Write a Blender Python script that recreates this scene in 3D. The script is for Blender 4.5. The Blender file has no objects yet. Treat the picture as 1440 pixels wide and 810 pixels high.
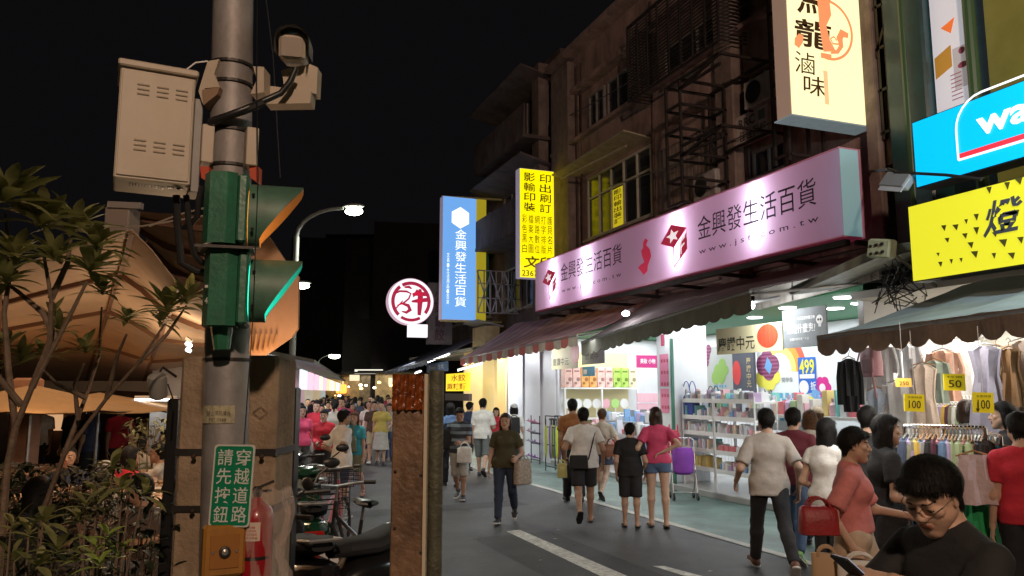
import bpy, math, random
import numpy as np
from mathutils import Vector, Matrix, Euler
R = math.radians
rnd = random.Random(11)
SC = bpy.context.scene
COL = SC.collection
# ------------------------------------------------------------------ camera
F = 1100.0; CH = 1.8
TH = math.atan(146 / F); PSI = math.atan(430 * math.cos(TH) / F)
CR = Vector((math.cos(PSI), -math.sin(PSI), 0))
FH = Vector((math.sin(PSI), math.cos(PSI), 0))
CF = FH * math.cos(TH) + Vector((0, 0, math.sin(TH)))
CU = -FH * math.sin(TH) + Vector((0, 0, math.cos(TH)))
CP = Vector((0, 0, CH))
cam = bpy.data.cameras.new('camera'); cam.lens = F / 1440 * 36; cam.sensor_width = 36; cam.clip_end = 800; cam.clip_start = .05
co = bpy.data.objects.new('camera', cam); COL.objects.link(co)
M = Matrix((CR, CU, -CF)).transposed().to_4x4(); M.translation = CP
co.matrix_world = M; SC.camera = co

def ray(px, py): return CF + CR * ((px - 720) / F) - CU * ((py - 405) / F)
def aX(px, py, X): r = ray(px, py); return CP + r * (X / r.x)
def aY(px, py, Y): r = ray(px, py); return CP + r * (Y / r.y)
def aG(px, py, z=0.): r = ray(px, py); return CP + r * ((z - CH) / r.z)
def aD(px, py, D):                       # D metres ahead along the level view direction
    r = ray(px, py); return CP + r * (D / r.dot(FH))

# ------------------------------------------------------------------ materials
MATS = {}
def mat(name, col=(.5, .5, .5), rough=.6, metal=0., var=.0, vs=6., bump=0., bs=60., emit=None, es=0., spec=None, coat=0., stripes=None,
        alpha=None, trans=0., col2=None, stain=None, sheen=0.):
    if name in MATS: return MATS[name]
    m = bpy.data.materials.new(name); m.use_nodes = True; MATS[name] = m
    nt = m.node_tree; N = nt.nodes; L = nt.links; b = N['Principled BSDF']
    b.inputs['Base Color'].default_value = (*col, 1); b.inputs['Roughness'].default_value = rough; b.inputs['Metallic'].default_value = metal
    if spec is not None: b.inputs['Specular IOR Level'].default_value = spec
    if coat: b.inputs['Coat Weight'].default_value = coat; b.inputs['Coat Roughness'].default_value = .12
    if sheen: b.inputs['Sheen Weight'].default_value = sheen
    if trans: b.inputs['Transmission Weight'].default_value = trans
    if alpha is not None: b.inputs['Alpha'].default_value = alpha
    tc = N.new('ShaderNodeTexCoord'); src = None
    def node(t, **k):
        n = N.new(t)
        for a, v in k.items(): setattr(n, a, v)
        return n
    def mix(f, a, c, bt='MIX'):
        n = node('ShaderNodeMix', data_type='RGBA', blend_type=bt)
        if isinstance(f, float): n.inputs[0].default_value = f
        else: L.new(f, n.inputs[0])
        for i, v in ((6, a), (7, c)):
            if isinstance(v, tuple): n.inputs[i].default_value = (*v[:3], 1)
            else: L.new(v, n.inputs[i])
        return n.outputs[2]
    cur = col
    if stripes:                         # (axis, period m, fraction, colour)
        ax, per, frac, c2 = stripes
        sx = node('ShaderNodeSeparateXYZ'); L.new(tc.outputs['Object'], sx.inputs[0])
        a = node('ShaderNodeMath', operation='DIVIDE'); L.new(sx.outputs[ax], a.inputs[0]); a.inputs[1].default_value = per
        f = node('ShaderNodeMath', operation='FRACT'); L.new(a.outputs[0], f.inputs[0])
        g = node('ShaderNodeMath', operation='LESS_THAN'); L.new(f.outputs[0], g.inputs[0]); g.inputs[1].default_value = frac
        cur = mix(g.outputs[0], cur, c2)
    if var or col2:
        n = node('ShaderNodeTexNoise'); n.inputs['Scale'].default_value = vs; n.inputs['Detail'].default_value = 5; n.inputs['Roughness'].default_value = .62
        L.new(tc.outputs['Object'], n.inputs['Vector'])
        mr = node('ShaderNodeMapRange'); L.new(n.outputs['Fac'], mr.inputs[0]); mr.inputs[1].default_value = .32; mr.inputs[2].default_value = .68
        if col2: cur = mix(mr.outputs[0], cur, col2)
        if var:
            mr.inputs[3].default_value = 0; mr.inputs[4].default_value = 1
            k = 1 - var; cur = mix(mr.outputs[0], mix(1., cur, (k, k, k), 'MULTIPLY'), mix(1., cur, (1 + var * .6,) * 3, 'MULTIPLY'))
    if stain:                           # vertical run-off streaks: (colour, amount)
        mp = node('ShaderNodeMapping'); mp.inputs['Scale'].default_value = (1.5, 1.5, .45); L.new(tc.outputs['Object'], mp.inputs[0])
        n = node('ShaderNodeTexNoise'); n.inputs['Scale'].default_value = 1.5; n.inputs['Detail'].default_value = 9; n.inputs['Roughness'].default_value = .68; L.new(mp.outputs[0], n.inputs['Vector'])
        mr = node('ShaderNodeMapRange'); L.new(n.outputs['Fac'], mr.inputs[0]); mr.inputs[1].default_value = .45; mr.inputs[2].default_value = .66; mr.inputs[4].default_value = stain[1]
        cur = mix(mr.outputs[0], cur, stain[0])
    if not isinstance(cur, tuple): L.new(cur, b.inputs['Base Color'])
    if bump:
        n = node('ShaderNodeTexNoise'); n.inputs['Scale'].default_value = bs; n.inputs['Detail'].default_value = 4; L.new(tc.outputs['Object'], n.inputs['Vector'])
        bp = node('ShaderNodeBump'); bp.inputs['Strength'].default_value = bump; bp.inputs['Distance'].default_value = .02
        L.new(n.outputs['Fac'], bp.inputs['Height']); L.new(bp.outputs[0], b.inputs['Normal'])
    if emit:
        b.inputs['Emission Color'].default_value = (*emit, 1); b.inputs['Emission Strength'].default_value = es
    return m
def glow(name, col, s): return mat(name, tuple(min(.8, c) * .3 for c in col), .5, emit=col, es=s)

# ------------------------------------------------------------------ objects
def link(o): COL.objects.link(o); return o
def tag(o, label=None, cat=None, group=None, kind=None):
    if label: o['label'] = label
    if cat: o['category'] = cat
    if group: o['group'] = group
    if kind: o['kind'] = kind
    return o
def thing(name, label, cat, loc=(0, 0, 0), rz=0., group=None):
    o = bpy.data.objects.new(name, None); o.empty_display_size = .2; link(o)
    o.location = loc; o.rotation_euler = (0, 0, rz)
    return tag(o, label, cat, group)
def world_of(o):
    if o is None: return Matrix.Identity(4)
    m = Matrix.Translation(o.location) @ o.rotation_euler.to_matrix().to_4x4()
    return world_of(o.parent) @ m
def mesh_from(name, V, faces, mats, mi=None, smooth=False):
    me = bpy.data.meshes.new(name); me.from_pydata([tuple(v) for v in V], [], faces)
    for m in (mats if isinstance(mats, (list, tuple)) else [mats]): me.materials.append(m)
    if mi is not None: me.polygons.foreach_set('material_index', np.array(mi, dtype=np.int32))
    if smooth: me.polygons.foreach_set('use_smooth', np.ones(len(faces), dtype=bool))
    me.update(); return me
class MB:
    """collects shapes given in WORLD coordinates; build() links them as ONE mesh"""
    def __init__(s): s.V = []; s.F = []; s.I = []; s.m = 0
    def add(s, V, Fs):
        n = len(s.V); s.V += [tuple(v) for v in V]
        for f in Fs: s.F.append([i + n for i in f]); s.I.append(s.m)
        return s
    def box(s, c, d, rot=None, bev=0.):
        c = Vector(c); x, y, z = [e / 2 for e in d]
        if bev:
            b = min(bev, x * .45, y * .45, z * .45); P = []
            for sz in (-1, 1):
                for (dz, ins) in (((-1, b), (0, 0)) if sz < 0 else ((0, 0), (1, b))):
                    zz = sz * z if dz else sz * (z - b)
                    hx, hy = x - ins, y - ins
                    P.append([Vector((sx * (hx - (b if k else 0)), sy * (hy - (0 if k else b)), zz)) for sx, sy, k in
                              ((1, -1, 0), (1, 1, 0), (1, 1, 1), (-1, 1, 1), (-1, 1, 0), (-1, -1, 0), (-1, -1, 1), (1, -1, 1))])
            V = [v for r_ in P for v in r_]; Fs = [[7 - i for i in range(8)]]
            for a in range(3): Fs += [[a * 8 + i, a * 8 + (i + 1) % 8, a * 8 + 8 + (i + 1) % 8, a * 8 + 8 + i] for i in range(8)]
            Fs.append([24 + i for i in range(8)])
        else:
            V = [Vector((i * x, j * y, k * z)) for k in (-1, 1) for j in (-1, 1) for i in (-1, 1)]
            Fs = [(0, 2, 3, 1), (4, 5, 7, 6), (0, 1, 5, 4), (2, 6, 7, 3), (0, 4, 6, 2), (1, 3, 7, 5)]
        if rot is not None:
            if not isinstance(rot, Matrix): rot = Euler(rot).to_matrix()
            V = [rot @ v for v in V]
        return s.add([v + c for v in V], Fs)
    def bar(s, a, b, w, h=None, up=(0, 0, 1)):      # rectangular bar between two points
        a, b = Vector(a), Vector(b); h = h or w; d = (b - a); l = d.length
        if l < 1e-6: return s
        d /= l; u = Vector(up)
        if abs(d.dot(u)) > .98: u = Vector((1, 0, 0))
        r = d.cross(u).normalized(); u = r.cross(d)
        return s.box((a + b) / 2, (w, l, h), Matrix((r, d, u)).transposed())
    def tube(s, pts, rad, n=8, cap=True, flat=1.):
        pts = [Vector(p) for p in pts]; k = len(pts); V = []; Fs = []
        rs = rad if isinstance(rad, (list, tuple)) else [rad] * k
        pu = None
        for i, p in enumerate(pts):
            t = (pts[min(i + 1, k - 1)] - pts[max(i - 1, 0)])
            t = t.normalized() if t.length > 1e-9 else Vector((0, 0, 1))
            if pu is None: pu = Vector((0, 0, 1)) if abs(t.z) < .9 else Vector((1, 0, 0))
            r = t.cross(pu).normalized(); u = r.cross(t); pu = u
            for j in range(n):
                a = 2 * math.pi * j / n; V.append(p + r * (math.cos(a) * rs[i]) + u * (math.sin(a) * rs[i] * flat))
        for i in range(k - 1):
            for j in range(n): Fs.append((i * n + j, i * n + (j + 1) % n, (i + 1) * n + (j + 1) % n, (i + 1) * n + j))
        if cap: Fs += [list(range(n))[::-1], [(k - 1) * n + j for j in range(n)]]
        return s.add(V, Fs)
    def cyl(s, a, b, r, r2=None, n=16): return s.tube([a, b], [r, r if r2 is None else r2], n)
    def lathe(s, c, prof, n=20, rot=None):          # prof: [(r, z)]
        V = []; Fs = []; k = len(prof); c = Vector(c)
        for r, z in prof:
            for j in range(n):
                a = 2 * math.pi * j / n; v = Vector((r * math.cos(a), r * math.sin(a), z))
                if rot is not None: v = rot @ v
                V.append(c + v)
        for i in range(k - 1):
            for j in range(n): Fs.append((i * n + j, i * n + (j + 1) % n, (i + 1) * n + (j + 1) % n, (i + 1) * n + j))
        Fs += [list(range(n))[::-1], [(k - 1) * n + j for j in range(n)]]
        return s.add(V, Fs)
    def ball(s, c, r, n=12, sc=(1, 1, 1), rot=None):
        prof = [(max(1e-4, math.sin(math.pi * i / (n // 2)) ), -math.cos(math.pi * i / (n // 2))) for i in range(n // 2 + 1)]
        m = Matrix.Diagonal(Vector(sc) * r)
        if rot is not None: m = rot @ m
        return s.lathe(c, prof, n, m)
    def prism(s, poly, off):                        # poly: 3-D points, off: thickness vector
        poly = [Vector(p) for p in poly]; off = Vector(off); n = len(poly)
        return s.add(poly + [p + off for p in poly], [list(range(n))[::-1], [n + i for i in range(n)]] + [(i, (i + 1) % n, n + (i + 1) % n, n + i) for i in range(n)])
    def sheet(s, P, th=0.):                         # P: rows of points -> quads, optional thickness (down)
        r, c = len(P), len(P[0]); V = [Vector(p) for row in P for p in row]
        Fs = [(i * c + j, i * c + j + 1, (i + 1) * c + j + 1, (i + 1) * c + j) for i in range(r - 1) for j in range(c - 1)]
        if th:
            n = r * c; V += [v - Vector((0, 0, th)) for v in V[:n]]; Fs += [tuple(n + i for i in f[::-1]) for f in Fs]
            rim = [j for j in range(c)] + [i * c + c - 1 for i in range(1, r)] + [(r - 1) * c + j for j in range(c - 2, -1, -1)] + [i * c for i in range(r - 2, 0, -1)]
            Fs += [(rim[i], rim[(i + 1) % len(rim)], n + rim[(i + 1) % len(rim)], n + rim[i]) for i in range(len(rim))]
        return s.add(V, Fs)
    def build(s, name, m, parent=None, smooth=False, label=None):
        w = world_of(parent).inverted()
        me = mesh_from(name, [w @ Vector(v) for v in s.V], s.F, m, s.I if isinstance(m, (list, tuple)) and len(m) > 1 else None, smooth)
        o = link(bpy.data.objects.new(name, me)); o.parent = parent
        if smooth:
            try: me.set_sharp_from_angle(angle=R(40))
            except Exception: pass
        if label: o['label'] = label
        return o
def solo(mb, name, m, label, cat, group=None, smooth=False):
    """a thing that is one mesh, its origin at the middle of its foot"""
    V = np.array(mb.V); c = Vector(((V[:, 0].min() + V[:, 0].max()) / 2, (V[:, 1].min() + V[:, 1].max()) / 2, V[:, 2].min()))
    mb.V = [tuple(Vector(v) - c) for v in mb.V]
    o = mb.build(name, m, None, smooth); o.location = c
    return tag(o, label, cat, group)
def struct(mb, name, m, smooth=False): return tag(mb.build(name, m, None, smooth), kind='structure')
def dup(o, parent=None, loc=None, rz=None, label=None, group=None, mats=None, sc=None):
    c = o.copy(); COL.objects.link(c); c.parent = parent
    if loc is not None: c.location = loc
    if rz is not None: c.rotation_euler = (0, 0, rz)
    if sc is not None: c.scale = sc
    if label: c['label'] = label
    if group: c['group'] = group
    if mats and c.type == 'MESH':
        key = c.name.split('.')[0]
        if key in mats and len(c.material_slots):
            ms = mats[key] if isinstance(mats[key], (list, tuple)) else [mats[key]]
            for i, m in enumerate(ms):
                c.material_slots[i].link = 'OBJECT'; c.material_slots[i].material = m
    for ch in list(o.children): dup(ch, c, mats=mats)
    return c
# ------------------------------------------------------------------ lettering
_txt = {}
def glyphs(body, bold=0., spacing=1., line=1.):
    k = (body, bold, spacing, line)
    if k not in _txt:
        c = bpy.data.curves.new('t', 'FONT'); c.body = body; c.offset = bold; c.resolution_u = 2; c.space_character = spacing; c.space_line = line
        c.fill_mode = 'FRONT'
        o = bpy.data.objects.new('t', c); COL.objects.link(o)
        dg = bpy.context.evaluated_depsgraph_get(); me = bpy.data.meshes.new_from_object(o.evaluated_get(dg))
        V = np.array([v.co[:] for v in me.vertices]); Fs = [list(p.vertices) for p in me.polygons]
        bpy.data.objects.remove(o); bpy.data.curves.remove(c); bpy.data.meshes.remove(me)
        lo, hi = V.min(0), V.max(0); V = (V - lo); V[:, 0] /= max(1e-6, hi[0] - lo[0]); V[:, 1] /= max(1e-6, hi[1] - lo[1])
        _txt[k] = (V, Fs)
    return _txt[k]
class Panel:
    """a flat board: O = lower left corner seen from its front, U/V in metres, N = outward"""
    def __init__(s, O, U, V):
        s.O = Vector(O); s.U = Vector(U).normalized(); s.V = Vector(V).normalized(); s.N = s.U.cross(s.V).normalized()
    def p(s, u, v, n=0.): return s.O + s.U * u + s.V * v + s.N * n
    def text(s, mb, body, u, v, w, h, n=.004, bold=0., spacing=1., slant=0., line=1.):
        V, Fs = glyphs(body, bold, spacing, line)
        return mb.add([s.p(u + a[0] * w + a[1] * slant * h, v + a[1] * h, n) for a in V], Fs)
    def col(s, mb, body, u, v, w, h, n=.004, bold=0.):       # one column of characters, top to bottom in the box
        k = len(body); ch = h / k
        for i, c in enumerate(body): s.text(mb, c, u + w * .04, v + h - (i + 1) * ch + ch * .07, w * .92, ch * .86, n, bold)
        return mb
    def poly(s, mb, pts, n=.004, th=0.): 
        P = [s.p(a, b, n) for a, b in pts]
        if th: return mb.prism([q - s.N * th for q in P], s.N * th)
        return mb.add(P, [list(range(len(P)))])
    def rect(s, mb, u, v, w, h, n=.004, th=0.): return s.poly(mb, [(u, v), (u + w, v), (u + w, v + h), (u, v + h)], n, th)
    def disc(s, mb, u, v, r, n=.004, r2=None, k=28): return s.poly(mb, [(u + r * math.cos(2 * math.pi * i / k), v + (r2 or r) * math.sin(2 * math.pi * i / k)) for i in range(k)], n)
    def ring(s, mb, u, v, r, w, n=.004, a0=0., a1=360., k=36):
        P = []
        for i in range(k + 1):
            a = R(a0 + (a1 - a0) * i / k); P.append([s.p(u + (r - w) * math.cos(a), v + (r - w) * math.sin(a), n), s.p(u + r * math.cos(a), v + r * math.sin(a), n)])
        return mb.add([q for row in P for q in row], [(2 * i, 2 * i + 1, 2 * i + 3, 2 * i + 2) for i in range(k)])
    def slab(s, mb, w, h, th): return s.rect(mb, 0, 0, w, h, 0, th)
    def stroke(s, mb, pts, w, n=.004):                        # brush stroke of varying width
        pts = [Vector((a, b, 0)) for a, b in pts]; k = len(pts); P = []
        ws = w if isinstance(w, (list, tuple)) else [w] * k
        for i, p in enumerate(pts):
            t = (pts[min(i + 1, k - 1)] - pts[max(0, i - 1)]).normalized(); q = Vector((-t.y, t.x, 0)) * ws[i] / 2
            P += [s.p((p + q).x, (p + q).y, n), s.p((p - q).x, (p - q).y, n)]
        return mb.add(P, [(2 * i, 2 * i + 1, 2 * i + 3, 2 * i + 2) for i in range(k - 1)])
def lamp(kind, loc, power, col=(1, 1, 1), size=.2, aim=None, size_y=None, spot=None, blend=.5, spread=None):
    l = bpy.data.lights.new(kind.lower() + '_light', kind); l.energy = power; l.color = col
    if kind == 'AREA':
        l.size = size
        if size_y: l.shape = 'RECTANGLE'; l.size_y = size_y
        if spread: l.spread = R(spread)
    elif kind in ('POINT', 'SPOT'): l.shadow_soft_size = size
    if kind == 'SPOT': l.spot_size = R(spot or 90); l.spot_blend = blend
    o = link(bpy.data.objects.new(l.name, l)); o.location = loc
    if aim is not None: o.rotation_euler = (Vector(aim) - Vector(loc)).to_track_quat('-Z', 'Y').to_euler()
    return o
# ------------------------------------------------------------------ figures: one continuous skin grown from a distance field
def nrm(v): v = np.array(v, float); return v / max(1e-9, np.linalg.norm(v))
def nets(Fd, lo, h):
    s = Fd < 0
    c = np.zeros(tuple(d - 1 for d in s.shape), np.int8)
    offs = [(i, j, k) for i in (0, 1) for j in (0, 1) for k in (0, 1)]
    nx, ny, nz = c.shape
    for i, j, k in offs: c += s[i:i + nx, j:j + ny, k:k + nz]
    act = np.argwhere((c > 0) & (c < 8))
    idx = -np.ones(c.shape, np.int64); idx[tuple(act.T)] = np.arange(len(act))
    val = {o: Fd[act[:, 0] + o[0], act[:, 1] + o[1], act[:, 2] + o[2]] for o in offs}
    P = np.zeros((len(act), 3)); n = np.zeros(len(act))
    for a in offs:
        for ax in range(3):
            if a[ax]: continue
            b = tuple(1 if q == ax else a[q] for q in range(3)); va, vb = val[a], val[b]; m = (va < 0) != (vb < 0)
            t = np.where(m, va / np.where(va - vb == 0, 1, va - vb), 0); p = np.array(a, float) + 0
            for q in range(3): P[:, q] += np.where(m, p[q] + (t if q == ax else 0), 0)
            n += m
    P = P / n[:, None]; V = np.array(lo) + (act + P) * h
    Q = []
    for ax in range(3):
        u, v = (ax + 1) % 3, (ax + 2) % 3
        sl = [slice(1, -1)] * 3; s0 = list(sl); s1 = list(sl); s0[ax] = slice(0, -1); s1[ax] = slice(1, None)
        A = s[tuple(s0)]; B = s[tuple(s1)]; e = np.argwhere(A != B)
        if not len(e): continue
        fl = A[tuple(e.T)]; base = e.copy(); base[:, u] += 1; base[:, v] += 1
        def cell(du, dv): q = base.copy(); q[:, u] -= du; q[:, v] -= dv; return idx[q[:, 0], q[:, 1], q[:, 2]]
        q = np.stack([cell(1, 1), cell(0, 1), cell(0, 0), cell(1, 0)], 1); q[~fl] = q[~fl][:, ::-1]; Q.append(q)
    Q = np.concatenate(Q); Q = Q[(Q >= 0).all(1)]
    return V, Q
def prim(a, b, ra, rb=None, side=None, cut0=None, cut1=None, box=0):
    """rounded cone a->b; radii number or (wide, deep); side = direction of the wide radius; cut0/cut1 trim flat past the ends"""
    rb = ra if rb is None else rb
    t = lambda r: (r, r) if not isinstance(r, tuple) else r
    return (np.array(a, float), np.array(b, float), t(ra), t(rb), None if side is None else np.array(side, float), cut0, cut1)
def field(groups, h, gk=.004):
    """groups: (prims, k, inflate, cuts)"""
    lo = np.full(3, 9e9); hi = -lo
    for g in groups:
        for p in g[0]:
            r = max(p[2] + p[3]) + g[2]; lo = np.minimum(lo, np.minimum(p[0], p[1]) - r); hi = np.maximum(hi, np.maximum(p[0], p[1]) + r)
    lo -= 2.6 * h; hi += 2.6 * h; n = np.ceil((hi - lo) / h).astype(int) + 1
    ax = [(lo[i] + np.arange(n[i]) * h).astype(np.float32) for i in range(3)]
    T = None
    for prims, k, infl, cuts in groups:
        G = np.full(tuple(n), 1., np.float32)
        for a, b, ra, rb, side, c0, c1 in prims:
            r = max(ra + rb) + infl + k + 2 * h
            i0 = np.maximum(((np.minimum(a, b) - r - lo) / h).astype(int), 0); i1 = np.minimum(((np.maximum(a, b) + r - lo) / h).astype(int) + 2, n)
            sl = tuple(slice(i0[i], i1[i]) for i in range(3))
            X = ax[0][sl[0]][:, None, None]; Y = ax[1][sl[1]][None, :, None]; Z = ax[2][sl[2]][None, None, :]
            d = b - a; L2 = max(float(d @ d), 1e-10); L = math.sqrt(L2); dn = d / L if L > 1e-4 else np.array([0, 0, 1.])
            qx, qy, qz = X - a[0], Y - a[1], Z - a[2]
            ln = qx * dn[0] + qy * dn[1] + qz * dn[2]; t = np.clip(ln / L, 0, 1) if L > 1e-4 else ln * 0
            if side is None:
                wx, wy, wz = qx - dn[0] * t * L, qy - dn[1] * t * L, qz - dn[2] * t * L
                D = np.sqrt(wx * wx + wy * wy + wz * wz) - (ra[0] + (rb[0] - ra[0]) * t)
            else:
                sd = side - dn * (side @ dn) if L > 1e-4 else side; sd = nrm(sd); dp = np.cross(dn, sd)
                if L <= 1e-4: dp = nrm(np.cross([0, 0, 1.], sd)); dn = np.cross(sd, dp)
                S = qx * sd[0] + qy * sd[1] + qz * sd[2]; E = qx * dp[0] + qy * dp[1] + qz * dp[2]
                A = ln - t * L; w = ra[0] + (rb[0] - ra[0]) * t; e = ra[1] + (rb[1] - ra[1]) * t; m = np.minimum(w, e)
                q = np.sqrt((S / w) ** 2 + (E / e) ** 2 + (A / m) ** 2)
                D = (q - 1) * m * np.clip(q, .6, 1) ** .3
            if c0 is not None: D = np.maximum(D, -ln - c0)
            if c1 is not None: D = np.maximum(D, ln - L - c1)
            g = G[sl]
            if k: hh = np.maximum(k - np.abs(g - D), 0) / k; G[sl] = np.minimum(g, D) - hh * hh * k * .25
            else: G[sl] = np.minimum(g, D)
        G -= infl
        for p, nn in cuts:
            nn = nrm(nn); G = np.maximum(G, (ax[0][:, None, None] - p[0]) * nn[0] + (ax[1][None, :, None] - p[1]) * nn[1] + (ax[2][None, None, :] - p[2]) * nn[2])
        T = G if T is None else np.minimum(T, G)
    return T, lo, ax
def grow(groups, h, wrinkle=0., seed=0):
    T, lo, ax = field(groups, h)
    if wrinkle:
        X, Y, Z = ax[0][:, None, None], ax[1][None, :, None], ax[2][None, None, :]; s = seed * 1.7
        T = T + wrinkle * (np.sin(X * 23 + Z * 31 + s) * np.sin(Y * 27 - Z * 17 + s * 2) + .6 * np.sin(X * 47 - Z * 21 + s) * np.sin(Y * 41 + Z * 38))
    T[0] = T[-1] = 1; T[:, 0] = T[:, -1] = 1; T[:, :, 0] = T[:, :, -1] = 1
    V, Q = nets(T, lo, h)
    # one relaxing pass
    acc = np.zeros_like(V); cnt = np.zeros(len(V))
    for i in range(4):
        np.add.at(acc, Q[:, i], V[Q[:, (i + 1) % 4]] + V[Q[:, i - 1]]); np.add.at(cnt, Q[:, i], 2)
    V = V * .5 + acc / np.maximum(cnt, 1)[:, None] * .5
    return V, Q
def strands(VQ, n, ln, wd, seed=1, lo=-9.):
    V, Q = VQ; rg = np.random.default_rng(seed); P = V[Q]; c = P.mean(1); ar = np.linalg.norm(np.cross(P[:, 2] - P[:, 0], P[:, 3] - P[:, 1]), axis=1); q = rg.choice(len(Q), n, p=ar / ar.sum()); P = P[q]
    w4 = rg.dirichlet((1, 1, 1, 1), n); p = (P * w4[:, :, None]).sum(1); nn = np.cross(P[:, 2] - P[:, 0], P[:, 3] - P[:, 1]); nn /= np.linalg.norm(nn, axis=1)[:, None] + 1e-9
    d = p - np.array([0, -.03, .13]); d[:, 2] -= .04; d += rg.normal(0, .012, d.shape); d -= nn * (d * nn).sum(1)[:, None]; d /= np.linalg.norm(d, axis=1)[:, None] + 1e-9; s = np.cross(d, nn)
    L = ln * rg.uniform(.6, 1.3, n)[:, None]; w = wd; a = p - nn * .001; b = p + d * L * .6 + nn * .0035; e = p + d * L + nn * .0015
    V2 = np.stack([a - s * w, a + s * w, b + s * w * .8, b - s * w * .8, e + s * w * .15, e - s * w * .15], 1).reshape(-1, 3); i = np.arange(n)[:, None] * 6
    return V2, np.concatenate([i + np.array([0, 1, 2, 3]), i + np.array([3, 2, 4, 5])])
def npmesh(name, parts, mats, mi=None):
    """parts: list of (V, Q) joined in one mesh"""
    n = 0; Vs = []; Qs = []
    for V, Q in parts: Vs.append(V); Qs.append(Q + n); n += len(V)
    V = np.concatenate(Vs); Q = np.concatenate(Qs); me = bpy.data.meshes.new(name)
    me.vertices.add(len(V)); me.vertices.foreach_set('co', V.astype(np.float32).ravel())
    me.loops.add(Q.size); me.loops.foreach_set('vertex_index', Q.astype(np.int32).ravel())
    me.polygons.add(len(Q)); me.polygons.foreach_set('loop_start', np.arange(0, Q.size, 4, dtype=np.int32))
    try: me.polygons.foreach_set('loop_total', np.full(len(Q), 4, dtype=np.int32))
    except Exception: pass
    for m in mats: me.materials.append(m)
    if mi is not None: me.polygons.foreach_set('material_index', mi.astype(np.int32))
    me.polygons.foreach_set('use_smooth', np.ones(len(Q), dtype=bool)); me.update(calc_edges=True); return me
# head, in its own space: z up, y towards the face, origin mid-head, 0.23 m tall
def head_prims(sex='m'):
    f = sex == 'f'; jw = .043 if f else .049
    P = [prim((0, -.018, .035), (0, -.012, .03), (.074, .088), None, (1, 0, 0)),
         prim((0, .012, .03), (0, .028, -.03), (.066, .066), (.058, .058), (1, 0, 0)),
         prim((0, .04, -.045), (0, .052, -.088), (jw, .044), (.024, .024), (1, 0, 0)),
         prim((-.035, .03, -.05), (-.012, .064, -.092), .027, .017), prim((.035, .03, -.05), (.012, .064, -.092), .027, .017),
         prim((0, -.02, -.03), (0, -.025, -.09), .052, .05)]
    P2 = [prim((0, .086, .008), (0, .101, -.02), .0085, .0125), prim((-.012, .094, -.026), (.012, .094, -.026), .009),
          prim((-.03, .075, .026), (.03, .075, .026), .0145 if not f else .0125),
          prim((-.017, .087, -.052), (.017, .087, -.052), (.008, .006), None, (0, 1, 0)), prim((-.013, .086, -.062), (.013, .086, -.062), .0075),
          prim((-.045, .06, -.012), (-.036, .062, -.02), .02), prim((.045, .06, -.012), (.036, .062, -.02), .02),
          prim((-.074, -.004, .012), (-.071, .0, -.028), (.006, .015), (.005, .011), (1, 0, 0)), prim((.074, -.004, .012), (.071, .0, -.028), (.006, .015), (.005, .011), (1, 0, 0)),
          prim((-.031, .0735, .004), (-.031, .0735, .003), .0145), prim((.031, .0735, .004), (.031, .0735, .003), .0145)]
    return P, P2
_heads = {}
def head_mesh(sex, h):
    if (sex, h) not in _heads:
        P, P2 = head_prims(sex)
        T, lo, ax = field([(P, .03, 0, [])], h)
        T2, lo2, ax2 = field([(P + P2, .009, 0, []), (P, .03, 0, [])], h)
        T2[0] = T2[-1] = 1; T2[:, 0] = T2[:, -1] = 1; T2[:, :, 0] = T2[:, :, -1] = 1
        V, Q = nets(T2, lo2, h); C = V[Q].mean(1); mi = np.zeros(len(Q), int)
        x, y, z = np.abs(C[:, 0]), C[:, 1], C[:, 2]
        mi[((x - .031) / .0135) ** 2 + ((z - .003) / .0055) ** 2 < 1] = np.where((y > .05)[((x - .031) / .0135) ** 2 + ((z - .003) / .0055) ** 2 < 1], 1, 0)
        m = (y > .06) & (x > .014) & (x < .05) & (np.abs(z - .028 + (x - .032) ** 2 * 9) < .0032); mi[m] = 2
        m = (y > .07) & (x < .022) & (z < -.047) & (z > -.068); mi[m] = 3
        _heads[(sex, h)] = (V, Q, mi)
    return _heads[(sex, h)]
def _cap(r=.0, back=1., face=.05):
    return ([prim((0, -.022, .042), (0, -.018, .038), (.081 + r, .096 + r), None, (1, 0, 0))], .0, 0, [((0, .05, face), (0, .72, -.69)), ((0, .02, -.005), (0, .35, -.93))])
def _nape(r=.0, low=-.05): return ([prim((0, -.045, .01), (0, -.05, low), (.068 + r, .052 + r), (.056, .035), (1, 0, 0))], .0, 0, [((0, .0, 0), (0, 1, 0))])
def _drape(low, w=.083, d=.03, ys=-.06): return ([prim((0, -.045, .01), (0, ys, low), (.083, .058), (w, d), (1, 0, 0)), prim((-.074, .0, .02), (-w + .002, -.01, low * .8), .022, .016), prim((.074, .0, .02), (w - .002, -.01, low * .8), .022, .016)], .03, 0, [((0, .035, 0), (0, 1, 0))])
_fringe = ([prim((-.035, .052, .082), (.04, .054, .082), .026, .022)], 0, 0, [((0, 0, .058), (0, 0, -1))])
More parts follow.
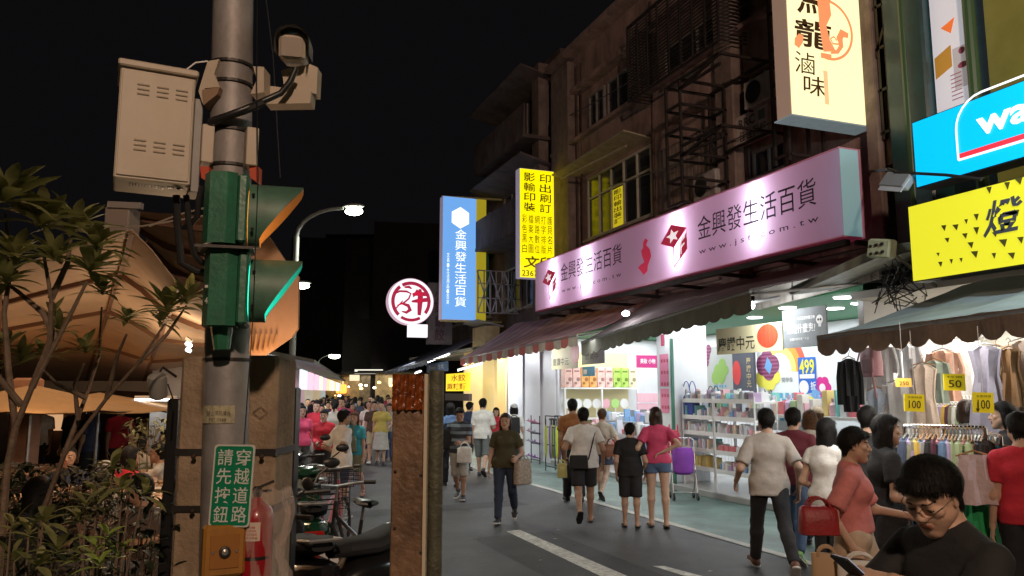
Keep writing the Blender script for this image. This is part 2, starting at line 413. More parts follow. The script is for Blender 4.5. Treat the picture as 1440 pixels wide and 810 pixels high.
HAIR = {
 'short': lambda: [_cap(.003), _nape(.003), _fringe], 'crop': lambda: [_cap(-.001, face=.06), _nape(0, -.04)],
 'mop': lambda: [_cap(.005, face=.052), _nape(.005, -.055), ([prim((-.05, .045, .066), (-.01, .068, .078), .024, .02), prim((.0, .066, .082), (.052, .045, .07), .022, .024)], .012, 0, [((0, 0, .046), (.25, 0, -1))])],
 'long': lambda: [_cap(.004), _drape(-.27, .084, .024, -.078), _fringe], 'shoulder': lambda: [_cap(.004), _drape(-.17, .08, .03), _fringe],
 'bob': lambda: [_cap(.006), _drape(-.09, .085, .05, -.045), _fringe],
 'pony': lambda: [_cap(.001), _nape(), ([prim((0, -.105, .03), (0, -.13, -.03), .022, .026), prim((0, -.13, -.03), (0, -.115, -.13), .026, .01)], .015, 0, [])],
 'bun': lambda: [_cap(.001), _nape(), ([prim((0, -.1, .07), (0, -.105, .068), .038)], .0, 0, [])],
}
_hair = {}
def hair_mesh(kind, h=.009):
    if (kind, h) not in _hair: _hair[(kind, h)] = grow(HAIR[kind](), h, .002, 3)
    return _hair[(kind, h)]
# hand, right: x along the fingers, y = thumb side, z = back of the hand
def hand_prims(curl=.5, grip=0.):
    P = [prim((-.03, 0, 0), (.0, 0, 0), (.026, .019), (.028, .018), (0, 1, 0)), prim((.0, 0, 0), (.082, 0, 0), (.03, .016), (.04, .012), (0, 1, 0))]
    for i, (y, L) in enumerate(((.031, .07), (.0105, .078), (-.0105, .073), (-.031, .058))):
        a = np.array([.084 - abs(i - 1.2) * .004, y, 0.]); ang = curl * .45 + i * .04 * curl; d = a
        for f, r in ((.46, .0088), (.3, .008), (.26, .0072)):
            e = d + np.array([math.cos(ang), (y * .6 if ang < .8 else 0), -math.sin(ang)]) * L * f; P.append(prim(d, e, r, r * .93)); d = e; ang += curl * .8
    P += [prim((.015, .026, -.006), (.05, .052, -.018), .014, .011), prim((.05, .052, -.018), (.08, .06, -.03 - .01 * grip), .0105, .0085)]
    return P
_hands = {}
def hand_mesh(curl, h):
    k = (round(curl, 2), h)
    if k not in _hands: _hands[k] = grow([(hand_prims(curl), .006, 0, [])], h)
    return _hands[k]
# foot: origin at the ankle, y forward, sole at z = -.075
_feet = {}
def foot_mesh(kind, h):
    if (kind, h) not in _feet:
        S = (1, 0, 0)
        if kind == 'bare': P = [prim((0, 0, .03), (0, -.01, -.02), .036, .034), prim((0, -.03, -.045), (0, .1, -.052), (.032, .026), (.042, .018), S), prim((0, .1, -.053), (.006, .15, -.058), (.042, .017), (.036, .012), S)]
        else: P = [prim((0, -.005, -.0), (0, -.018, -.03), .041, .042), prim((0, -.04, -.04), (0, .09, -.048), (.037, .034), (.046, .027), S), prim((0, .09, -.048), (.004, .155, -.055), (.046, .026), (.038, .019), S)]
        up = grow([(P, .018, 0, [((0, 0, -.074), (0, 0, -1))] + ([((0, 0, .012), (0, 0, 1))] if kind != 'bare' else []))], h)
        so = grow([([prim((0, -.045, -.068), (0, .09, -.068), (.04, .03), (.05, .03), S), prim((0, .09, -.068), (.004, .165, -.066), (.05, .03), (.038, .03), S)], .01, 0, [((0, 0, -.077), (0, 0, -1)), ((0, 0, -.055 if kind != 'bare' else -.064), (0, 0, 1))])], h * .8)
        st = grow([([prim((-.044, .06, -.055), (.0, .07, -.022), .008), prim((.044, .06, -.055), (0, .07, -.022), .008), prim((0, .07, -.022), (0, .12, -.045), .007)], .004, 0, [])], h * .7)
        _feet[(kind, h)] = (up, so, st)
    return _feet[(kind, h)]
def xf(VQ, Rm, t, s=1., mirror=False):
    V, Q = VQ; V = V * s
    if mirror: V = V * np.array([-1, 1, 1]); Q = Q[:, ::-1]
    return (V @ np.array(Rm).T + np.array(t), Q)
def rotm(yaw=0, pitch=0, roll=0): return np.array(Euler((R(pitch), R(roll), R(yaw)), 'XYZ').to_matrix())
def ik(a, c, l1, l2, hint):
    a, c = np.array(a, float), np.array(c, float); d = c - a; L = np.linalg.norm(d); mx = (l1 + l2) * .998
    if L > mx: c = a + d / L * mx; d = c - a; L = mx
    x = (l1 * l1 - l2 * l2 + L * L) / (2 * L); y = math.sqrt(max(0, l1 * l1 - x * x)); u = d / L
    hnt = np.array(hint, float); hnt = nrm(hnt - u * (hnt @ u)); return a + u * x + hnt * y, c
SK = [mat('skin', (.5, .315, .225), .55, var=.16, vs=14, spec=.35, bump=.12, bs=120), mat('skin_tan', (.38, .225, .15), .55, var=.16, vs=14, spec=.35, bump=.12, bs=120), mat('skin_fair', (.58, .39, .29), .5, var=.12, vs=14, spec=.35)]
EYE = mat('eye', (.02, .014, .01), .25); BROW = mat('eyebrow', (.025, .018, .014), .9); LIP = mat('lips', (.33, .12, .09), .45)
HB = mat('hair_black', (.009, .008, .0075), .62, var=.4, vs=40, bump=.25, bs=130, spec=.2); HBR = mat('hair_brown', (.11, .052, .026), .55, var=.4, vs=40, bump=.25, bs=130, spec=.25)
def cloth(name, col, **k): return mat(name, col, k.pop('rough', .85), var=k.pop('var', .14), vs=k.pop('vs', 14), bump=k.pop('bump', .25), bs=k.pop('bs', 30), **k)

def person(loc, yaw, label, H=1.66, sex='m', hair='short', hairm=None, skin=0, top=None, bottom=None, kind='tee', legs='trousers', shoes=None, shoe_kind='shoe',
           lleg=(6, 4), rleg=(-8, 8), lh=None, rh=None, head=(0, 0), lean=0, hem=None, sleeve=.62, fat=1., res=.0125, group=None, curl=.55, twist=0,
           long_sleeve=False, seated=0, el=None, er=None, legcut=None, hres=.007, glasses=False, cap=None, name='person', side_lean=0, handdir=None, hands_=True):
    """local frame: +y faces forward, +x is the figure's RIGHT-hand side mirrored from behind (x grows to its right)"""
    s = H / 1.7; f = sex == 'f'
    root = thing(name, label, 'person', loc, R(yaw), group)
    hipw = .088 * s; sw = (.15 if f else .172) * s * (1 + (fat - 1) * .4)
    th_l, sh_l = .415 * s, .40 * s
    J = {}
    pel = np.zeros(3)
    def leg(sd, a, kb):
        hp = pel + np.array([sd * hipw, 0, 0]); A = R(a); B = R(a - kb)
        k = hp + np.array([sd * .012, math.sin(A), -math.cos(A)]) * th_l; an = k + np.array([sd * .004, math.sin(B), -math.cos(B)]) * sh_l
        return hp, k, an
    if seated: lleg = rleg = (84, 86)
    L = leg(-1, *lleg); Rg = leg(1, *rleg)
    # feet pitch
    def fpitch(l): return 0 if seated else max(-60, min(25, (l[0] - l[1]) * .9))
    lowest = 9
    FT = []
    for sd, j, l in ((-1, L, lleg), (1, Rg, rleg)):
        fp = fpitch(l); Rm = rotm(-sd * 6 * -1, fp, 0); tip = Rm @ np.array([0, .13, -.075]) * s; hl = Rm @ np.array([0, -.05, -.075]) * s
        z = j[2][2] + min(tip[2], hl[2]); lowest = min(lowest, z); FT.append((sd, j, Rm))
    up = -lowest
    if seated: up = seated
    # spine
    ln = R(lean); ax_f = np.array([math.sin(R(side_lean)), math.sin(ln), math.cos(ln)]); ax_f = nrm(ax_f)
    off = np.array([0, 0, up]); L = [p + off for p in L]; Rg = [p + off for p in Rg]; P0 = off
    FT = [(sd, (L if sd < 0 else Rg), Rm) for sd, _, Rm in FT]
    if seated:
        Lo = np.array([0, 0, 0])
    ty = R(twist); sx = np.array([math.cos(ty), math.sin(ty), 0])
    waist = P0 + ax_f * .13 * s; chest = P0 + ax_f * .33 * s; nb = P0 + ax_f * .475 * s + np.array([0, -.012, 0]); shc = P0 + ax_f * .44 * s
    SL, SR = shc - sx * sw - ax_f * .022 * s, shc + sx * sw - ax_f * .022 * s
    hd = P0 + ax_f * .545 * s; hy, hp_ = head; RH = rotm(hy, hp_)
    hc = hd + RH @ np.array([0, .028, .085]) * s
    ua, fa = .285 * s, .245 * s
    lh = (-.22, .06, .78) if lh is None else lh; rh = (.22, .06, .78) if rh is None else rh
    hz = up + .83 * s - .83 * s
    def tgt(t): return np.array([t[0], t[1], t[2]]) * s
    EL, WL = ik(SL, tgt(lh), ua, fa, el or (-.4, -1, -.3)); ER, WR = ik(SR, tgt(rh), ua, fa, er or (.4, -1, -.3))
    fw = fat
    hw, hdp = (.158 if f else .15) * s * fw, (.105 if f else .1) * s * fw
    torso = [prim(P0 + [0, -.01, -.01], waist, (hw, hdp), ((.112 if f else .132) * s * fw, .088 * s * fw), sx), prim(waist, chest, ((.112 if f else .132) * s * fw, .088 * s * fw), ((.14 if f else .162) * s, .105 * s), sx),
             prim(chest, shc - ax_f * .03 * s, ((.14 if f else .162) * s, .105 * s), ((.125 if f else .15) * s, .072 * s), sx), prim(SL * .8 + shc * .2 + ax_f * .0, nb - ax_f * .005, .046 * s, .05 * s), prim(SR * .8 + shc * .2, nb - ax_f * .005, .046 * s, .05 * s)]
    if f: torso += [prim(chest + [-.06 * s, .07 * s, -.0], chest + [-.06 * s, .075 * s, -.01], .052 * s), prim(chest + [.06 * s, .07 * s, 0], chest + [.06 * s, .075 * s, -.01], .052 * s)]
    if fw > 1.08: torso += [prim(waist + [0, .05 * s, -.02], waist + [0, .05 * s, -.03], .1 * s * fw)]
    neck = [prim(nb - ax_f * .02, hd + RH @ np.array([0, -.005, .02]), (.052 if f else .06) * s, .05 * s)]
    lt = 1.06 if f else 1.
    legp = []
    for j in (L, Rg):
        legp.append([prim(j[0] + [0, 0, .0], j[1], .088 * s * lt * fw, .053 * s), prim(j[1], j[1] * .72 + j[2] * .28 + [0, -.012, 0], .053 * s, .052 * s), prim(j[1] * .72 + j[2] * .28 + [0, -.012, 0], j[2], .052 * s, .033 * s)])
    k_arm = .9 if f else 1.
    def armp(S, E, W): return [prim(S, E, .05 * s * k_arm, .037 * s * k_arm), prim(E, W, .037 * s * k_arm, .0245 * s)]
    AL, AR = armp(SL, EL, WL), armp(SR, ER, WR)
    body = [(torso + neck + AL + AR, .035, 0, []), (legp[0] + [torso[0]], .03, 0, []), (legp[1], .03, 0, [])]
    parts = [grow(body, res)]; nb0 = len(parts[0][1]); mi = [np.zeros(nb0, int)]
    hV, hQ, hm = head_mesh(sex, hres); parts.append(xf((hV, hQ), RH, hc, s)); mi.append(hm)
    # hands
    for sd, E, W in ((-1, EL, WL), (1, ER, WR)):
        if not hands_: break
        x = nrm(W - E)
        if handdir and handdir[0 if sd < 0 else 1] is not None: x = nrm(handdir[0 if sd < 0 else 1])
        zz = np.array([sd * 1., 0, 0]) + np.array([0, .0, .25]) ; zz = zz - x * (zz @ x)
        if abs(x[0]) > .7: zz = np.array([0, .3, 1.]) - x * (x @ np.array([0, .3, 1.]))
        zz = nrm(zz); y = np.cross(zz, x)
        HV, HQ = hand_mesh(curl, hres if hres < .006 else .006)
        if y[1] + .3 * y[2] < 0: HV = HV * np.array([1, -1, 1]); HQ = HQ[:, ::-1]
        Rm = np.stack([x, y, zz], 1); parts.append(xf((HV, HQ), Rm, W, s * .98)); mi.append(np.zeros(len(HQ), int))
    shm = shoes or mat('shoe_black', (.02, .02, .022), .5)
    shoe_parts = []
    for sd, j, Rm in FT:
        Rm = rotm(-sd * 7, fpitch(lleg if sd < 0 else rleg), 0)
        u_, so, st = foot_mesh('bare' if shoe_kind == 'sandal' else 'shoe', .009)
        if shoe_kind == 'sandal':
            parts.append(xf(u_, Rm, j[2], s)); mi.append(np.zeros(len(u_[1]), int)); shoe_parts.append((sd, [xf(so, Rm, j[2], s), xf(st, Rm, j[2], s)], None))
        else: shoe_parts.append((sd, [xf(u_, Rm, j[2], s)], [xf(so, Rm, j[2], s)]))
    hm_ = hairm or HB
    me = npmesh('body', parts, [SK[skin], EYE, BROW if not hairm else hm_, LIP], np.concatenate(mi)); b = link(bpy.data.objects.new('body', me)); b.parent = root
    def child(nm, pr, m, lab=None):
        o = link(bpy.data.objects.new(nm, npmesh(nm, pr, m if isinstance(m, list) else [m]))); o.parent = root
        if lab: o['label'] = lab
        return o
    for sd, p, so in shoe_parts:
        sh = child('sandal' if shoe_kind == 'sandal' else 'shoe', p, shm)
        if so:
            so_ = link(bpy.data.objects.new('sole', npmesh('sole', so, [mat('sole_white', (.6, .6, .58), .6) if shoe_kind == 'sneaker' else mat('sole_dark', (.05, .05, .05), .7)]))); so_.parent = sh
    if hair:
        hp2 = hair_mesh(hair, .009 if hres > .005 else .006); pr_ = [xf(hp2, RH, hc, s)]
        if res <= .0126: near = hres < .005; pr_.append(xf(strands(hp2, 9000 if near else 1300, .026 if near else .034, .0007 if near else .0022, len(label)), RH, hc, s))
        child('hair', pr_, hm_)
    # upper garment
    hemz = (-.065 if hem is None else hem) * s
    sv = sleeve
    if kind:
        tk = 0 if hemz > 0 else 1
        tp = [prim(P0 + ax_f * -.12, P0 + ax_f * .03, ((.184 if tk else .15) * s * fw, (.118 if tk else .11) * s * fw), ((.17 if tk else .15) * s * fw, (.11) * s * fw), sx), prim(P0 + ax_f * .03, waist, ((.17 if tk else .15) * s * fw, .11 * s * fw), (torso[0][3][0] + .014, torso[0][3][1] + .012), sx)] + torso[1:]
        infl = .014 if kind != 'tight' else .008
        neck_cut = [(shc + ax_f * .066 * s + [0, .03, 0], ax_f * 1 + np.array([0, .5, 0]))]
        sg = []
        for S, E, W in ((SL, EL, WL), (SR, ER, WR)):
            if kind == 'vest': continue
            if long_sleeve: sg.append(([prim(S, E, .056 * s, .045 * s), prim(E, W, .045 * s, .034 * s, cut1=-.01)], .02, infl * .7, []))
            else:
                e = S + (E - S) * sv; flare = .062 if kind != 'tight' else .052
                sg.append(([prim(S, e, .055 * s, flare * s, cut1=.0)], .02, infl * .6, []))
        g = [(tp, .035, infl, [(P0 + ax_f * hemz, -ax_f)] + neck_cut)] + sg
        child('shirt' if kind != 'vest' else 'top', [grow(g, res, .0022, len(label))], top)
    if legs:
        wz = .105 * s; G = []
        wcut = [(P0 + ax_f * wz, ax_f)]
        if legs == 'skirt':
            ln_ = legcut or .5
            G = [([prim(P0 + [0, 0, wz], P0 + [0, .01, -.1 * s], (hw * .82, hdp), (hw * 1.04, hdp * 1.15), sx), prim(P0 + [0, 0, -.1 * s], P0 + [0, .0, -ln_ * s], (hw * 1.04, hdp * 1.15), (hw * 1.35, hdp * 1.7), sx, cut1=0)], .02, .01, wcut)]
        else:
            fr = {'trousers': 9, 'jeans': 9, 'wide': 9, 'shorts': .92, 'hot': .3, 'long_shorts': 1.25}[legs]
            if legcut: fr = legcut
            loose = {'trousers': .012, 'jeans': .007, 'wide': .02, 'shorts': .016, 'hot': .008, 'long_shorts': .018}[legs]
            G = [([prim(P0 + [0, -.012, -.015], waist, (hw, hdp), torso[0][3], sx)], .02, .008, wcut)]
            for j in (L, Rg):
                lp = []
                if fr < 1: e = j[0] + (j[1] - j[0]) * fr; lp.append(prim(j[0], e, .09 * s * lt * fw, (.09 - .025 * fr) * s + (.012 if legs != 'hot' else .018), cut1=0))
                else:
                    lp.append(prim(j[0], j[1], .091 * s * lt * fw, (.069 if legs != 'wide' else .085) * s))
                    t = min(1, fr - 1) if fr < 3 else .96
                    e = j[1] + (j[2] - j[1]) * t; w_ = {'jeans': .046, 'wide': .1, 'trousers': .058}.get(legs, .068)
                    lp.append(prim(j[1], e, (.068 if legs != 'wide' else .085) * s, w_ * s, cut1=.0))
                if fr >= 3 and legs != 'wide': b3 = legp[0 if j is L else 1]; lp = b3[:2] + [prim(b3[2][0], b3[2][1], .055 * s, (.043 if legs == 'jeans' else .052) * s, cut1=-.015)]; G.append((lp, .03, .011 if legs == 'jeans' else .018, [])); continue
                G.append((lp, .02, loose * .7, []))
        child({'skirt': 'skirt', 'hot': 'shorts', 'shorts': 'shorts', 'long_shorts': 'shorts', 'jeans': 'jeans'}.get(legs, 'trousers'), [grow(G, res, .002, len(label) + 3)], bottom)
    if cap:
        P = [([prim((0, -.02, .05), (0, -.018, .046), (.086, .101), None, (1, 0, 0))], .02, 0, [((0, 0, .048), (0, .1, -1))]), ([prim((0, .07, .05), (0, .13, .04), (.065, .008), (.05, .006), (1, 0, 0))], .01, 0, [])]
        child('cap', [xf(grow(P, .008), RH, hc, s)], cap)
    if glasses:
        mb = MB(); W = world_of(root)
        for sx_ in (-1, 1):
            c = [(sx_ * .032 + .022 * math.cos(a) * 1.05, .099 + .003 * math.cos(a) * sx_ * -1, .002 + .017 * math.sin(a)) for a in np.linspace(0, 2 * math.pi, 17)]
            mb.tube([W @ Vector(hc + RH @ (np.array(p) * s)) for p in c], .0009, 5, False)
            mb.tube([W @ Vector(hc + RH @ (np.array(p) * s)) for p in ((sx_ * .055, .095, .006), (sx_ * .074, .06, .012), (sx_ * .08, .0, .014))], .0013, 5)
        mb.tube([W @ Vector(hc + RH @ (np.array(p) * s)) for p in ((-.01, .1, .004), (0, .103, .006), (.01, .1, .004))], .0013, 5)
        mb.build('glasses', mat('wire_frame', (.35, .3, .25), .3, metal=1.), root, True)
    Wm = world_of(root)
    info = dict(root=root, lw=Wm @ Vector(WL), rw=Wm @ Vector(WR), head=Wm @ Vector(hc), shl=Wm @ Vector(SL), shr=Wm @ Vector(SR), pel=Wm @ Vector(P0), W=Wm, s=s, waist=Wm @ Vector(waist), chest=Wm @ Vector(chest), lowest=lowest)
    return info
# ------------------------------------------------------------------ the setting
ASPH = mat('asphalt', (.05, .05, .053), .52, var=.55, vs=.9, bump=.6, bs=160, stain=((.025, .024, .024), .5))
GRN = mat('green_paving', (.12, .19, .168), .5, var=.4, vs=1.6, bump=.3, bs=90, stain=((.05, .07, .065), .6))
WPNT = mat('road_paint', (.62, .61, .56), .55, var=.45, vs=14, bump=.3, bs=120, stain=((.2, .19, .18), .5))
CONC = mat('concrete', (.3, .28, .25), .85, var=.25, vs=2.5, bump=.4, bs=50)
STEEL = mat('dark_steel', (.05, .045, .042), .5, metal=.6, var=.3, vs=9)
GALV = mat('galvanised', (.4, .4, .4), .4, metal=.85, var=.15, vs=12)
WHITE = mat('white_paint', (.78, .78, .77), .45, var=.05, vs=5)
BLACK = mat('black_plastic', (.015, .015, .016), .4)
XC = aG(880, 721).x           # pavement edge, right
XL = 1.5
def sheet(x0, y0, x1, y1, z): return [(x0, y0, z), (x1, y0, z), (x1, y1, z), (x0, y1, z)]
mb = MB(); mb.add(sheet(-300, -60, 300, 400, 0), [(0, 1, 2, 3)]); struct(mb, 'ground', mat('dark_ground', (.05, .045, .04), .9, var=.3, vs=1))
mb = MB(); mb.add([(XL, -8, .004), (XC, -8, .004), (XC, 31, .004), (XC + 7, 62, .004), (XL + 6.4, 62, .004), (XL, 16, .004)], [list(range(6))]); struct(mb, 'road', ASPH)
mb = MB(); mb.add(sheet(XC, -8, 8.3, 31, .008), [(0, 1, 2, 3)]); struct(mb, 'pavement', GRN)
mb = MB()
for k in range(11): mb.add(sheet(XC + .004, -7 + k * 3.4, XC + .13, -7 + k * 3.4 + 3.388, .012), [(0, 1, 2, 3)])
struct(mb, 'pavement_edge_line', mat('pale_edge', (.42, .4, .36), .6, var=.25, vs=5))
mb = MB(); mb.add(sheet(-1.6, -8, XL - .16, 16, .012), [(0, 1, 2, 3)]); struct(mb, 'footpath', mat('green_tile', (.1, .17, .14), .5, var=.25, vs=3, bump=.2))
mb = MB()
for k in range(8): mb.box((XL - .08, -6.5 + k * 3, .05), (.155, 2.985, .1), bev=.012)
struct(mb, 'kerb', mat('red_kerb_paint', (.42, .09, .08), .6, var=.3, vs=8))
mb = MB()
for P in (((712, 748), (731, 746), (884, 812), (846, 812)), ((918, 797), (934, 797), (990, 812), (966, 812)), ((640, 714), (650, 714), (676, 727), (660, 727))):
    if P[0][0] == 640: continue
    mb.add([Vector(aG(*q)) + Vector((0, 0, .0085)) for q in P], [(0, 1, 2, 3)])
struct(mb, 'lane_markings', WPNT)
for px, py, r, lab in ((640, 642, .34, 'round iron manhole cover in the road beyond the timber board'),):
    c = aG(px, py); mb = MB(); mb.lathe((c.x, c.y, .0045), [(r, 0), (r, .006), (r - .03, .007), (r - .035, .004), (.01, .004)], 28); solo(mb, 'manhole_cover', mat('cast_iron', (.05, .045, .04), .45, metal=.6, var=.5, vs=30), lab, 'manhole cover')
mb = MB(); mb.add([(3.2, 6.4, .0062), (4.3, 6.5, .0062), (4.25, 9.6, .0062), (3.15, 9.5, .0062)], [(0, 1, 2, 3)]); mb.add([(2.1, 11.6, .0062), (4.9, 11.9, .0062), (4.9, 12.5, .0062), (2.1, 12.2, .0062)], [(0, 1, 2, 3)]); struct(mb, 'road_patch', mat('asphalt_patch', (.032, .032, .034), .6, var=.4, vs=3, bump=.6, bs=190))
for i in range(26):
    c = aG(rnd.uniform(600, 1000), rnd.uniform(700, 805)); mb = MB(); s_ = rnd.uniform(.015, .04); mb.add([(c.x - s_, c.y, .009), (c.x, c.y - s_ * .5, .014), (c.x + s_, c.y, .009), (c.x, c.y + s_ * .5, .012)], [(0, 1, 2, 3)]); solo(mb, 'litter_scrap', mat('litter_' + 'abc'[i % 3], ((.5, .48, .42), (.14, .1, .05), (.3, .32, .3))[i % 3], .8), 'small pale scrap lying on the road near the white dash', 'litter', 'scraps lying on the road')
# sky: near-black city night, warm-grey low down
w = bpy.data.worlds.new('World'); SC.world = w; w.use_nodes = True; nt = w.node_tree; bg = nt.nodes['Background']
sky = nt.nodes.new('ShaderNodeTexSky'); sky.sky_type = 'NISHITA'; sky.sun_disc = False; sky.sun_elevation = R(-6); sky.sun_rotation = R(200)
add = nt.nodes.new('ShaderNodeMix'); add.data_type = 'RGBA'; add.blend_type = 'ADD'; add.inputs[0].default_value = 1
nt.links.new(sky.outputs[0], add.inputs[6]); add.inputs[7].default_value = (.075, .068, .078, 1); nt.links.new(add.outputs[2], bg.inputs[0]); bg.inputs[1].default_value = .05

# ------------------------------------------------------------------ buildings on the right
XF = 8.8
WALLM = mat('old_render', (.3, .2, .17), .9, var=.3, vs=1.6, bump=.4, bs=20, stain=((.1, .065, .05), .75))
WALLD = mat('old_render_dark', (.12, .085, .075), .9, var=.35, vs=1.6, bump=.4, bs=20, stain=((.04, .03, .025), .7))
PIER = mat('pier_tile', (.2, .15, .125), .8, var=.3, vs=4, bump=.3, bs=40, stain=((.05, .035, .03), .6))
GLASSD = mat('dark_glass', (.02, .022, .025), .12, spec=.6)
FRAME = mat('window_frame', (.3, .27, .24), .45, metal=.3, var=.15)
RUST = mat('rusty_steel', (.07, .04, .028), .7, metal=.4, var=.4, vs=20)
TINM = mat('corrugated_tin', (.25, .2, .17), .6, metal=.3, var=.3, vs=3, stain=((.12, .06, .03), .7))
def Yp(px, X=XF, py=170): return aX(px, py, X).y
def yz(px, py, X=XF): p = aX(px, py, X); return p.y, p.z
def building(name, label, y0, y1, z0, z1, m, depth=5, x=XF + .2):
    b = thing(name, label, 'building', (x, y0, 0))
    mb = MB(); mb.box((x + depth / 2, (y0 + y1) / 2, (z0 + z1) / 2), (depth, y1 - y0, z1 - z0)); mb.build('wall', m, b); return b
def window(b, y0, y1, z0, z1, nx, m=FRAME, pane=GLASSD, x=XF + .2, tr=.7, fw=.05, broken=None):
    if y0 > y1: y0, y1 = y1, y0
    mb = MB(); t = fw
    for z in (z0, z1): mb.box((x - .03, (y0 + y1) / 2, z), (.08, y1 - y0 + t, t))
    if tr: mb.box((x - .03, (y0 + y1) / 2, z0 + (z1 - z0) * tr), (.07, y1 - y0 - t, t * .8))
    for i in range(nx + 1): mb.box((x - .032, y0 + (y1 - y0) * i / nx, (z0 + z1) / 2), (.074, t * (1 if i in (0, nx) else .7), z1 - z0 - t - .004))
    f = mb.build('window', m, b)
    mb = MB(); mb.box((x - .012, (y0 + y1) / 2, (z0 + z1) / 2), (.02, y1 - y0, z1 - z0)); mb.build('pane', pane, f)
    mb = MB(); mb.box((x - .08, (y0 + y1) / 2, z0 - t / 2 - .04), (.2, y1 - y0 + .2, .06)); mb.build('sill', CONC, f)
    return f
# main old three-storey house over the stationery shop
b1 = building('apartment_building', 'old three storey house with stained reddish walls above the long pink shop sign', 8.1, 19.4, 3.35, aX(815, 72, XF).z, WALLM)
MAINB = b1
ya, za = yz(812, 150); yb, zb = yz(900, 40)
mb = MB()                                        # bands and piers
x = XF + .1
for px0, px1 in ((782, 806), (1016, 1042), (1228, 1246)):
    mb = MB(); y1, y0 = Yp(px0), Yp(px1); mb.box((XF + .02, (y0 + y1) / 2, 7.0), (.36, abs(y1 - y0), 7.3), bev=.02); mb.build('pier', PIER, b1)
Za = lambda px, py, X=XF: aX(px, py, X).z
zr = Za(815, 72)
mb = MB()
for z0, z1, d in ((zr - .02, zr + .14, .5), (Za(815, 122), zr - .02, .14), (Za(815, 126), Za(815, 120), .3), (Za(815, 243), Za(815, 197), .16), (Za(815, 199), Za(815, 194), .34), (3.9, Za(820, 342), .12)): mb.box((XF + .2 - d / 2, (8.1 + 19.4) / 2, (z0 + z1) / 2), (d, 11.3, z1 - z0))
mb.build('band', WALLM, b1)
y1 = Yp(820, XF, 290); y0 = Yp(908, XF, 250); zw = Za(820, 336); window(b1, y0, y1, Za(820, 336), Za(820, 252), 5, mat('window_frame_yellow_lit', (.4, .38, .3), .45), tr=.66)  # yellowish frame colour stands in for the sign's light on it
mb = MB(); mb.box((XF + .165, y0 + (y1 - y0) * .5, zw + .5), (.012, (y1 - y0) * .17, .94)); yp = mb.build('window_poster', mat('yellow_poster', (.75, .62, .03), .6, emit=(.9, .72, .02), es=.45), b1)
p = Panel((XF + .155, y0 + (y1 - y0) * .58, zw + .05), (0, -1, 0), (0, 0, 1)); mb = MB(); p.col(mb, '影印輸出裝訂', .03, .05, (y1 - y0) * .13, .85, .0, .012); mb.build('lettering', BLACK, yp)
for a, b_ in ((822, 842), (848, 878)): window(b1, Yp(a), Yp(b_), Za(822, 190), Za(822, 135), 2, tr=0)
y1, y0 = Yp(1048), Yp(1092); window(b1, y0, y1, Za(1050, 118), Za(1050, 35), 2, tr=.72); window(b1, y0, y1, Za(1055, 248), Za(1055, 212), 2, tr=0)
window(b1, Yp(930), Yp(1000), Za(940, 120), Za(940, 60), 3, tr=0)
y1, y0 = Yp(920), Yp(1008)                       # corrugated cladding
mb = MB(); n = 34
for i in range(n): yy = y0 + (y1 - y0) * (i + .5) / n; mb.box((XF + .12, yy, (Za(920, 300) + Za(920, 214)) / 2), (.05 + .02 * (i % 2), (y1 - y0) / n, Za(920, 214) - Za(920, 300)))
mb.build('cladding', TINM, b1)
mb = MB()
for a, b_ in (((XF - .1, Yp(800) , 6.55), (XF - .5, Yp(905), 6.4)),): pass
mb.box((XF - .15, (Yp(800) + Yp(905)) / 2, Za(820, 240)), (.75, abs(Yp(800) - Yp(905)), .035), (0, .12, 0)); mb.tube([aX(789, 251, 8.3), aX(880, 205, 8.3)], .03, 6); mb.build('canopy', mat('tin_canopy', (.35, .3, .2), .5, var=.3), b1)
mb = MB()                                        # drain pipes and conduits
for px, r_ in ((808, .035), (915, .035), (1010, .035), (1044, .035), (1100, .035), (815, .02), (1013, .02)): yy = Yp(px); mb = MB(); mb.cyl((XF + .05, yy, 3.4), (XF + .05, yy, zr - .3), r_, n=8); mb.build('drain_pipe', RUST, b1)
# security grille on the second floor
g = thing('window_grille', 'big projecting window cage of close horizontal bars on the reddish house', 'grille', (XF - .5, Yp(945), 7.0))
XG = XF - .55; y1, y0 = Yp(884, XG, 90), Yp(1012, XG, 60); z0, z1 = Za(884, 143, XG), Za(884, 41, XG); mb = MB(); 
for k in range(24): z = z0 + (z1 - z0) * k / 23; mb.tube([(XF + .15, y0, z), (XF - .55, y0, z), (XF - .55, y1, z), (XF + .15, y1, z)], .014, 5)
mb.build('bars', STEEL, g); mb = MB()
for k in range(9): yy = y0 + (y1 - y0) * k / 8; mb.bar((XF - .57, yy, z0 - .03), (XF - .57, yy, z1 + .03), .035)
for z in (z0 - .03, z1 + .03): mb.bar((XF - .57, y0, z), (XF - .57, y1, z), .045)
mb.build('frame', STEEL, g)
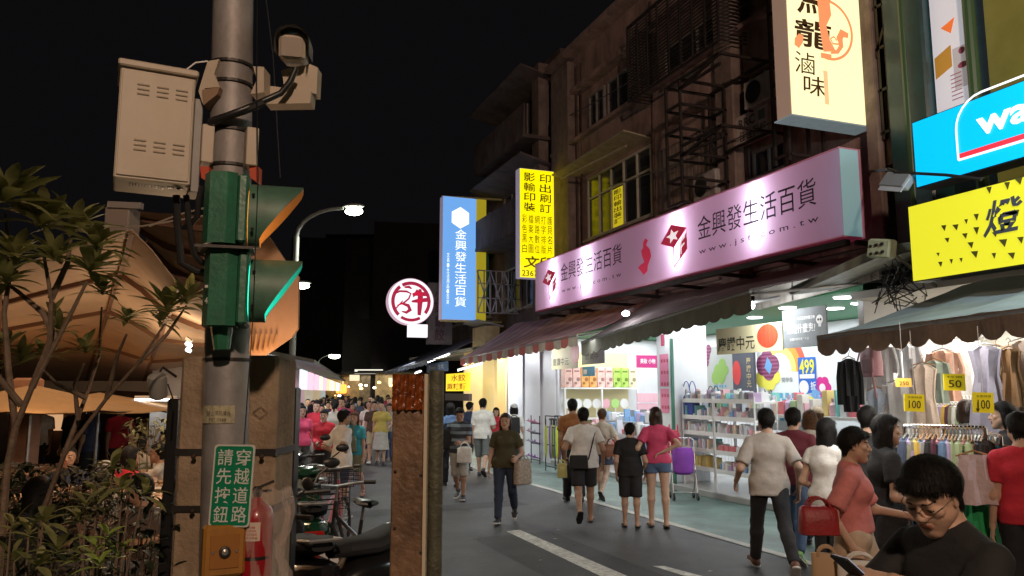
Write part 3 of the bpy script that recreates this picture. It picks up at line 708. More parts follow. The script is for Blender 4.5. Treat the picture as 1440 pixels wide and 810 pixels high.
# open steel sign frames bolted to the facade
def truss(name, label, P, r=.022, grp=None, m=None):
    mb = MB()
    for a, b_ in P: mb.bar(a, b_, r * 2)
    return solo(mb, name, m or mat('frame_black', (.03, .022, .018), .6, metal=.3, var=.3), label, 'sign frame', grp)
XT = XF - 1.15; ys = [Yp(938, XT, 200), Yp(958, XT, 200), Yp(1015, XT, 150)]; zt, zm, zb0 = Za(940, 122, XT), Za(940, 215, XT), Za(940, 292, XT); P = []
for yy in ys[:2]:
    for xx in (XF - .2, XF - 1.15): P.append(((xx, yy, zb0), (xx, yy, zt)))
for z in np.linspace(zb0, zt, 6):
    for yy in ys[:2]: P.append(((XF + .1, yy, z), (XF - 1.15, yy, z)))
    for xx in (XF - .2, XF - 1.15): P.append(((xx, ys[0], z), (xx, ys[1], z)))
for z in (zm, zt): P += [((XF - 1.15, ys[1], z), (XF - 1.15, ys[2], z)), ((XF - 1.15, ys[1], z - .18), (XF - 1.15, ys[2], z - .18)), ((XF - .2, ys[1], z), (XF - .2, ys[2], z)), ((XF - 1.15, ys[2], z), (XF + .1, ys[2], z)), ((XF - 1.15, ys[1], z - .18), (XF - 1.15, ys[2], z))]
truss('sign_frame', 'empty rusty steel sign frame standing out below the window cage', P)
P = []; ya, yb = Yp(1088, XF - .9), Yp(1108, XF - .9)
for yy in (ya, yb):
    for xx in (XF - .25, XF - .9): P.append(((xx, yy, 5.2), (xx, yy, 10)))
for k in range(9): z = 5.3 + k * .58; P += [((XF - .9, ya, z), (XF - .9, yb, z)), ((XF + .1, yb, z), (XF - .9, yb, z))]
truss('sign_frame', 'tall thin steel ladder frame beside the cream hanging sign', P)
P = []; ya, yb = Yp(1240), Yp(1272)
for k in range(8): z = 5.4 + k * .62; P += [((XF - .1, ya, z), (XF - .1, yb, z)), ((XF - .1, yb, z), (XF + .15, yb, z))]
for k in range(4): yy = ya + (yb - ya) * k / 3; P.append(((XF - .1, yy, 5.3), (XF - .1, yy, 9.9)))
P.append(((XF - .1, ya, 6.4), (XF - .1, yb, 7.2)))
truss('window_bars', 'black balcony bars with tangled wires between the cream sign and the teal column', P)
mb = MB(); mb.box((XF + .05, (ya + yb) / 2, 6.9), (.1, abs(ya - yb), 1.2)); 
window(b1, min(ya, yb), max(ya, yb), 6.6, 8.2, 3, pane=mat('curtained_glass', (.35, .34, .31), .4), tr=.5)
mb = MB(); mb.box((XF + .08, (Yp(1225) + Yp(1285)) / 2, 5.5), (.24, abs(Yp(1225) - Yp(1285)), 1.1)); mb.build('panel', mat('beige_board', (.3, .24, .18), .8, var=.3, vs=4, stain=((.14, .1, .07), .6)), b1)
# small old signboard
s = thing('wall_sign', 'faded small grey signboard with dark characters between the upper windows', 'sign', (XF - .1, Yp(1065), 6.1))
y1, y0 = Yp(1042), Yp(1088); y1, y0 = Yp(1042, XF, 185), Yp(1088, XF, 165); p = Panel((XF - .12, y1, Za(1042, 210)), (0, -1, 0), (0, 0, 1)); W_ = y1 - y0; mb = MB(); p.slab(mb, W_, .55, .08); mb.build('board', mat('faded_board', (.4, .34, .3), .7, var=.3, vs=6), s)
mb = MB(); p.text(mb, 'RRC', .1, .31, W_ * .5, .17, bold=.03); p.text(mb, '佳佳科技', .1, .06, W_ * .85, .2, bold=.02); mb.build('lettering', mat('faded_ink', (.06, .05, .05), .7), s)
mb = MB(); p.rect(mb, W_ * .72, .31, W_ * .2, .17); mb.build('emblem', mat('faded_teal', (.08, .13, .13), .7), s)
for px, py, X, lab in ((1000, 262, XF - .1, 'dusty air conditioner on the reddish house just above the pink sign'), (1075, 128, XF - .1, 'air conditioner below the framed window beside the cream hanging sign')):
    c = aX(px, py, X); t = thing('air_conditioner', lab, 'air conditioner', c); mb = MB(); mb.box(c, (.32, .72, .5), bev=.02); mb.build('case', mat('ac_grey', (.33, .3, .27), .6, var=.25, stain=((.12, .08, .06), .6)), t)
    mb = MB(); mb.lathe(c - Vector((.163, -.1, 0)), [(.2, 0), (.19, .012), (.02, .012)], 20, Euler((0, R(-90), 0)).to_matrix()); mb.build('fan_guard', BLACK, t); mb = MB(); [mb.bar(c + Vector((-.1, y, -.26)), c + Vector((.25, y, -.26)), .03) for y in (-.3, .3)]; mb.build('bracket', RUST, t)
# further houses, darker and stepping down
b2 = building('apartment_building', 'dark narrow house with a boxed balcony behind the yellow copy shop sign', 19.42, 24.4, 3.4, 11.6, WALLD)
for z in (4.4, 7.0, 9.6): window(b2, 20.2, 21.8, z, z + 1.3, 2, tr=0); window(b2, 22.4, 23.8, z, z + 1.3, 2, tr=0)
mb = MB(); 
for z in (6.4, 9.0): mb.box((XF - .25, 22, z), (1.1, 4.4, .1)); mb.box((XF - .75, 22, z + .5), (.06, 4.4, .9)); mb.box((XF - .3, 22, z + 1.9), (1.3, 4.6, .05), (0, .25, 0))
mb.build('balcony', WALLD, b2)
mb = MB(); mb.box((XF - .1, 20.2, 7), (.3, .5, 8.6)); mb.build('pier', PIER, b2)
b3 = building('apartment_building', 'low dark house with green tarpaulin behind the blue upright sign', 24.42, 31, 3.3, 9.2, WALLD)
for z in (4.4, 6.8): window(b3, 25.2, 27, z, z + 1.2, 2, tr=0); window(b3, 28.2, 30, z, z + 1.2, 2, tr=0)
mb = MB(); mb.box((XF - .1, 25.6, 6.2), (.05, 1.8, 2.6)); mb.box((XF - .5, 27.8, 5.6), (1.2, 4, .06), (0, .3, 0)); mb.build('tarpaulin', mat('green_tarp', (.02, .12, .08), .7, var=.3, bump=.4), b3)
# houses closing the bend of the street
fb = []
for i, (px, D, wd, h, lab) in enumerate(((515, 66, 12, 14, 'far dark block closing the bend of the street'), (575, 56, 9, 12, 'dark block rising behind the round red sign'), (452, 85, 16, 13.5, 'distant dark block left of the street bend'), (612, 44, 7, 10.5, 'dark block behind the grey upright signboard'))):
    c = aD(px, 551, D); c.z = 0; b = thing('far_building', lab, 'building', c, R(-12))
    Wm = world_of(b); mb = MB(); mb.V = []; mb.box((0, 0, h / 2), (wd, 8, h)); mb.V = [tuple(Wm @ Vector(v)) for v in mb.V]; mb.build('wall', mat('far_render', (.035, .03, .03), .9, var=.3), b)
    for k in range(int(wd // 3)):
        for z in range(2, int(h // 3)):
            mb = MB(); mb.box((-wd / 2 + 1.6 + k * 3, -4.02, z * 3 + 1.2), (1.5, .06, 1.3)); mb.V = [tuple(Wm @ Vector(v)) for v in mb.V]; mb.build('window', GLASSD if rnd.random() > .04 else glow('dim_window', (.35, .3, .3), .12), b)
for px, py in ((482, 367), (510, 368)):
    c = aD(px, py, 130); mb = MB(); mb.box(c, (1.2, .3, .7)); mb.build('lit_window', glow('far_warm_window', (.8, .35, .12), .9), fb and fb[0] or None) if False else None
c = aD(495, 551, 132); c.z = 0; tb = thing('tower_block', 'very distant tower seen only by two small warm lit windows', 'building', c, -PSI)
Wm = world_of(tb); h = 28
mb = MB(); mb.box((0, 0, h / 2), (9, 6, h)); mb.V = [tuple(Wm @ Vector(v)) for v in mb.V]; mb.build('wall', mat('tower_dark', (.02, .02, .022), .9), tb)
for px in (482, 510):
    for dy in (0, 5):
        a = aD(px, 365 + dy, 128.8); mb = MB(); mb.bar(a - CR * .65, a + CR * .65, .06, .3); mb.build('lit_window', glow('far_warm_window', (.9, .4, .18), .35), tb)
# teal-clad corner shop on the near right
b0 = building('shop_building', 'teal framed shop front behind the bright blue sign at the right edge', 1.5, 8.0, 3.3, 10.8, mat('dark_teal', (.012, .035, .035), .5, var=.3), x=XF + .1)
TEAL = mat('teal_column', (.02, .06, .062), .3, var=.2, coat=.3)
mb = MB(); y1, y0 = Yp(1272), Yp(1330); mb.box((XF - .1, (y0 + y1) / 2, 7), (.4, y1 - y0, 7.4), bev=.03); mb.build('column', TEAL, b0)
mb = MB(); 
for px in (1395, 1300): yy = Yp(px); mb.cyl((XF - .25, yy, 3.4), (XF - .25, yy, 10.6), .07, n=12)
mb.build('post', mat('green_post', (.05, .11, .05), .4), b0)
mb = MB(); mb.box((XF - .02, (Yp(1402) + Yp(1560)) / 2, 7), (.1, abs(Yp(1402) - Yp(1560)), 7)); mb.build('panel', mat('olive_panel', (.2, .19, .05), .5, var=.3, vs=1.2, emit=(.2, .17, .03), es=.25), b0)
pc = thing('shop_poster', 'tall white window poster with orange shapes above the bright blue sign', 'poster', (XF - .2, Yp(1360), 4.8))
y1, y0 = Yp(1333), Yp(1386); W_ = y1 - y0; p = Panel((XF - .18, y1, 4.6), (0, -1, 0), (0, 0, 1)); mb = MB(); p.slab(mb, W_, 4.2, .03)
mb.build('sheet', mat('poster_white', (.7, .7, .72), .4, emit=(.75, .76, .85), es=.42), pc)
z_ = lambda py: aX(1360, py, XF - .18).z - 4.6
mb = MB(); p.poly(mb, [(.28 * W_, z_(22)), (.68 * W_, z_(15)), (.55 * W_, z_(36))]); mb.build('shape', mat('poster_orange', (.75, .17, .04), .5, emit=(.9, .2, .04), es=.5), pc)
mb = MB(); p.poly(mb, [(.02, z_(62)), (.52 * W_, z_(52)), (.52 * W_, z_(84)), (.02, z_(94))]); mb.build('shape', mat('poster_ochre', (.5, .26, .05), .5, emit=(.6, .3, .04), es=.3), pc)
mb = MB(); p.rect(mb, .55 * W_, z_(120), .42 * W_, z_(60) - z_(120), .003); mb.build('pack_picture', mat('poster_grey', (.5, .5, .5), .5, emit=(.6, .55, .6), es=.3), pc)
mb = MB(); p.disc(mb, .8 * W_, z_(67), .045); p.disc(mb, .8 * W_, z_(88), .07, r2=.04)
for k in range(7): p.rect(mb, .45 * W_, z_(98 + k * 6), .3 * W_, .012, .006)
mb.build('pack_marks', mat('poster_pink', (.45, .1, .2), .5), pc)

# ------------------------------------------------------------------ awnings
def awning(name, label, fl, fr, bl, br, drop, n, m_top, m_val, sag=.05, frame=True, scal=.35, group=None, m_alt=None):
    fl, fr, bl, br = map(Vector, (fl, fr, bl, br)); t = thing(name, label, 'awning', (fl + fr + bl + br) / 4, 0, group)
    rows = []
    for i in range(9):
        a = i / 8; row = []
        for j in range(n + 1):
            b = j / n; q = (fl.lerp(fr, b)).lerp(bl.lerp(br, b), a); q = q - Vector((0, 0, sag * math.sin(math.pi * a) * (1 + .35 * math.sin(b * 21)) + .012 * math.sin(j * 2.1 + i))); row.append(q)
        rows.append(row)
    mb = MB(); mb.sheet(rows, .012); mb.build('cover', m_top, t, True)
    mb = MB(); k = 5; out = Vector((-.012, 0, 0))
    for j in range(n):
        if m_alt: mb.m = j % 2
        a, b = fl.lerp(fr, j / n), fl.lerp(fr, (j + 1) / n); top = [a, b]
        wv = lambda u: Vector((.025 * math.sin((j + u) * 1.9), 0, 0))
        P = []; 
        for i in range(k + 1): u = i / k; q = a.lerp(b, u) - Vector((0, 0, drop * (1 - scal + scal * (1 - abs(2 * u - 1) ** 2.4)))) + wv(u); P.append(q)
        T = [a.lerp(b, i / k) for i in range(k + 1)]
        for i in range(k): mb.prism([T[i], T[i + 1], P[i + 1], P[i]], out)
    mb.build('valance', [m_val, m_alt] if m_alt else m_val, t)
    if frame:
        mb = MB(); mb.tube([fl - Vector((0, 0, .03)), fr - Vector((0, 0, .03))], .022, 6)
        for b in (0.04, .35, .65, .96): mb.tube([fl.lerp(fr, b) - Vector((0, 0, .04)), bl.lerp(br, b) - Vector((0, 0, .45))], .02, 6)
        mb.build('arm', GALV, t)
    return t
AWN_D = mat('awning_dark', (.15, .12, .13), .8, var=.25, vs=2, bump=.3, bs=12)
AWN_V = mat('awning_olive', (.11, .105, .08), .85, var=.25, vs=4, bump=.3, bs=12)
AWN_R = mat('awning_burgundy', (.5, .24, .28), .8, var=.3, vs=2, bump=.3, bs=10, stripes=(1, .62, .45, (.5, .4, .4)))
VAL_R = mat('valance_red', (.45, .12, .11), .8, var=.2); VAL_C = mat('valance_cream', (.45, .38, .33), .8, var=.2)
f0 = aX(818, 480, 6.9); f1 = aX(1055, 407, 6.3)
awning('shop_awning', 'dark sagging awning with olive scalloped edge below the pink shop sign', f0, f1, (8.6, f0.y + .2, 3.72), (8.6, f1.y - .5, 3.75), .3, 17, AWN_D, AWN_V, scal=.14)
f2 = aX(648, 503, 6.9); f3 = aX(812, 470, 6.9)
awning('shop_awning', 'burgundy awning with red and cream striped edge left of the dark awning', f2, f3, (8.6, f2.y, 3.85), (8.6, f3.y + .1, 3.66), .24, 20, AWN_R, VAL_R, m_alt=VAL_C, scal=.18)
f4 = Vector((6.6, 31, 2.62)); f5 = Vector((6.6, 24.6, 2.82))
awning('shop_awning', 'far blue grey awning below the blue upright sign', f4, f5, (8.6, 31, 3.55), (8.6, 24.6, 3.7), .17, 24, mat('awning_blue', (.11, .12, .17), .7, var=.2), mat('awning_blue_edge', (.14, .16, .22), .7, var=.2))
f6 = aX(1150, 472, 5.9); f7 = Vector((5.6, 3.2, f6.z + .06)); 
AWN_G = mat('awning_green', (.24, .31, .34), .7, var=.3, vs=1.5, bump=.3, bs=10); AWN_B = mat('awning_brown', (.2, .155, .13), .85, var=.3, vs=5, bump=.3, bs=12)
awning('shop_awning', 'grey green awning with brown scalloped edge over the clothes stall', f6, f7, (7.9, f6.y - .1, 3.0), (7.9, 3.0, 3.1), .22, 13, AWN_G, AWN_B, scal=.3)
# steel edge of the pavement roof over the stationery shop
mb = MB(); a = Vector(aX(1110, 405, 7.2)); b_ = Vector(aX(1240, 345, 7.2)); 
mb.prism([a, b_, b_ + Vector((0, 0, -.12)), a + Vector((0, 0, -.1))], (.9, 0, .14)); mb.bar(b_, b_ + Vector((.1, -.6, -.55)), .03)
solo(mb, 'metal_eave', mat('worn_tin', (.3, .31, .27), .5, metal=.3, var=.4, vs=5), 'bent tin eave plate beside the end of the pink sign', 'eave')
a, b_ = aX(1062, 436, 7.95), aX(1236, 392, 7.95); mb = MB(); mb.prism([a, b_, b_ + Vector((0, 0, .3)), a + Vector((0, 0, .3))], (.05, 0, 0)); [mb.bar(a.lerp(b_, k) + Vector((-.02, 0, .3)), a.lerp(b_, k) + Vector((-.02, 0, 0)), .03) for k in (.05, .35, .65, .95)]
solo(mb, 'fascia_board', mat('fascia_white', (.5, .47, .43), .7, var=.25, vs=4, stain=((.2, .16, .12), .6)), 'stained white fascia board above the grey skull banner', 'fascia')
c = aX(1240, 350, 7.1); mb = MB(); mb.box(c, (.14, .3, .22), (0.2, 0, .1), bev=.02)
t = thing('junction_box', 'small pale green electric box on the tin eave', 'electric box', c); mb.build('case', mat('pale_green', (.4, .45, .3), .5, var=.2), t)
mb = MB(); [mb.box(c + Vector((-.08, y, z)), (.02, .03, .03)) for y in (-.08, 0, .08) for z in (-.05, .04)]; mb.build('socket', BLACK, t)
# ------------------------------------------------------------------ signs
def signbox(name, label, O, U, w, h, dep, m_face, m_side, group=None, V=(0, 0, 1), rim=None):
    t = thing(name, label, 'sign', O, 0, group); p = Panel(O, U, V)
    mb = MB(); p.rect(mb, .0, .0, w, h, -.012, dep - .012); mb.build('casing', m_side, t)
    mb = MB(); p.rect(mb, .012, .012, w - .024, h - .024, 0, .0115); mb.build('face', m_face, t)
    return t, p
INK = mat('sign_ink', (.012, .01, .018), .6)
# long pink shop sign: translucent face, real lamps inside the box
tl, bl, br, tr = aX(752, 372, 7.7), aX(753, 438.5, 7.7), aX(1187, 333, 7.7), aX(1181, 205.5, 7.7)
Lw = bl.y - br.y; zb = (bl.z + br.z) / 2; ht = (tl.z + tr.z) / 2 - zb
JS = thing('shop_sign', 'long pink lit shop sign with black characters and red cube emblems', 'sign', (7.7, bl.y, zb)); p = Panel((7.7, bl.y, zb), (0, -1, 0), (0, 0, 1))
pink = mat('pink_acrylic', (.3, .22, .28), .5, emit=(.5, .34, .46), es=.3)
nt = pink.node_tree; pr = nt.nodes['Principled BSDF']; tr_ = nt.nodes.new('ShaderNodeBsdfTranslucent'); tr_.inputs[0].default_value = (.8, .7, .84, 1); ad = nt.nodes.new('ShaderNodeMixShader')
ad.inputs[0].default_value = .55; nt.links.new(pr.outputs[0], ad.inputs[1]); nt.links.new(tr_.outputs[0], ad.inputs[2]); nt.links.new(ad.outputs[0], nt.nodes['Material Output'].inputs[0])
mb = MB(); p.rect(mb, 0, .02, Lw, ht - .04, 0); mb.build('face', pink, JS)
mb = MB(); dp = .34
p.rect(mb, 0, 0, Lw, ht, -dp, .02)
for (a, b, c, d, dd) in ((0, 0, Lw, .02, dp), (0, ht - .02, Lw, .02, dp)): p.rect(mb, a, b, c, d, .012, dd)
mb.build('casing', mat('sign_casing_pink', (.45, .25, .33), .5, emit=(.6, .05, .14), es=.1), JS)
mb = MB(); p.rect(mb, Lw - .015, .021, .015, ht - .042, -.01, dp - .03); mb.build('end_panel', mat('sign_end', (.25, .42, .45), .5, emit=(.24, .42, .45), es=.42), JS)
U_ = lambda px: bl.y - aX(px, 405 - (px - 752) * .31, 7.7).y
for px in (778, 824, 951, 1063):
    u = U_(px); pw = {778: 9, 824: 11, 951: 9, 1063: 8}[px]
    for v in (.32, .62, .9): lamp('POINT', p.p(u, v * ht / 1.1, -.17), pw * 1.25, (.93, .86, 1), .03)
mb = MB(); gh = .42
a, b = U_(789), U_(875); p.text(mb, '金興發生活百貨', a, ht * .46, b - a, gh, .01, .0); p.text(mb, 'w w w . j s f . c o m . t w', a + .05, ht * .22, (b - a) * .97, .12, .01, .004)
a, b = U_(982), U_(1149); p.text(mb, '金興發生活百貨', a, ht * .44, b - a, .4, .01, .0); p.text(mb, 'w w w . j s f . c o m . t w', a + .02, ht * .22, (b - a) * 1.0, .12, .01, .004)
mb.build('lettering', INK, JS)
REDM = mat('emblem_red', (.5, .03, .07), .5, emit=(.6, .03, .08), es=.35)
mb = MB(); mw = MB()
def cube_emblem(u, v, s, kx=1.45):
    X_ = lambda L: [(u + (a - u) * kx, b) for a, b in L]
    top = [(0, .76), (-.36, .56), (-.02, .36), (.4, .6)]; 
    p.poly(mb, X_([(u + a * s, v + b * s) for a, b in ((-.38, .6), (-.04, 1.0), (.4, .8), (.0, .42))]), .008)
    p.stroke(mb, X_([(u + a * s, v + b * s) for a, b in ((.0, .42), (.4, .8), (.4, .3), (.02, -.06), (.0, .42))]), .05 * s, .008)
    p.poly(mb, X_([(u + a * s, v + b * s) for a, b in ((.2, .5), (.39, .68), (.39, .28), (.2, .1))]), .009)
    st = []
    for i in range(10):
        A = math.pi / 2 + i * math.pi / 5 + .2; r_ = (.2 if i % 2 == 0 else .085) * s; st.append((u + .0 * s + r_ * math.cos(A), v + .7 * s + r_ * math.sin(A) * .9))
    for i in range(10): p.poly(mw, X_([(u, v + .7 * s), st[i], st[(i + 1) % 10]]), .012)
    p.stroke(mw, X_([(u + a * s, v + b * s) for a, b in ((.24, .2), (.24, .5), (.36, .6))]), .04 * s, .012); p.stroke(mw, X_([(u + a * s, v + b * s) for a, b in ((.24, .36), (.34, .45))]), .04 * s, .012)
cube_emblem(U_(772), ht * .22, .7); cube_emblem(U_(947), ht * .2, .74)
# island-shaped ribbon emblem between them
u0 = U_(906); isl = [(.06, .88), (.12, .97), (.2, .9), (.14, .8), (.24, .68), (.28, .5), (.18, .3), (.16, .16), (.06, .1), (-.06, .26), (-.1, .3), (-.04, .36), (.08, .4), (.02, .58), (-.0, .7), (.06, .76)]
p.poly(mb, [(u0 - .1 + a * 1.3, ht * .1 + b * .8) for a, b in isl], .008)
mb.build('emblem', mat('emblem_pale_red', (.5, .03, .07), .5, emit=(.6, .03, .08), es=.35), JS); mw.build('emblem_detail', mat('emblem_white', (.8, .8, .8), .5, emit=(1, .9, .95), es=.7), JS)
mb = MB(); mb.bar((7.75, bl.y, zb - .07), (7.75, br.y, zb - .07), .1, .08); [mb.bar((7.9, bl.y - Lw * k / 7, zb - .06), (8.95, bl.y - Lw * k / 7, zb - .1), .06) for k in range(8)]; mb.build('bracket', STEEL, JS)

# cream hanging sign 烏龍滷味
Y0 = 8.3; a, b = aY(1114, 166, Y0), aY(1226, 173, Y0); cw = b.x - a.x; cz = (a.z + b.z) / 2
cream = glow('cream_sign_face', (1.0, .88, .46), 1.25)
t, p = signbox('hanging_sign', 'tall cream lit hanging sign with brushed brown characters and orange swirl', (a.x, Y0, cz), (1, 0, 0), cw, 3.2, .3, cream, mat('cream_sign_side', (.5, .42, .36), .6, emit=(.3, .17, .12), es=.3))
mb = MB(); mb.box((a.x + cw / 2, Y0 + .16, cz - .012), (cw + .04, .36, .02)); mb.build('base_plate', mat('pale_teal_tin', (.3, .38, .4), .5, var=.2, emit=(.3, .4, .42), es=.3), t)  # slight emission stands in for sign light on the tin plate
BR = mat('brush_brown', (.09, .04, .01), .7); S_ = cw / 112; Sy = S_ * .78
def q(px, py): return ((px - 1114) * S_ * 1.0 + .02, (170 - py) * Sy + .0)
mb = MB()
x, y = q(1118, 68); p.text(mb, '龍', x + .02, y, 52 * S_, 42 * Sy, .004, .018, slant=.1)
x, y = q(1119, 108); p.text(mb, '滷', x, y, 27 * S_, 32 * Sy, .004, .0, slant=.05)
x, y = q(1131, 138); p.text(mb, '味', x - .02, y, 31 * S_, 29 * Sy, .004, .005, slant=.05)
x, y = q(1122, 18); p.text(mb, '烏', x + .05, y - .01, 46 * S_, 62 * Sy, .004, .018, slant=.1)
mb.build('lettering', BR, t)
OR = mat('swirl_orange', (.8, .25, .1), .6, emit=(.95, .32, .13), es=.75); mb = MB()
def C2(pts): return [q(a, b) for a, b in pts]
x, y = q(1168, 35); p.ring(mb, x, y, 36 * S_, 3.2 * S_, .006, -100, 105)
p.poly(mb, C2(((1155, -30), (1172, -18), (1174, 12), (1166, 30), (1170, 50), (1178, 66), (1160, 70), (1156, 30))), .0065)
p.stroke(mb, C2(((1197, 38), (1188, 36), (1184, 45), (1186, 56), (1180, 66), (1170, 70))), [6 * S_, 10 * S_, 9 * S_, 6 * S_, 5 * S_, 2 * S_], .007)
p.stroke(mb, C2(((1183, 54), (1174, 55), (1171, 48), (1176, 44), (1180, 49))), 2 * S_, .007)
x, y = q(1156, 80); p.rect(mb, x, y, 15 * S_, 8 * Sy, .0065)
p.poly(mb, C2(((1127, 50), (1133, 52), (1132, 62), (1126, 72), (1120, 68), (1121, 58))), .0065)
mb.build('swirl', OR, t); mb = MB(); x, y = q(1158, 148); p.rect(mb, x, y, 6 * S_, 50 * Sy, .0065); x, y = q(1161, 97); p.rect(mb, x, y, .8 * S_, 15 * Sy, .0065); mb.build('tassel', mat('tassel_tan', (.7, .5, .25), .6, emit=(.9, .6, .3), es=.7), t)

# blue upright sign
Y0 = 24.; a, b, b2_ = aY(621, 449, Y0), aY(669, 449, Y0), aY(683, 449, Y0); bw = b.x - a.x; bz = a.z; bh = aY(621, 275, Y0).z - bz
t, p = signbox('upright_sign', 'upright blue lit sign with white hexagon and white characters', (a.x, Y0, bz), (1, 0, 0), bw, bh, .35, glow('blue_sign_face', (.16, .4, .85), 1.0), mat('pale_mauve', (.45, .4, .5), .5, emit=(.4, .36, .5), es=.4))
WE = glow('white_letters', (1, 1, 1), 1.3); mb = MB(); hx = [(bw * .52 + .34 * math.sin(math.pi / 3 * i), bh * .83 + .36 * math.cos(math.pi / 3 * i)) for i in range(6)]; p.poly(mb, hx); mb.build('hexagon', WE, t)
mb = MB(); p.col(mb, '金興發生活百貨', bw * .36, bh * .1, bw * .36, bh * .64, .006, .0); p.col(mb, '文具·生活用品·百貨', bw * .13, bh * .12, bw * .08, bh * .42, .006, .0); mb.build('lettering', WE, t)
mb = MB(); mb.box(((b.x + b2_.x) / 2 + .01, Y0 + .14, bz + bh / 2 - .03), (b2_.x - b.x - .02, .3, bh + .06)); mb.build('yellow_side', mat('yellow_side', (.5, .42, .03), .5, emit=(.55, .45, .02), es=.5), t)
mb = MB(); 
for z in (bz + bh + .02, bz - .03): mb.bar((a.x, Y0 + .2, z), (8.9, Y0 - .1, z), .06)
for z in (bz + bh * .6, bz + bh * .72): mb.bar((b2_.x, Y0 + .2, z), (8.9, Y0 + .2, z), .05)
for k in range(4): u = b2_.x + (8.9 - b2_.x) * k / 4; e = (8.9 - b2_.x) / 4; mb.bar((u, Y0 + .2, bz + bh * (.6 if k % 2 else .72)), (u + e, Y0 + .2, bz + bh * (.72 if k % 2 else .6)), .03)
mb.build('bracket', mat('yellowed_steel', (.4, .36, .16), .6, metal=.3), t)
P = []                                           # steel lattice behind it
for k in range(7): xx = 7.6 + k * .2; P.append(((xx, 22.5, 4.2), (xx, 22.5, 5.5)))
for z in (4.2, 4.65, 5.1, 5.5): P.append(((7.6, 22.5, z), (8.95, 22.5, z)))
for k in range(3): P += [((7.6 + k * .45, 22.5, 4.2), (8.05 + k * .45, 22.5, 5.5)), ((7.6 + k * .45, 22.6, 5.5), (8.05 + k * .45, 22.6, 4.2))]
truss('sign_frame', 'dense bare steel lattice between the blue upright sign and the pink sign', P, .016, m=mat('pale_steel', (.3, .3, .32), .5, metal=.4))
# yellow copy shop sign
Y0 = 19.1; a, b = aY(731, 390, Y0), aY(780, 390, Y0); yw = b.x - a.x; yz0 = a.z; yh = aY(731, 236, Y0).z - yz0
t, p = signbox('upright_sign', 'upright yellow lit sign crowded with black characters', (a.x, Y0, yz0), (1, 0, 0), yw, yh, .3, glow('yellow_sign_face', (1., .82, .0), 1.15), mat('pale_mauve', (.45, .4, .5), .5))
mb = MB(); p.col(mb, '影輸印裝', yw * .1, yh * .6, yw * .36, yh * .37, .005, .009); p.col(mb, '印出刷訂', yw * .56, yh * .6, yw * .36, yh * .37, .005, .009)
for i, s in enumerate(('彩色黑白', '檔案大圖', '網路數位', '打字排版', '護貝名片')): p.col(mb, s, yw * (.06 + i * .182), yh * .22, yw * .15, yh * .36, .005, .0)
mb.build('lettering', mat('ink_black', (.02, .015, .0), .7), t)
mb = MB(); p.text(mb, '文印', yw * .1, yh * .09, yw * .8, yh * .11, .005, .02, slant=.2); p.text(mb, '2367-889', yw * .06, yh * .015, yw * .85, yh * .055, .005, .012); mb.build('lettering', mat('ink_olive', (.16, .13, .0), .7), t)
mb = MB(); [mb.bar((a.x + .1, Y0 + .15, z), (8.95, Y0 + .15, z), .05) for z in (yz0 + .3, yz0 + yh - .2)]; mb.build('bracket', STEEL, t)
# round red sign with its small white box
Y0 = 25.; c = aY(578, 424, Y0); rr = 32 / F * Y0 * 1.06; t = thing('round_sign', 'round white lit sign with red ring and brushed red character', 'sign', c); p = Panel(c, (1, 0, 0), (0, 0, 1))
mb = MB(); mb.tube([c + Vector((0, .3, 0)), c + Vector((0, .0, 0))], rr, 40); mb.build('casing', mat('rose_rim', (.5, .25, .35), .5, emit=(.9, .6, .75), es=.6), t, True)
mb = MB(); p.disc(mb, 0, 0, rr * .97, .006, k=40); mb.build('face', glow('white_sign_face', (1, .93, .97), 1.15), t)
RD = mat('sign_crimson', (.55, .02, .07), .6, emit=(.62, .03, .1), es=.5); mb = MB(); p.ring(mb, 0, 0, rr * .86, rr * .15, .012, -38, 120); p.ring(mb, 0, 0, rr * .86, rr * .15, .012, 128, 228); p.ring(mb, 0, 0, rr * .86, rr * .13, .012, 238, 300)
s = rr
def st(pts, w): p.stroke(mb, [(a * s, b * s) for a, b in pts], [x_ * s * 1.5 for x_ in w], .014)
st([(.05, .3), (.2, .34), (.62, .34), (.8, .3)], [.06, .12, .12, .05]); st([(.38, .55), (.4, .2), (.38, -.2), (.36, -.58)], [.08, .16, .14, .1]); st([(.02, .0), (.3, .04), (.7, .1), (.86, .02)], [.05, .12, .12, .05]); st([(.3, .5), (.2, .34), (.08, .2)], [.1, .1, .03])
st([(-.7, .3), (-.5, .42), (-.2, .42), (-.02, .34), (-.1, .12), (-.3, -.06), (-.5, -.14)], [.03, .06, .06, .05, .05, .05, .03]); st([(-.6, -.2), (-.4, -.1), (-.12, -.18), (-.04, -.36), (-.2, -.48), (-.4, -.44)], [.03, .06, .1, .12, .08, .03]); st([(-.3, .6), (-.1, .62), (.02, .55)], [.05, .08, .04]); st([(-.36, .02), (-.7, -.38)], [.03, .04])
mb.build('character', RD, t)
c2 = aY(588, 465, Y0); mb = MB(); mb.box(c2 + Vector((0, .1, 0)), (.64, .2, .42)); mb.build('lower_box', glow('white_sign_face', (1, .93, .97), 1.15), t)
mb = MB(); mb.bar(c + Vector((rr * .9, .15, 0)), Vector((8.9, Y0 + .15, c.z)), .06); mb.bar(c + Vector((.1, .15, -rr * .9)), c2 + Vector((0, .15, .2)), .04); mb.build('bracket', STEEL, t)
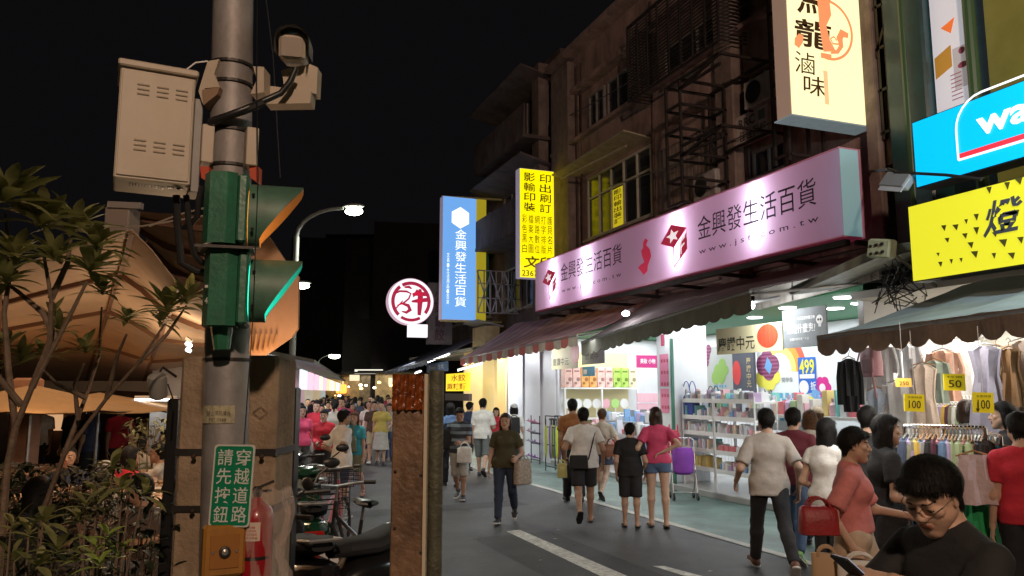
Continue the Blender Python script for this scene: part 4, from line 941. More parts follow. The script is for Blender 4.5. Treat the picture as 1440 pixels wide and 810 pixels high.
# grey unlit upright sign behind
Y0 = 27.; a, b = aY(602, 480, Y0), aY(636, 480, Y0); t, p = signbox('upright_sign', 'unlit grey upright sign with dim characters behind the round red sign', (a.x, Y0, a.z - .1), (1, 0, 0), b.x - a.x, aY(602, 393, Y0).z - a.z, .3, mat('grey_board', (.2, .19, .2), .7, var=.2), mat('grey_board', (.2, .19, .2), .7))
mb = MB(); p.col(mb, '小銅鍋餃', .2, .1, .42, 1.95, .006, .01); mb.build('lettering', mat('dim_red', (.12, .05, .07), .7), t)

# cyan sign and yellow sign at the right edge
XS = 6.9; a, c = aX(1288, 265, XS), aX(1283, 172, XS); cz, chh = a.z, c.z - a.z
t, p = signbox('shop_sign', 'bright blue lit shop sign with white rounded letters at the right edge', (XS, a.y, cz), (0, -1, 0), 4., chh, .25, glow('cyan_sign_face', (.0, .5, .9), 1.15), BLACK)
mb = MB(); U2 = lambda px, py=200: a.y - aX(px, py, XS).y
Zr = lambda px, py: aX(px, py, XS).z - cz
u1 = U2(1347); zb_ = Zr(1347, 226)
pts = [(u1 + .0, zb_), (u1, zb_ + .3)] + [(u1 + .3 - .3 * math.cos(k * math.pi / 12), zb_ + .3 + .3 * math.sin(k * math.pi / 12)) for k in range(1, 7)] + [(u1 + 2.8, zb_ + .6)]
p.stroke(mb, pts, .022, .012); p.stroke(mb, [(u1, zb_), (u1 + 2.8, zb_ - .02)], .022, .012)
u = U2(1376); p.text(mb, 'watsons', u, zb_ + .17, 1.5, .22, .012, .028); mb.build('lettering', WE, t)
mb = MB(); p.rect(mb, u1 + .012, zb_ + .012, 2.8, .05, .009); mb.build('red_line', mat('line_red', (.8, .03, .05), .5, emit=(.9, .03, .05), es=.7), t)
a, c = aX(1283, 397, XS), aX(1277, 290, XS); yz_, yh = a.z, c.z - a.z
U2 = lambda px, py=320: a.y - aX(px, py, XS).y
t, p = signbox('shop_sign', 'yellow lit shop sign with brushed characters and small triangle cuts at the right edge', (XS, a.y, yz_), (0, -1, 0), 4., yh, .2, glow('lemon_sign_face', (.9, .85, .03), .85), BLACK)
mb = MB(); u = U2(1382); p.text(mb, '燈', u, yh * .38, .36, yh * .42, .012, .02, slant=.25); p.text(mb, '籠', u + .52, yh * .36, .4, yh * .45, .012, .02, slant=.25); mb.build('lettering', mat('brush_grey', (.06, .07, .09), .6), t)
mb = MB()
for px, py, s in ((1328, 321, 1), (1345, 320, 1), (1359, 312, .8), (1373, 306, 1.1), (1333, 338, .8), (1358, 332, .9), (1391, 268, 1.1), (1373, 325, 1.2), (1366, 345, 1), (1372, 358, 1.1), (1398, 360, .9), (1424, 360, 1), (1412, 342, 1.2), (1436, 338, 1), (1323, 372, .9), (1338, 368, .8), (1416, 262, 1.2), (1434, 255, 1.1), (1352, 366, .7), (1320, 358, .6), (1430, 300, 1), (1400, 330, .8)):
    uu = U2(px, py); vv = aX(px, py, XS).z - yz_; s *= .034; tw = rnd.uniform(.4, 1.2)
    p.poly(mb, [(uu - s * tw, vv + s), (uu + s, vv + s * .8), (uu + s * .3, vv - s)], .010)
mb.build('cut_triangles', mat('cut_dark', (.08, .075, .01), .7), t)
# flood light and its arms over the pink sign's end
t = thing('flood_light', 'unlit flood light on a long black arm between the pink and yellow signs', 'flood light', aX(1250, 250, 7.0))
c = aX(1262, 255, 6.9); mb = MB(); mb.box(c, (.1, .42, .2), (.35, .5, 0), bev=.02); mb.build('housing', mat('lamp_grey', (.25, .28, .3), .4), t); mb = MB(); mb.box(c + Vector((-.06, 0, -.04)), (.01, .38, .17), (.35, .5, 0)); mb.build('glass', mat('flood_glass', (.5, .55, .6), .1), t)
mb = MB(); mb.tube([(XF + .1, Yp(1209), 5.0), c + Vector((.1, .2, .2)), c + Vector((0, 0, .1))], .02, 6); mb.tube([c + Vector((0, 0, .1)), aX(1330, 246, 6.8), aX(1380, 252, 6.8)], .018, 6); mb.build('arm', STEEL, t)
# overhead service cables
for k, (A, B, sag) in enumerate((((8.7, 19, 9.2), (8.7, 8, 8.7), .2), ((8.6, 16, 6.6), (8.6, 8.4, 6.3), .15))):
    mb = MB(); A, B = Vector(A), Vector(B); mb.tube([A.lerp(B, i / 12) - Vector((0, 0, sag * math.sin(math.pi * i / 12))) for i in range(13)], .012, 5)
    solo(mb, 'cable', BLACK, ['sagging black cable along the top of the reddish house', 'sagging black cable above the yellow lit window'][k], 'cable')
mb = MB()
for k in range(14):
    c = aX(1262 + rnd.uniform(-8, 14), 395 + rnd.uniform(-25, 25), 7.5); mb.tube([c + Vector((rnd.uniform(-.1, .1), rnd.uniform(-.35, .35), rnd.uniform(-.3, .3))) for _ in range(5)], .008, 4)
solo(mb, 'cable_bundle', BLACK, 'tangle of black wires left of the yellow sign', 'cables')
# ------------------------------------------------------------------ open shop rooms at street level
WC = (.93, .97, 1.)
SW = mat('shop_wall_white', (.74, .75, .77), .6, var=.04); SWG = mat('shop_ceiling_green', (.01, .15, .045), .6)
TILE = mat('shop_floor_tile', (.35, .35, .34), .35, var=.1, vs=4)
XI = 8.2; XB = 11.2
def room(name, label, y0, y1, walls, ceilm, zc=2.95, floor=.12, back=XB, wallm=SW, front=XI):
    t = thing(name, label, 'shop', (front, (y0 + y1) / 2, 0)); mb = MB()
    mb.box((back + .06, (y0 + y1) / 2, zc / 2 + .1), (.1, y1 - y0, zc + .2))
    for y in walls: mb.box(((front + back) / 2, y, zc / 2 + .1), (back - front, .1, zc + .2))
    mb.build('wall', wallm, t); mb = MB(); mb.box(((front + back) / 2, (y0 + y1) / 2, zc + .26), (back - front + .1, y1 - y0 + .1, .1)); mb.build('ceiling', ceilm, t)
    mb = MB(); mb.box(((front + back) / 2 - .05, (y0 + y1) / 2, floor / 2), (back - front + .1, y1 - y0 + .1, floor), bev=.015); mb.build('floor', TILE, t)
    return t
yA, yB, yC, yD = 8.05, 13.35, 18.2, 19.4
room('stationery_shop', 'open bright stationery shop room with pink and yellow boxes on its back shelf', yB + .06, yC, (yC - .06,), SWG)
room('stationery_shop', 'open bright shop room with posters behind the wire racks', yA, yB - .06, (yA + .06,), SWG)
c = aX(937, 550, XI + .1); mb = MB()
pw = thing('partition_wall', 'white partition end with pink price sheets between the two shop rooms', 'wall', (XI, 13.3, 0)); y1, y0 = aX(925, 550, XI).y, aX(945, 550, XI).y
mb.box((XI + .4, (y0 + y1) / 2, 1.6), (.8, y1 - y0, 2.95)); mb.build('panel', SW, pw)
p = Panel((XI - .004, y1 - .05, 1.9), (0, -1, 0), (0, 0, 1)); w_ = y1 - y0 - .1
PKP = mat('pink_paper', (.75, .25, .38), .7); mb = MB(); p.rect(mb, .05, .0, w_ * .75, .62, .003); p.rect(mb, .05, -.5, w_ * .75, .46, .003); mb.build('price_sheet', PKP, pw)
mb = MB(); 
for r in range(5):
    for q_ in range(3): p.rect(mb, .1 + q_ * w_ * .24, -.42 + r * .22, w_ * .16, .06, .006)
p.rect(mb, w_ * .3, .78, w_ * .3, .22, .006); mb.build('print', mat('rose_print', (.5, .08, .15), .7), pw)
mb = MB(); mb.box((XI - .05, y0 - .1, 1.45), (.05, .05, 2.7)); solo(mb, 'door_post', mat('green_frame', (.06, .2, .14), .5), 'thin green post at the edge of the white partition', 'post')
# white-grey roller shutter unit and lit doorway further down
sh = thing('shutter', 'closed pale blue grey shutter panel beside the umbrella rack', 'shutter', (XI, 20.5, 0)); y1, y0 = aX(714, 550, XI).y, aX(788, 550, XI).y
mb = MB(); mb.box((XI + .05, (y0 + y1) / 2, 1.45), (.06, y1 - y0, 2.9))
for k in range(3): mb.box((XI + .0, y0 + (y1 - y0) * (k + .02) / 3, 1.45), (.05, .05, 2.9))
mb.build('panel', mat('shutter_blue_grey', (.68, .7, .76), .35, var=.06, vs=1), sh)
y2 = aX(680, 550, XI).y; y3 = aX(640, 550, XI).y; y4 = aX(612, 550, XI).y
rm = room('snack_shop', 'small shop with warm yellow inner wall and a lit yellow menu board', y1 + .1, y4 + 4, (y1 + .15, y3 - 1), mat('plain_ceiling', (.5, .48, .42), .7), back=10.6, wallm=mat('warm_cream_wall', (.7, .58, .36), .6))
mb = MB(); mb.box((XI + .1, y2 - .3, 1.45), (.1, 1.1, 2.9)); solo(mb, 'shutter', mat('cream_shutter', (.55, .42, .2), .5, emit=(.8, .6, .25), es=.5), 'narrow warm yellow lit panel between the snack shop and the pale shutter', 'panel')
a = aX(627, 550, 7.4); b = aX(658, 548, 7.4); p = Panel((7.4, a.y, a.z), (0, -1, 0), (0, 0, 1)); t = thing('menu_sign', 'small yellow lit menu board with orange characters under the far awning', 'sign', (7.4, a.y, a.z))
w_ = a.y - b.y; hh = .56; mb = MB(); p.slab(mb, w_, hh, .08); mb.build('board', glow('menu_yellow', (1, .72, .02), 1.1), t); mb = MB(); p.text(mb, '水餃', w_ * .25, hh * .55, w_ * .65, hh * .38, .004, .01); p.text(mb, '蔴辣麵', w_ * .06, hh * .08, w_ * .85, hh * .36, .004, .01); mb.build('lettering', mat('menu_red', (.7, .1, .02), .6), t)
mb = MB(); p = Panel((7.4, a.y + .1, a.z - .3), (0, -1, 0), (0, 0, 1)); p.slab(mb, w_ + .2, .22, .1); solo(mb, 'notice_board', mat('dark_brown', (.05, .03, .025), .6), 'dark brown board below the small yellow menu board', 'board')
mb = MB(); p = Panel((7.0, aX(600, 520, 7.0).y, 2.45), (0, -1, 0), (0, 0, 1)); p.slab(mb, 2.4, .3, .06); o = solo(mb, 'hanging_sign', mat('blue_sign_small', (.08, .15, .3), .5), 'small dark blue sign with pale text under the far awning', 'sign')
mb = MB(); p.text(mb, 'Taipei 台北', .3, .06, 1.8, .18, .006); x_ = mb.build('lettering', mat('pale_text', (.6, .62, .65), .5), o)
# louvred cream box above the far awning
c = aX(675, 475, 8.2); t = thing('duct_box', 'cream ribbed metal box with sloping grey lid on the far awning', 'duct', c + Vector((0, 0, -.5))); mb = MB()
for k in range(9): mb.box(c + Vector((.2, -.55 + k * .14, -.05)), (.5, .11, .8))
mb.build('ribbed_case', mat('cream_tin', (.5, .42, .25), .5, var=.2), t); mb = MB(); mb.box(c + Vector((.1, 0, .42)), (.9, 1.5, .05), (0, .2, 0)); mb.build('lid', mat('grey_tin', (.3, .31, .35), .5), t)
# fixtures under ceilings and awnings
def downlight(x, y, z, lab='round white ceiling lamp in the green shop ceiling', r=.13):
    t = thing('ceiling_lamp', lab, 'lamp', (x, y, z), 0, 'round lamps in the green ceiling'); mb = MB(); mb.lathe((x, y, z - .05), [(r * 1.12, 0), (r * 1.2, .05)], 20); mb.build('ring', WHITE, t); mb = MB(); mb.lathe((x, y, z - .062), [(r, 0), (r, .01)], 20); mb.build('diffuser', glow('lamp_white', (1, 1, 1), 14), t); return t
for px, py, X in ((900, 494, 9.2), (877, 492, 9.5), (905, 498, 10), (1108, 447, 8.7), (1187, 436, 8.5), (1176, 458, 9.5)):
    v = aX(px, py, X); downlight(v.x, v.y, 3.2)
for k in range(4): downlight(9.3, 9.2 + k * 2.5, 3.2); 
def tube(a, b, lab, e=9, name='tube_lamp'):
    a, b = Vector(a), Vector(b); t = thing(name, lab, 'lamp', (a + b) / 2); mb = MB(); mb.cyl(a, b, .018, n=8); mb.build('tube', glow('tube_white', (1, 1, 1), e), t, True); mb = MB(); mb.bar(a + Vector((0, 0, .045)), b + Vector((0, 0, .045)), .05, .03); mb.build('fitting', WHITE, t)
a, b = aX(644, 521, 7.6), aX(678, 511, 7.6); tube(a, b, 'white fluorescent tube at the end of the striped awning')
a, b = aX(598, 511, 7.3), aX(632, 498, 7.3); tube(a, b, 'white fluorescent tube under the far blue grey awning')
a, b = aX(584, 525, 7.2), aX(592, 522, 7.2); tube(a, b, 'short tube lamp seen over the timber board')
lamp('AREA', aX(1056, 431, 7.15), 26, WC, .25, aX(1100, 480, 7.7)); c = aX(1056, 430, 7.2); t = thing('spot_lamp', 'small white lamp at the corner of the dark awning over the cream banner', 'lamp', c); mb = MB(); mb.ball(c, .055, 12); mb.build('bulb', glow('bulb_white', (1, 1, 1), 16), t, True); mb = MB(); mb.cyl(c + Vector((0, 0, .04)), c + Vector((.5, 0, .15)), .02); mb.build('arm', GALV, t)
lamp('AREA', (7.2, 17.8, 2.7), 12, WC, .2, (8.0, 17.2, 2.3))
lamp('POINT', aX(880, 436, 7.2), 16, (1, .96, .95), .06); lamp('AREA', (5.9, 3.3, 4.4), 75, (.9, .97, 1), .3, (6.9, 5.6, 2.9)); c = Vector((5.9, 3.2, 4.45)); t = thing('flood_light', 'flood light beyond the right edge lighting the yellow sign and green awning', 'flood light', c); mb = MB(); mb.box(c, (.2, .2, .16), bev=.02); mb.build('housing', BLACK, t); mb = MB(); mb.tube([c, c + Vector((1.6, 0, .2))], .02, 6); mb.build('arm', STEEL, t)  # area light and its off-frame fixture are assumed, added to brighten sign and awning
c = aX(880, 441, 7.6); t = thing('spot_lamp', 'bright white clamp lamp on the burgundy awning under the pink sign', 'lamp', c); mb = MB(); mb.ball(c, .07, 12, (1, 1.4, .8)); mb.build('bulb', glow('bulb_white', (1, 1, 1), 16), t, True); mb = MB(); mb.cyl(c + Vector((0, 0, .05)), c + Vector((.2, .05, .12)), .03); mb.build('arm', GALV, t)
# side-wall shelf of boxed goods, facing down the street
def block(a, d, m, label, group, cat, name='box', bev=.01):
    mb = MB(); mb.box((0, 0, d[2] / 2), d, bev=bev); o = mb.build(name, m, None); o.location = a; return tag(o, label, cat, group)
YS = 18.05; xa, xb = aY(791, 530, YS - .3).x, aY(892, 530, YS - .3).x; z_ = lambda py: aY(842, py, YS - .3).z; WX = xb - xa
sf = thing('display_shelf', 'tall lit cream display shelf on the side wall of the stationery shop', 'shelf', ((xa + xb) / 2, YS - .2, .12)); zt = z_(546)
mb = MB(); mb.box(((xa + xb) / 2, YS + .04, 1.5), (WX, .04, 2.6)); mb.build('back_panel', mat('cream_panel', (.75, .66, .36), .6), sf)
mb = MB(); [mb.box(((xa + xb) / 2, YS - .2, z), (WX, .45, .04)) for z in (zt, zt - .75, .75, .3)]; mb.build('shelf_board', WHITE, sf); mb = MB(); [mb.box((x, YS - .44, 1.0), (.04, .04, 1.75)) for x in (xa, (xa + xb) / 2, xb)]; mb.build('post', WHITE, sf)
n = 9; cols = ['pinkbox', 'pinkbox', 'orange', 'orange', 'pinkbox', 'pinkbox', 'green', 'green', 'cream']
bc = {'pinkbox': (.75, .38, .33), 'orange': (.75, .28, .06), 'green': (.3, .5, .06), 'cream': (.7, .6, .35)}
LB = {'pinkbox': 'pink and cream patterned storage box on the top side shelf', 'orange': 'orange storage box on the top side shelf', 'green': 'green storage box on the top side shelf', 'cream': 'cream storage box at the end of the top side shelf'}
for i in range(n):
    w_ = WX / n; x = xa + (i + .5) * w_; k = cols[i]; o = block((x, YS - .22, zt + .022), (w_ * .93, .4, .5), mat('carton_' + k, bc[k], .6, col2=tuple(min(.8, c * 1.5 + .1) for c in bc[k]), vs=9), LB[k], 'storage boxes on the top side shelf', 'box', 'storage_box')
    mb = MB(); p = Panel((x - w_ * .4, YS - .423, zt + .06), (1, 0, 0), (0, 0, 1)); p.disc(mb, w_ * .55, .16, .05); p.rect(mb, .02, .34, w_ * .6, .04); p.rect(mb, .02, .04, w_ * .3, .05); mb.build('label', mat('carton_print_' + k, tuple(c * .45 for c in bc[k]), .6), o)
FANM = [mat('fan_white', (.78, .78, .76), .5), mat('fan_pink', (.75, .4, .45), .5), mat('fan_green', (.4, .65, .2), .5)]
for i in range(7):
    x = xa + .15 + i * (WX - .2) / 7; z = zt - .38; j = (0, 0, 0, 0, 1, 2, 0)[i]; t = thing('round_fan', ['white', 'pale pink', 'lime green'][j] + ' round hand fan standing on the lit cream shelf', 'fan', (x, YS - .3, z - .35), 0, 'round fans on the lit shelf')
    mb = MB(); mb.tube([(x, YS - .31, z), (x, YS - .29, z)], .12, 24); mb.build('disc', FANM[j], t); mb = MB(); mb.cyl((x, YS - .3, z - .12), (x, YS - .3, z - .34), .015); mb.build('handle', WHITE, t)
a = aY(896, 517, 16.5); p = Panel(a, (1, 0, 0), (0, 0, 1)); w_ = aY(926, 517, 16.5).x - a.x; t = thing('hanging_sign', 'magenta hanging sign with white characters in the shop', 'sign', p.O); mb = MB(); p.slab(mb, w_, .3, .04); mb.build('board', mat('magenta', (.45, .02, .16), .5), t); mb = MB(); p.text(mb, '美妝 小物', w_ * .15, .1, w_ * .7, .12, .004, .01); mb.build('lettering', WHITE, t)
# general product scatter: small packs as individual things
PC = [(.7, .7, .72), (.75, .72, .7), (.6, .65, .75), (.72, .35, .42), (.65, .08, .1), (.1, .3, .6), (.1, .5, .45), (.75, .55, .1), (.45, .3, .55), (.3, .5, .2), (.08, .08, .1), (.75, .5, .35), (.68, .68, .62)]
PM = [mat('pack_%d' % i if 0 else 'pack_colour_' + 'abcdefghijklm'[i], c, .4, col2=tuple(min(.8, q_ * .6 + .25) for q_ in c), vs=22) for i, c in enumerate(PC)]
CN = ['pale grey', 'off white', 'light blue', 'rose', 'red', 'blue', 'teal', 'yellow', 'violet', 'green', 'black', 'peach', 'cream']
proto = {}
def pack(x, y, z, w_, d, h, ci, where, grp, kind='box'):
    key = kind
    if key not in proto:
        mb = MB()
        if kind == 'box': mb.box((0, 0, .5), (1, 1, 1), bev=.04)
        elif kind == 'bottle': mb.lathe((0, 0, 0), [(.45, 0), (.5, .06), (.5, .62), (.2, .78), (.2, .86), (.26, .87), (.26, 1.)], 10)
        elif kind == 'pouch': mb.prism([(-.5, -.25, 0), (.5, -.25, 0), (.46, -.05, 1), (-.46, -.05, 1)], (0, .3, 0))
        o = mb.build(kind, PM[0]); COL.objects.unlink(o); proto[key] = o
    c = proto[key].copy(); COL.objects.link(c); c.name = {'box': 'product_box', 'bottle': 'bottle', 'pouch': 'product_pouch'}[kind]; c.location = (x, y, z); c.scale = (d, w_, h); c.rotation_euler = (0, 0, rnd.uniform(-.12, .12))
    c.material_slots[0].link = 'OBJECT'; c.material_slots[0].material = PM[ci]
    tag(c, '%s %s %s' % (CN[ci], {'box': 'small packet', 'bottle': 'small bottle', 'pouch': 'small pouch'}[kind], where), 'product', grp + ', ' + CN[ci] + ' ' + kind)
def rackrow(x, y0, y1, z, n, where, grp, hmin=.07, hmax=.15, cols=None, kinds=('box', 'box', 'bottle', 'pouch'), dep=.16):
    for i in range(n):
        w_ = abs(y1 - y0) / n; y = min(y0, y1) + (i + .5) * w_; pack(x + rnd.uniform(-.03, .03), y, z, w_ * rnd.uniform(.6, .9), dep, rnd.uniform(hmin, hmax), rnd.choice(cols) if cols else rnd.randrange(13), where, grp, rnd.choice(kinds))
# two white wire racks at the pavement
def rack(px0, px1, X, label, tops, nm):
    y1, y0 = aX(px0, 600, X).y, aX(px1, 600, X).y; t = thing('display_rack', label, 'rack', (X + .2, (y0 + y1) / 2, .0)); zl = tops; W_ = y1 - y0
    mb = MB()
    for z in zl: mb.box((X + .22, (y0 + y1) / 2, z), (.46, W_, .03)); mb.box((X - .005, (y0 + y1) / 2, z + .03), (.012, W_, .06))
    mb.build('shelf', WHITE, t); mb = MB()
    for y in (y0, y1):
        for x in (X, X + .44): mb.cyl((x, y, .1), (x, y, zl[-1] + .1), .014, n=8)
    mb.build('post', WHITE, t); mb = MB()
    for z in zl[:-1]:
        for k in range(int(W_ / .1)): mb.cyl((X + .45, y0 + k * .1, z), (X + .45, y0 + k * .1, z + .25), .004, n=4)
    mb.build('back_wire', WHITE, t); return y0, y1, X, zl
zlev = (.42, .74, 1.04, 1.32, 1.62)
r1 = rack(961, 1003, 8.35, 'left white wire rack with yellow boxes on its lowest shelf', zlev, 0)
r2 = rack(1005, 1062, 8.3, 'right white wire rack with red baskets on a middle shelf', zlev, 0)
for ri, (y0, y1, X, zl) in enumerate((r1, r2)):
    wh = 'on the %s white wire rack' % ('left', 'right')[ri]
    for si, z in enumerate(zl):
        for row in (0, 1):
            if si == 0 and ri == 0: 
                if row == 0: rackrow(X + .12, y0 + .05, y1 - .05, z + .016, 4, wh, 'packs ' + wh, .2, .24, [7], ('box',), .14)
                continue
            if si == 1 and ri == 1:
                if row == 0: rackrow(X + .12, y0 + .05, y1 - .05, z + .016, 7, wh, 'packs ' + wh, .1, .13, [4, 4, 4, 0], ('box',), .16)
                continue
            rackrow(X + .1 + row * .2, y0 + .04, y1 - .04, z + .016, 12, wh, 'packs ' + wh, .1, .22, [0, 1, 1, 2, 3, 12, 8, 10, 11, 5, 6, 0])
# sloping counter of small goods behind the racks
t = thing('display_table', 'long white table heaped with small goods behind the wire racks', 'table', (9.1, 11.2, .12)); mb = MB(); mb.box((9.25, 10.9, 1.4), (.9, 4.6, .05)); mb.build('top', WHITE, t)
for y in (8.9, 13): mb = MB(); mb.box((9.0, y, .76), (.06, .06, 1.26)); mb.build('leg', WHITE, t)
for r in range(2): rackrow(9.0 + r * .3, 8.9, 13.1, 1.425, 30, 'heaped on the long white table', 'goods on the white table', .12, .4)
# counter in the left room
t = thing('counter', 'long white counter in front of the lit cream shelf', 'counter', (9.6, 15.8, .12)); mb = MB(); mb.box((9.6, 15.9, .6), (.7, 3.6, .9)); mb.build('body', WHITE, t); mb = MB(); mb.box((9.6, 15.9, 1.08), (.8, 3.7, .05)); mb.build('top', mat('counter_grey', (.3, .32, .35), .4), t)
for r in range(2): rackrow(9.4 + r * .3, 14.2, 17.6, 1.106, 16, 'on the long white counter', 'goods on the counter', .1, .36, [0, 0, 1, 2, 4, 5, 10, 8])
for r in range(2): rackrow(8.9, 14.3, 17.5, .5 + r * .35, 13, 'stacked before the white counter', 'goods before the counter', .15, .3, [0, 1, 2, 3, 4, 5, 8, 10])
for i in range(18): v = aY(899 + (i % 6) * 4.6, 560 + (i // 6) * 14, 16.9); pack(v.x, v.y, v.z - .1, .1, .12, .22, 3 if i < 12 else 7, 'hanging below the magenta sign', 'pouches below the magenta sign', 'pouch')
# bags hanging by the partition
def bag(name, label, c, w_, h, d, m, handle=.16, up=(1, 0), strap=True, rz=0., cat='bag', group=None, taper=.85, hm=None):
    c = Vector(c); t = thing(name, label, cat, c, rz, group); u = Matrix.Rotation(rz, 3, 'Z'); mb = MB()
    P = lambda x, y, z: c + u @ Vector((x, y, z))
    rows = []; n = 20
    for k, (z, f, g) in enumerate(((0, .9, .75), (.04, 1, 1), (.5, .97, 1.05), (.9, .93, .8), (1, taper, .45))):
        row = []
        for i in range(n + 1):
            a = 2 * math.pi * i / n; e = .45; cx = math.copysign(abs(math.cos(a)) ** e, math.cos(a)); sy = math.copysign(abs(math.sin(a)) ** e, math.sin(a)); row.append(P(cx * w_ / 2 * f, sy * d / 2 * g, z * h))
        rows.append(row)
    mb.sheet(rows); mb.add([r for r in rows[0][:-1]], [list(range(n))[::-1]]); mb.add([r for r in rows[-1][:-1]], [list(range(n))]); mb.build('body', m, t, True)
    if handle:
        mb = MB()
        for s in (-.3, .3): mb.tube([P(w_ * .27 * math.cos(a), d * s, h * .96 + handle * math.sin(a)) for a in np.linspace(0, math.pi, 9)], .009, 6)
        mb.build('handle', hm or m, t, True)
    return t
c = aX(975, 590, 8.5); bag('tote_bag', 'large royal blue tote bag hanging by the shop partition', c + Vector((0, .1, -.0)), .62, .45, .2, mat('blue_bag', (.03, .06, .3), .6, var=.15), .28, rz=R(80))
c = aX(1000, 590, 9.0); bag('tote_bag', 'black tote bag hanging behind the blue one', c + Vector((0, -.1, .0)), .5, .4, .18, mat('black_bag', (.02, .02, .022), .6), .25, rz=R(80))
c = aX(948, 637, 7.9); bag('duffel_bag', 'red bag on display beside the pink shirt woman', c, .5, .4, .24, mat('red_bag', (.5, .02, .05), .6, var=.2), .12, rz=R(60))
# purple folding shopping cart
c = aG(962, 703); t = thing('shopping_cart', 'small folding trolley with purple cloth bag at the wire rack', 'cart', (c.x, c.y, 0)); mb = MB(); ux = Vector((CR.x, CR.y, 0)); fy = Vector((FH.x, FH.y, 0))
def cc(x, y, z): return Vector((c.x, c.y, 0)) + ux * x + fy * y + Vector((0, 0, z))
rows = []
for z, w_, dd in ((.42, .12, .1), (.46, .17, .14), (.75, .19, .15), (.86, .16, .1)): rows.append([cc(w_ * math.cos(a) * (1.0), dd * math.sin(a), z) for a in np.linspace(0, 2 * math.pi, 17)])
mb.sheet(rows); mb.add(rows[0][:-1], [list(range(16))[::-1]]); mb.add(rows[-1][:-1], [list(range(16))]); mb.build('cloth_bag', mat('purple_cloth', (.24, .05, .42), .7, var=.2), t, True)
mb = MB()
for s in (-.2, .2):
    mb.tube([cc(s, -.14, .08), cc(s, -.02, .5), cc(s, .06, .98)], .01, 6); mb.tube([cc(s, .16, .08), cc(s, -.06, .5)], .01, 6)
mb.tube([cc(-.2, .06, .98), cc(-.16, .07, 1.02), cc(.16, .07, 1.02), cc(.2, .06, .98)], .012, 6); mb.tube([cc(-.2, -.13, .14), cc(.2, -.13, .14)], .008, 6); mb.tube([cc(-.2, -.02, .45), cc(.2, -.02, .45)], .008, 6); mb.build('frame', GALV, t, True)
for s in (-.2, .2):
    for y in (-.15, .17): mb = MB(); a = cc(s, y, .07); mb.cyl(a - ux * .016, a + ux * .016, .06, n=16); mb.build('wheel', BLACK, t)
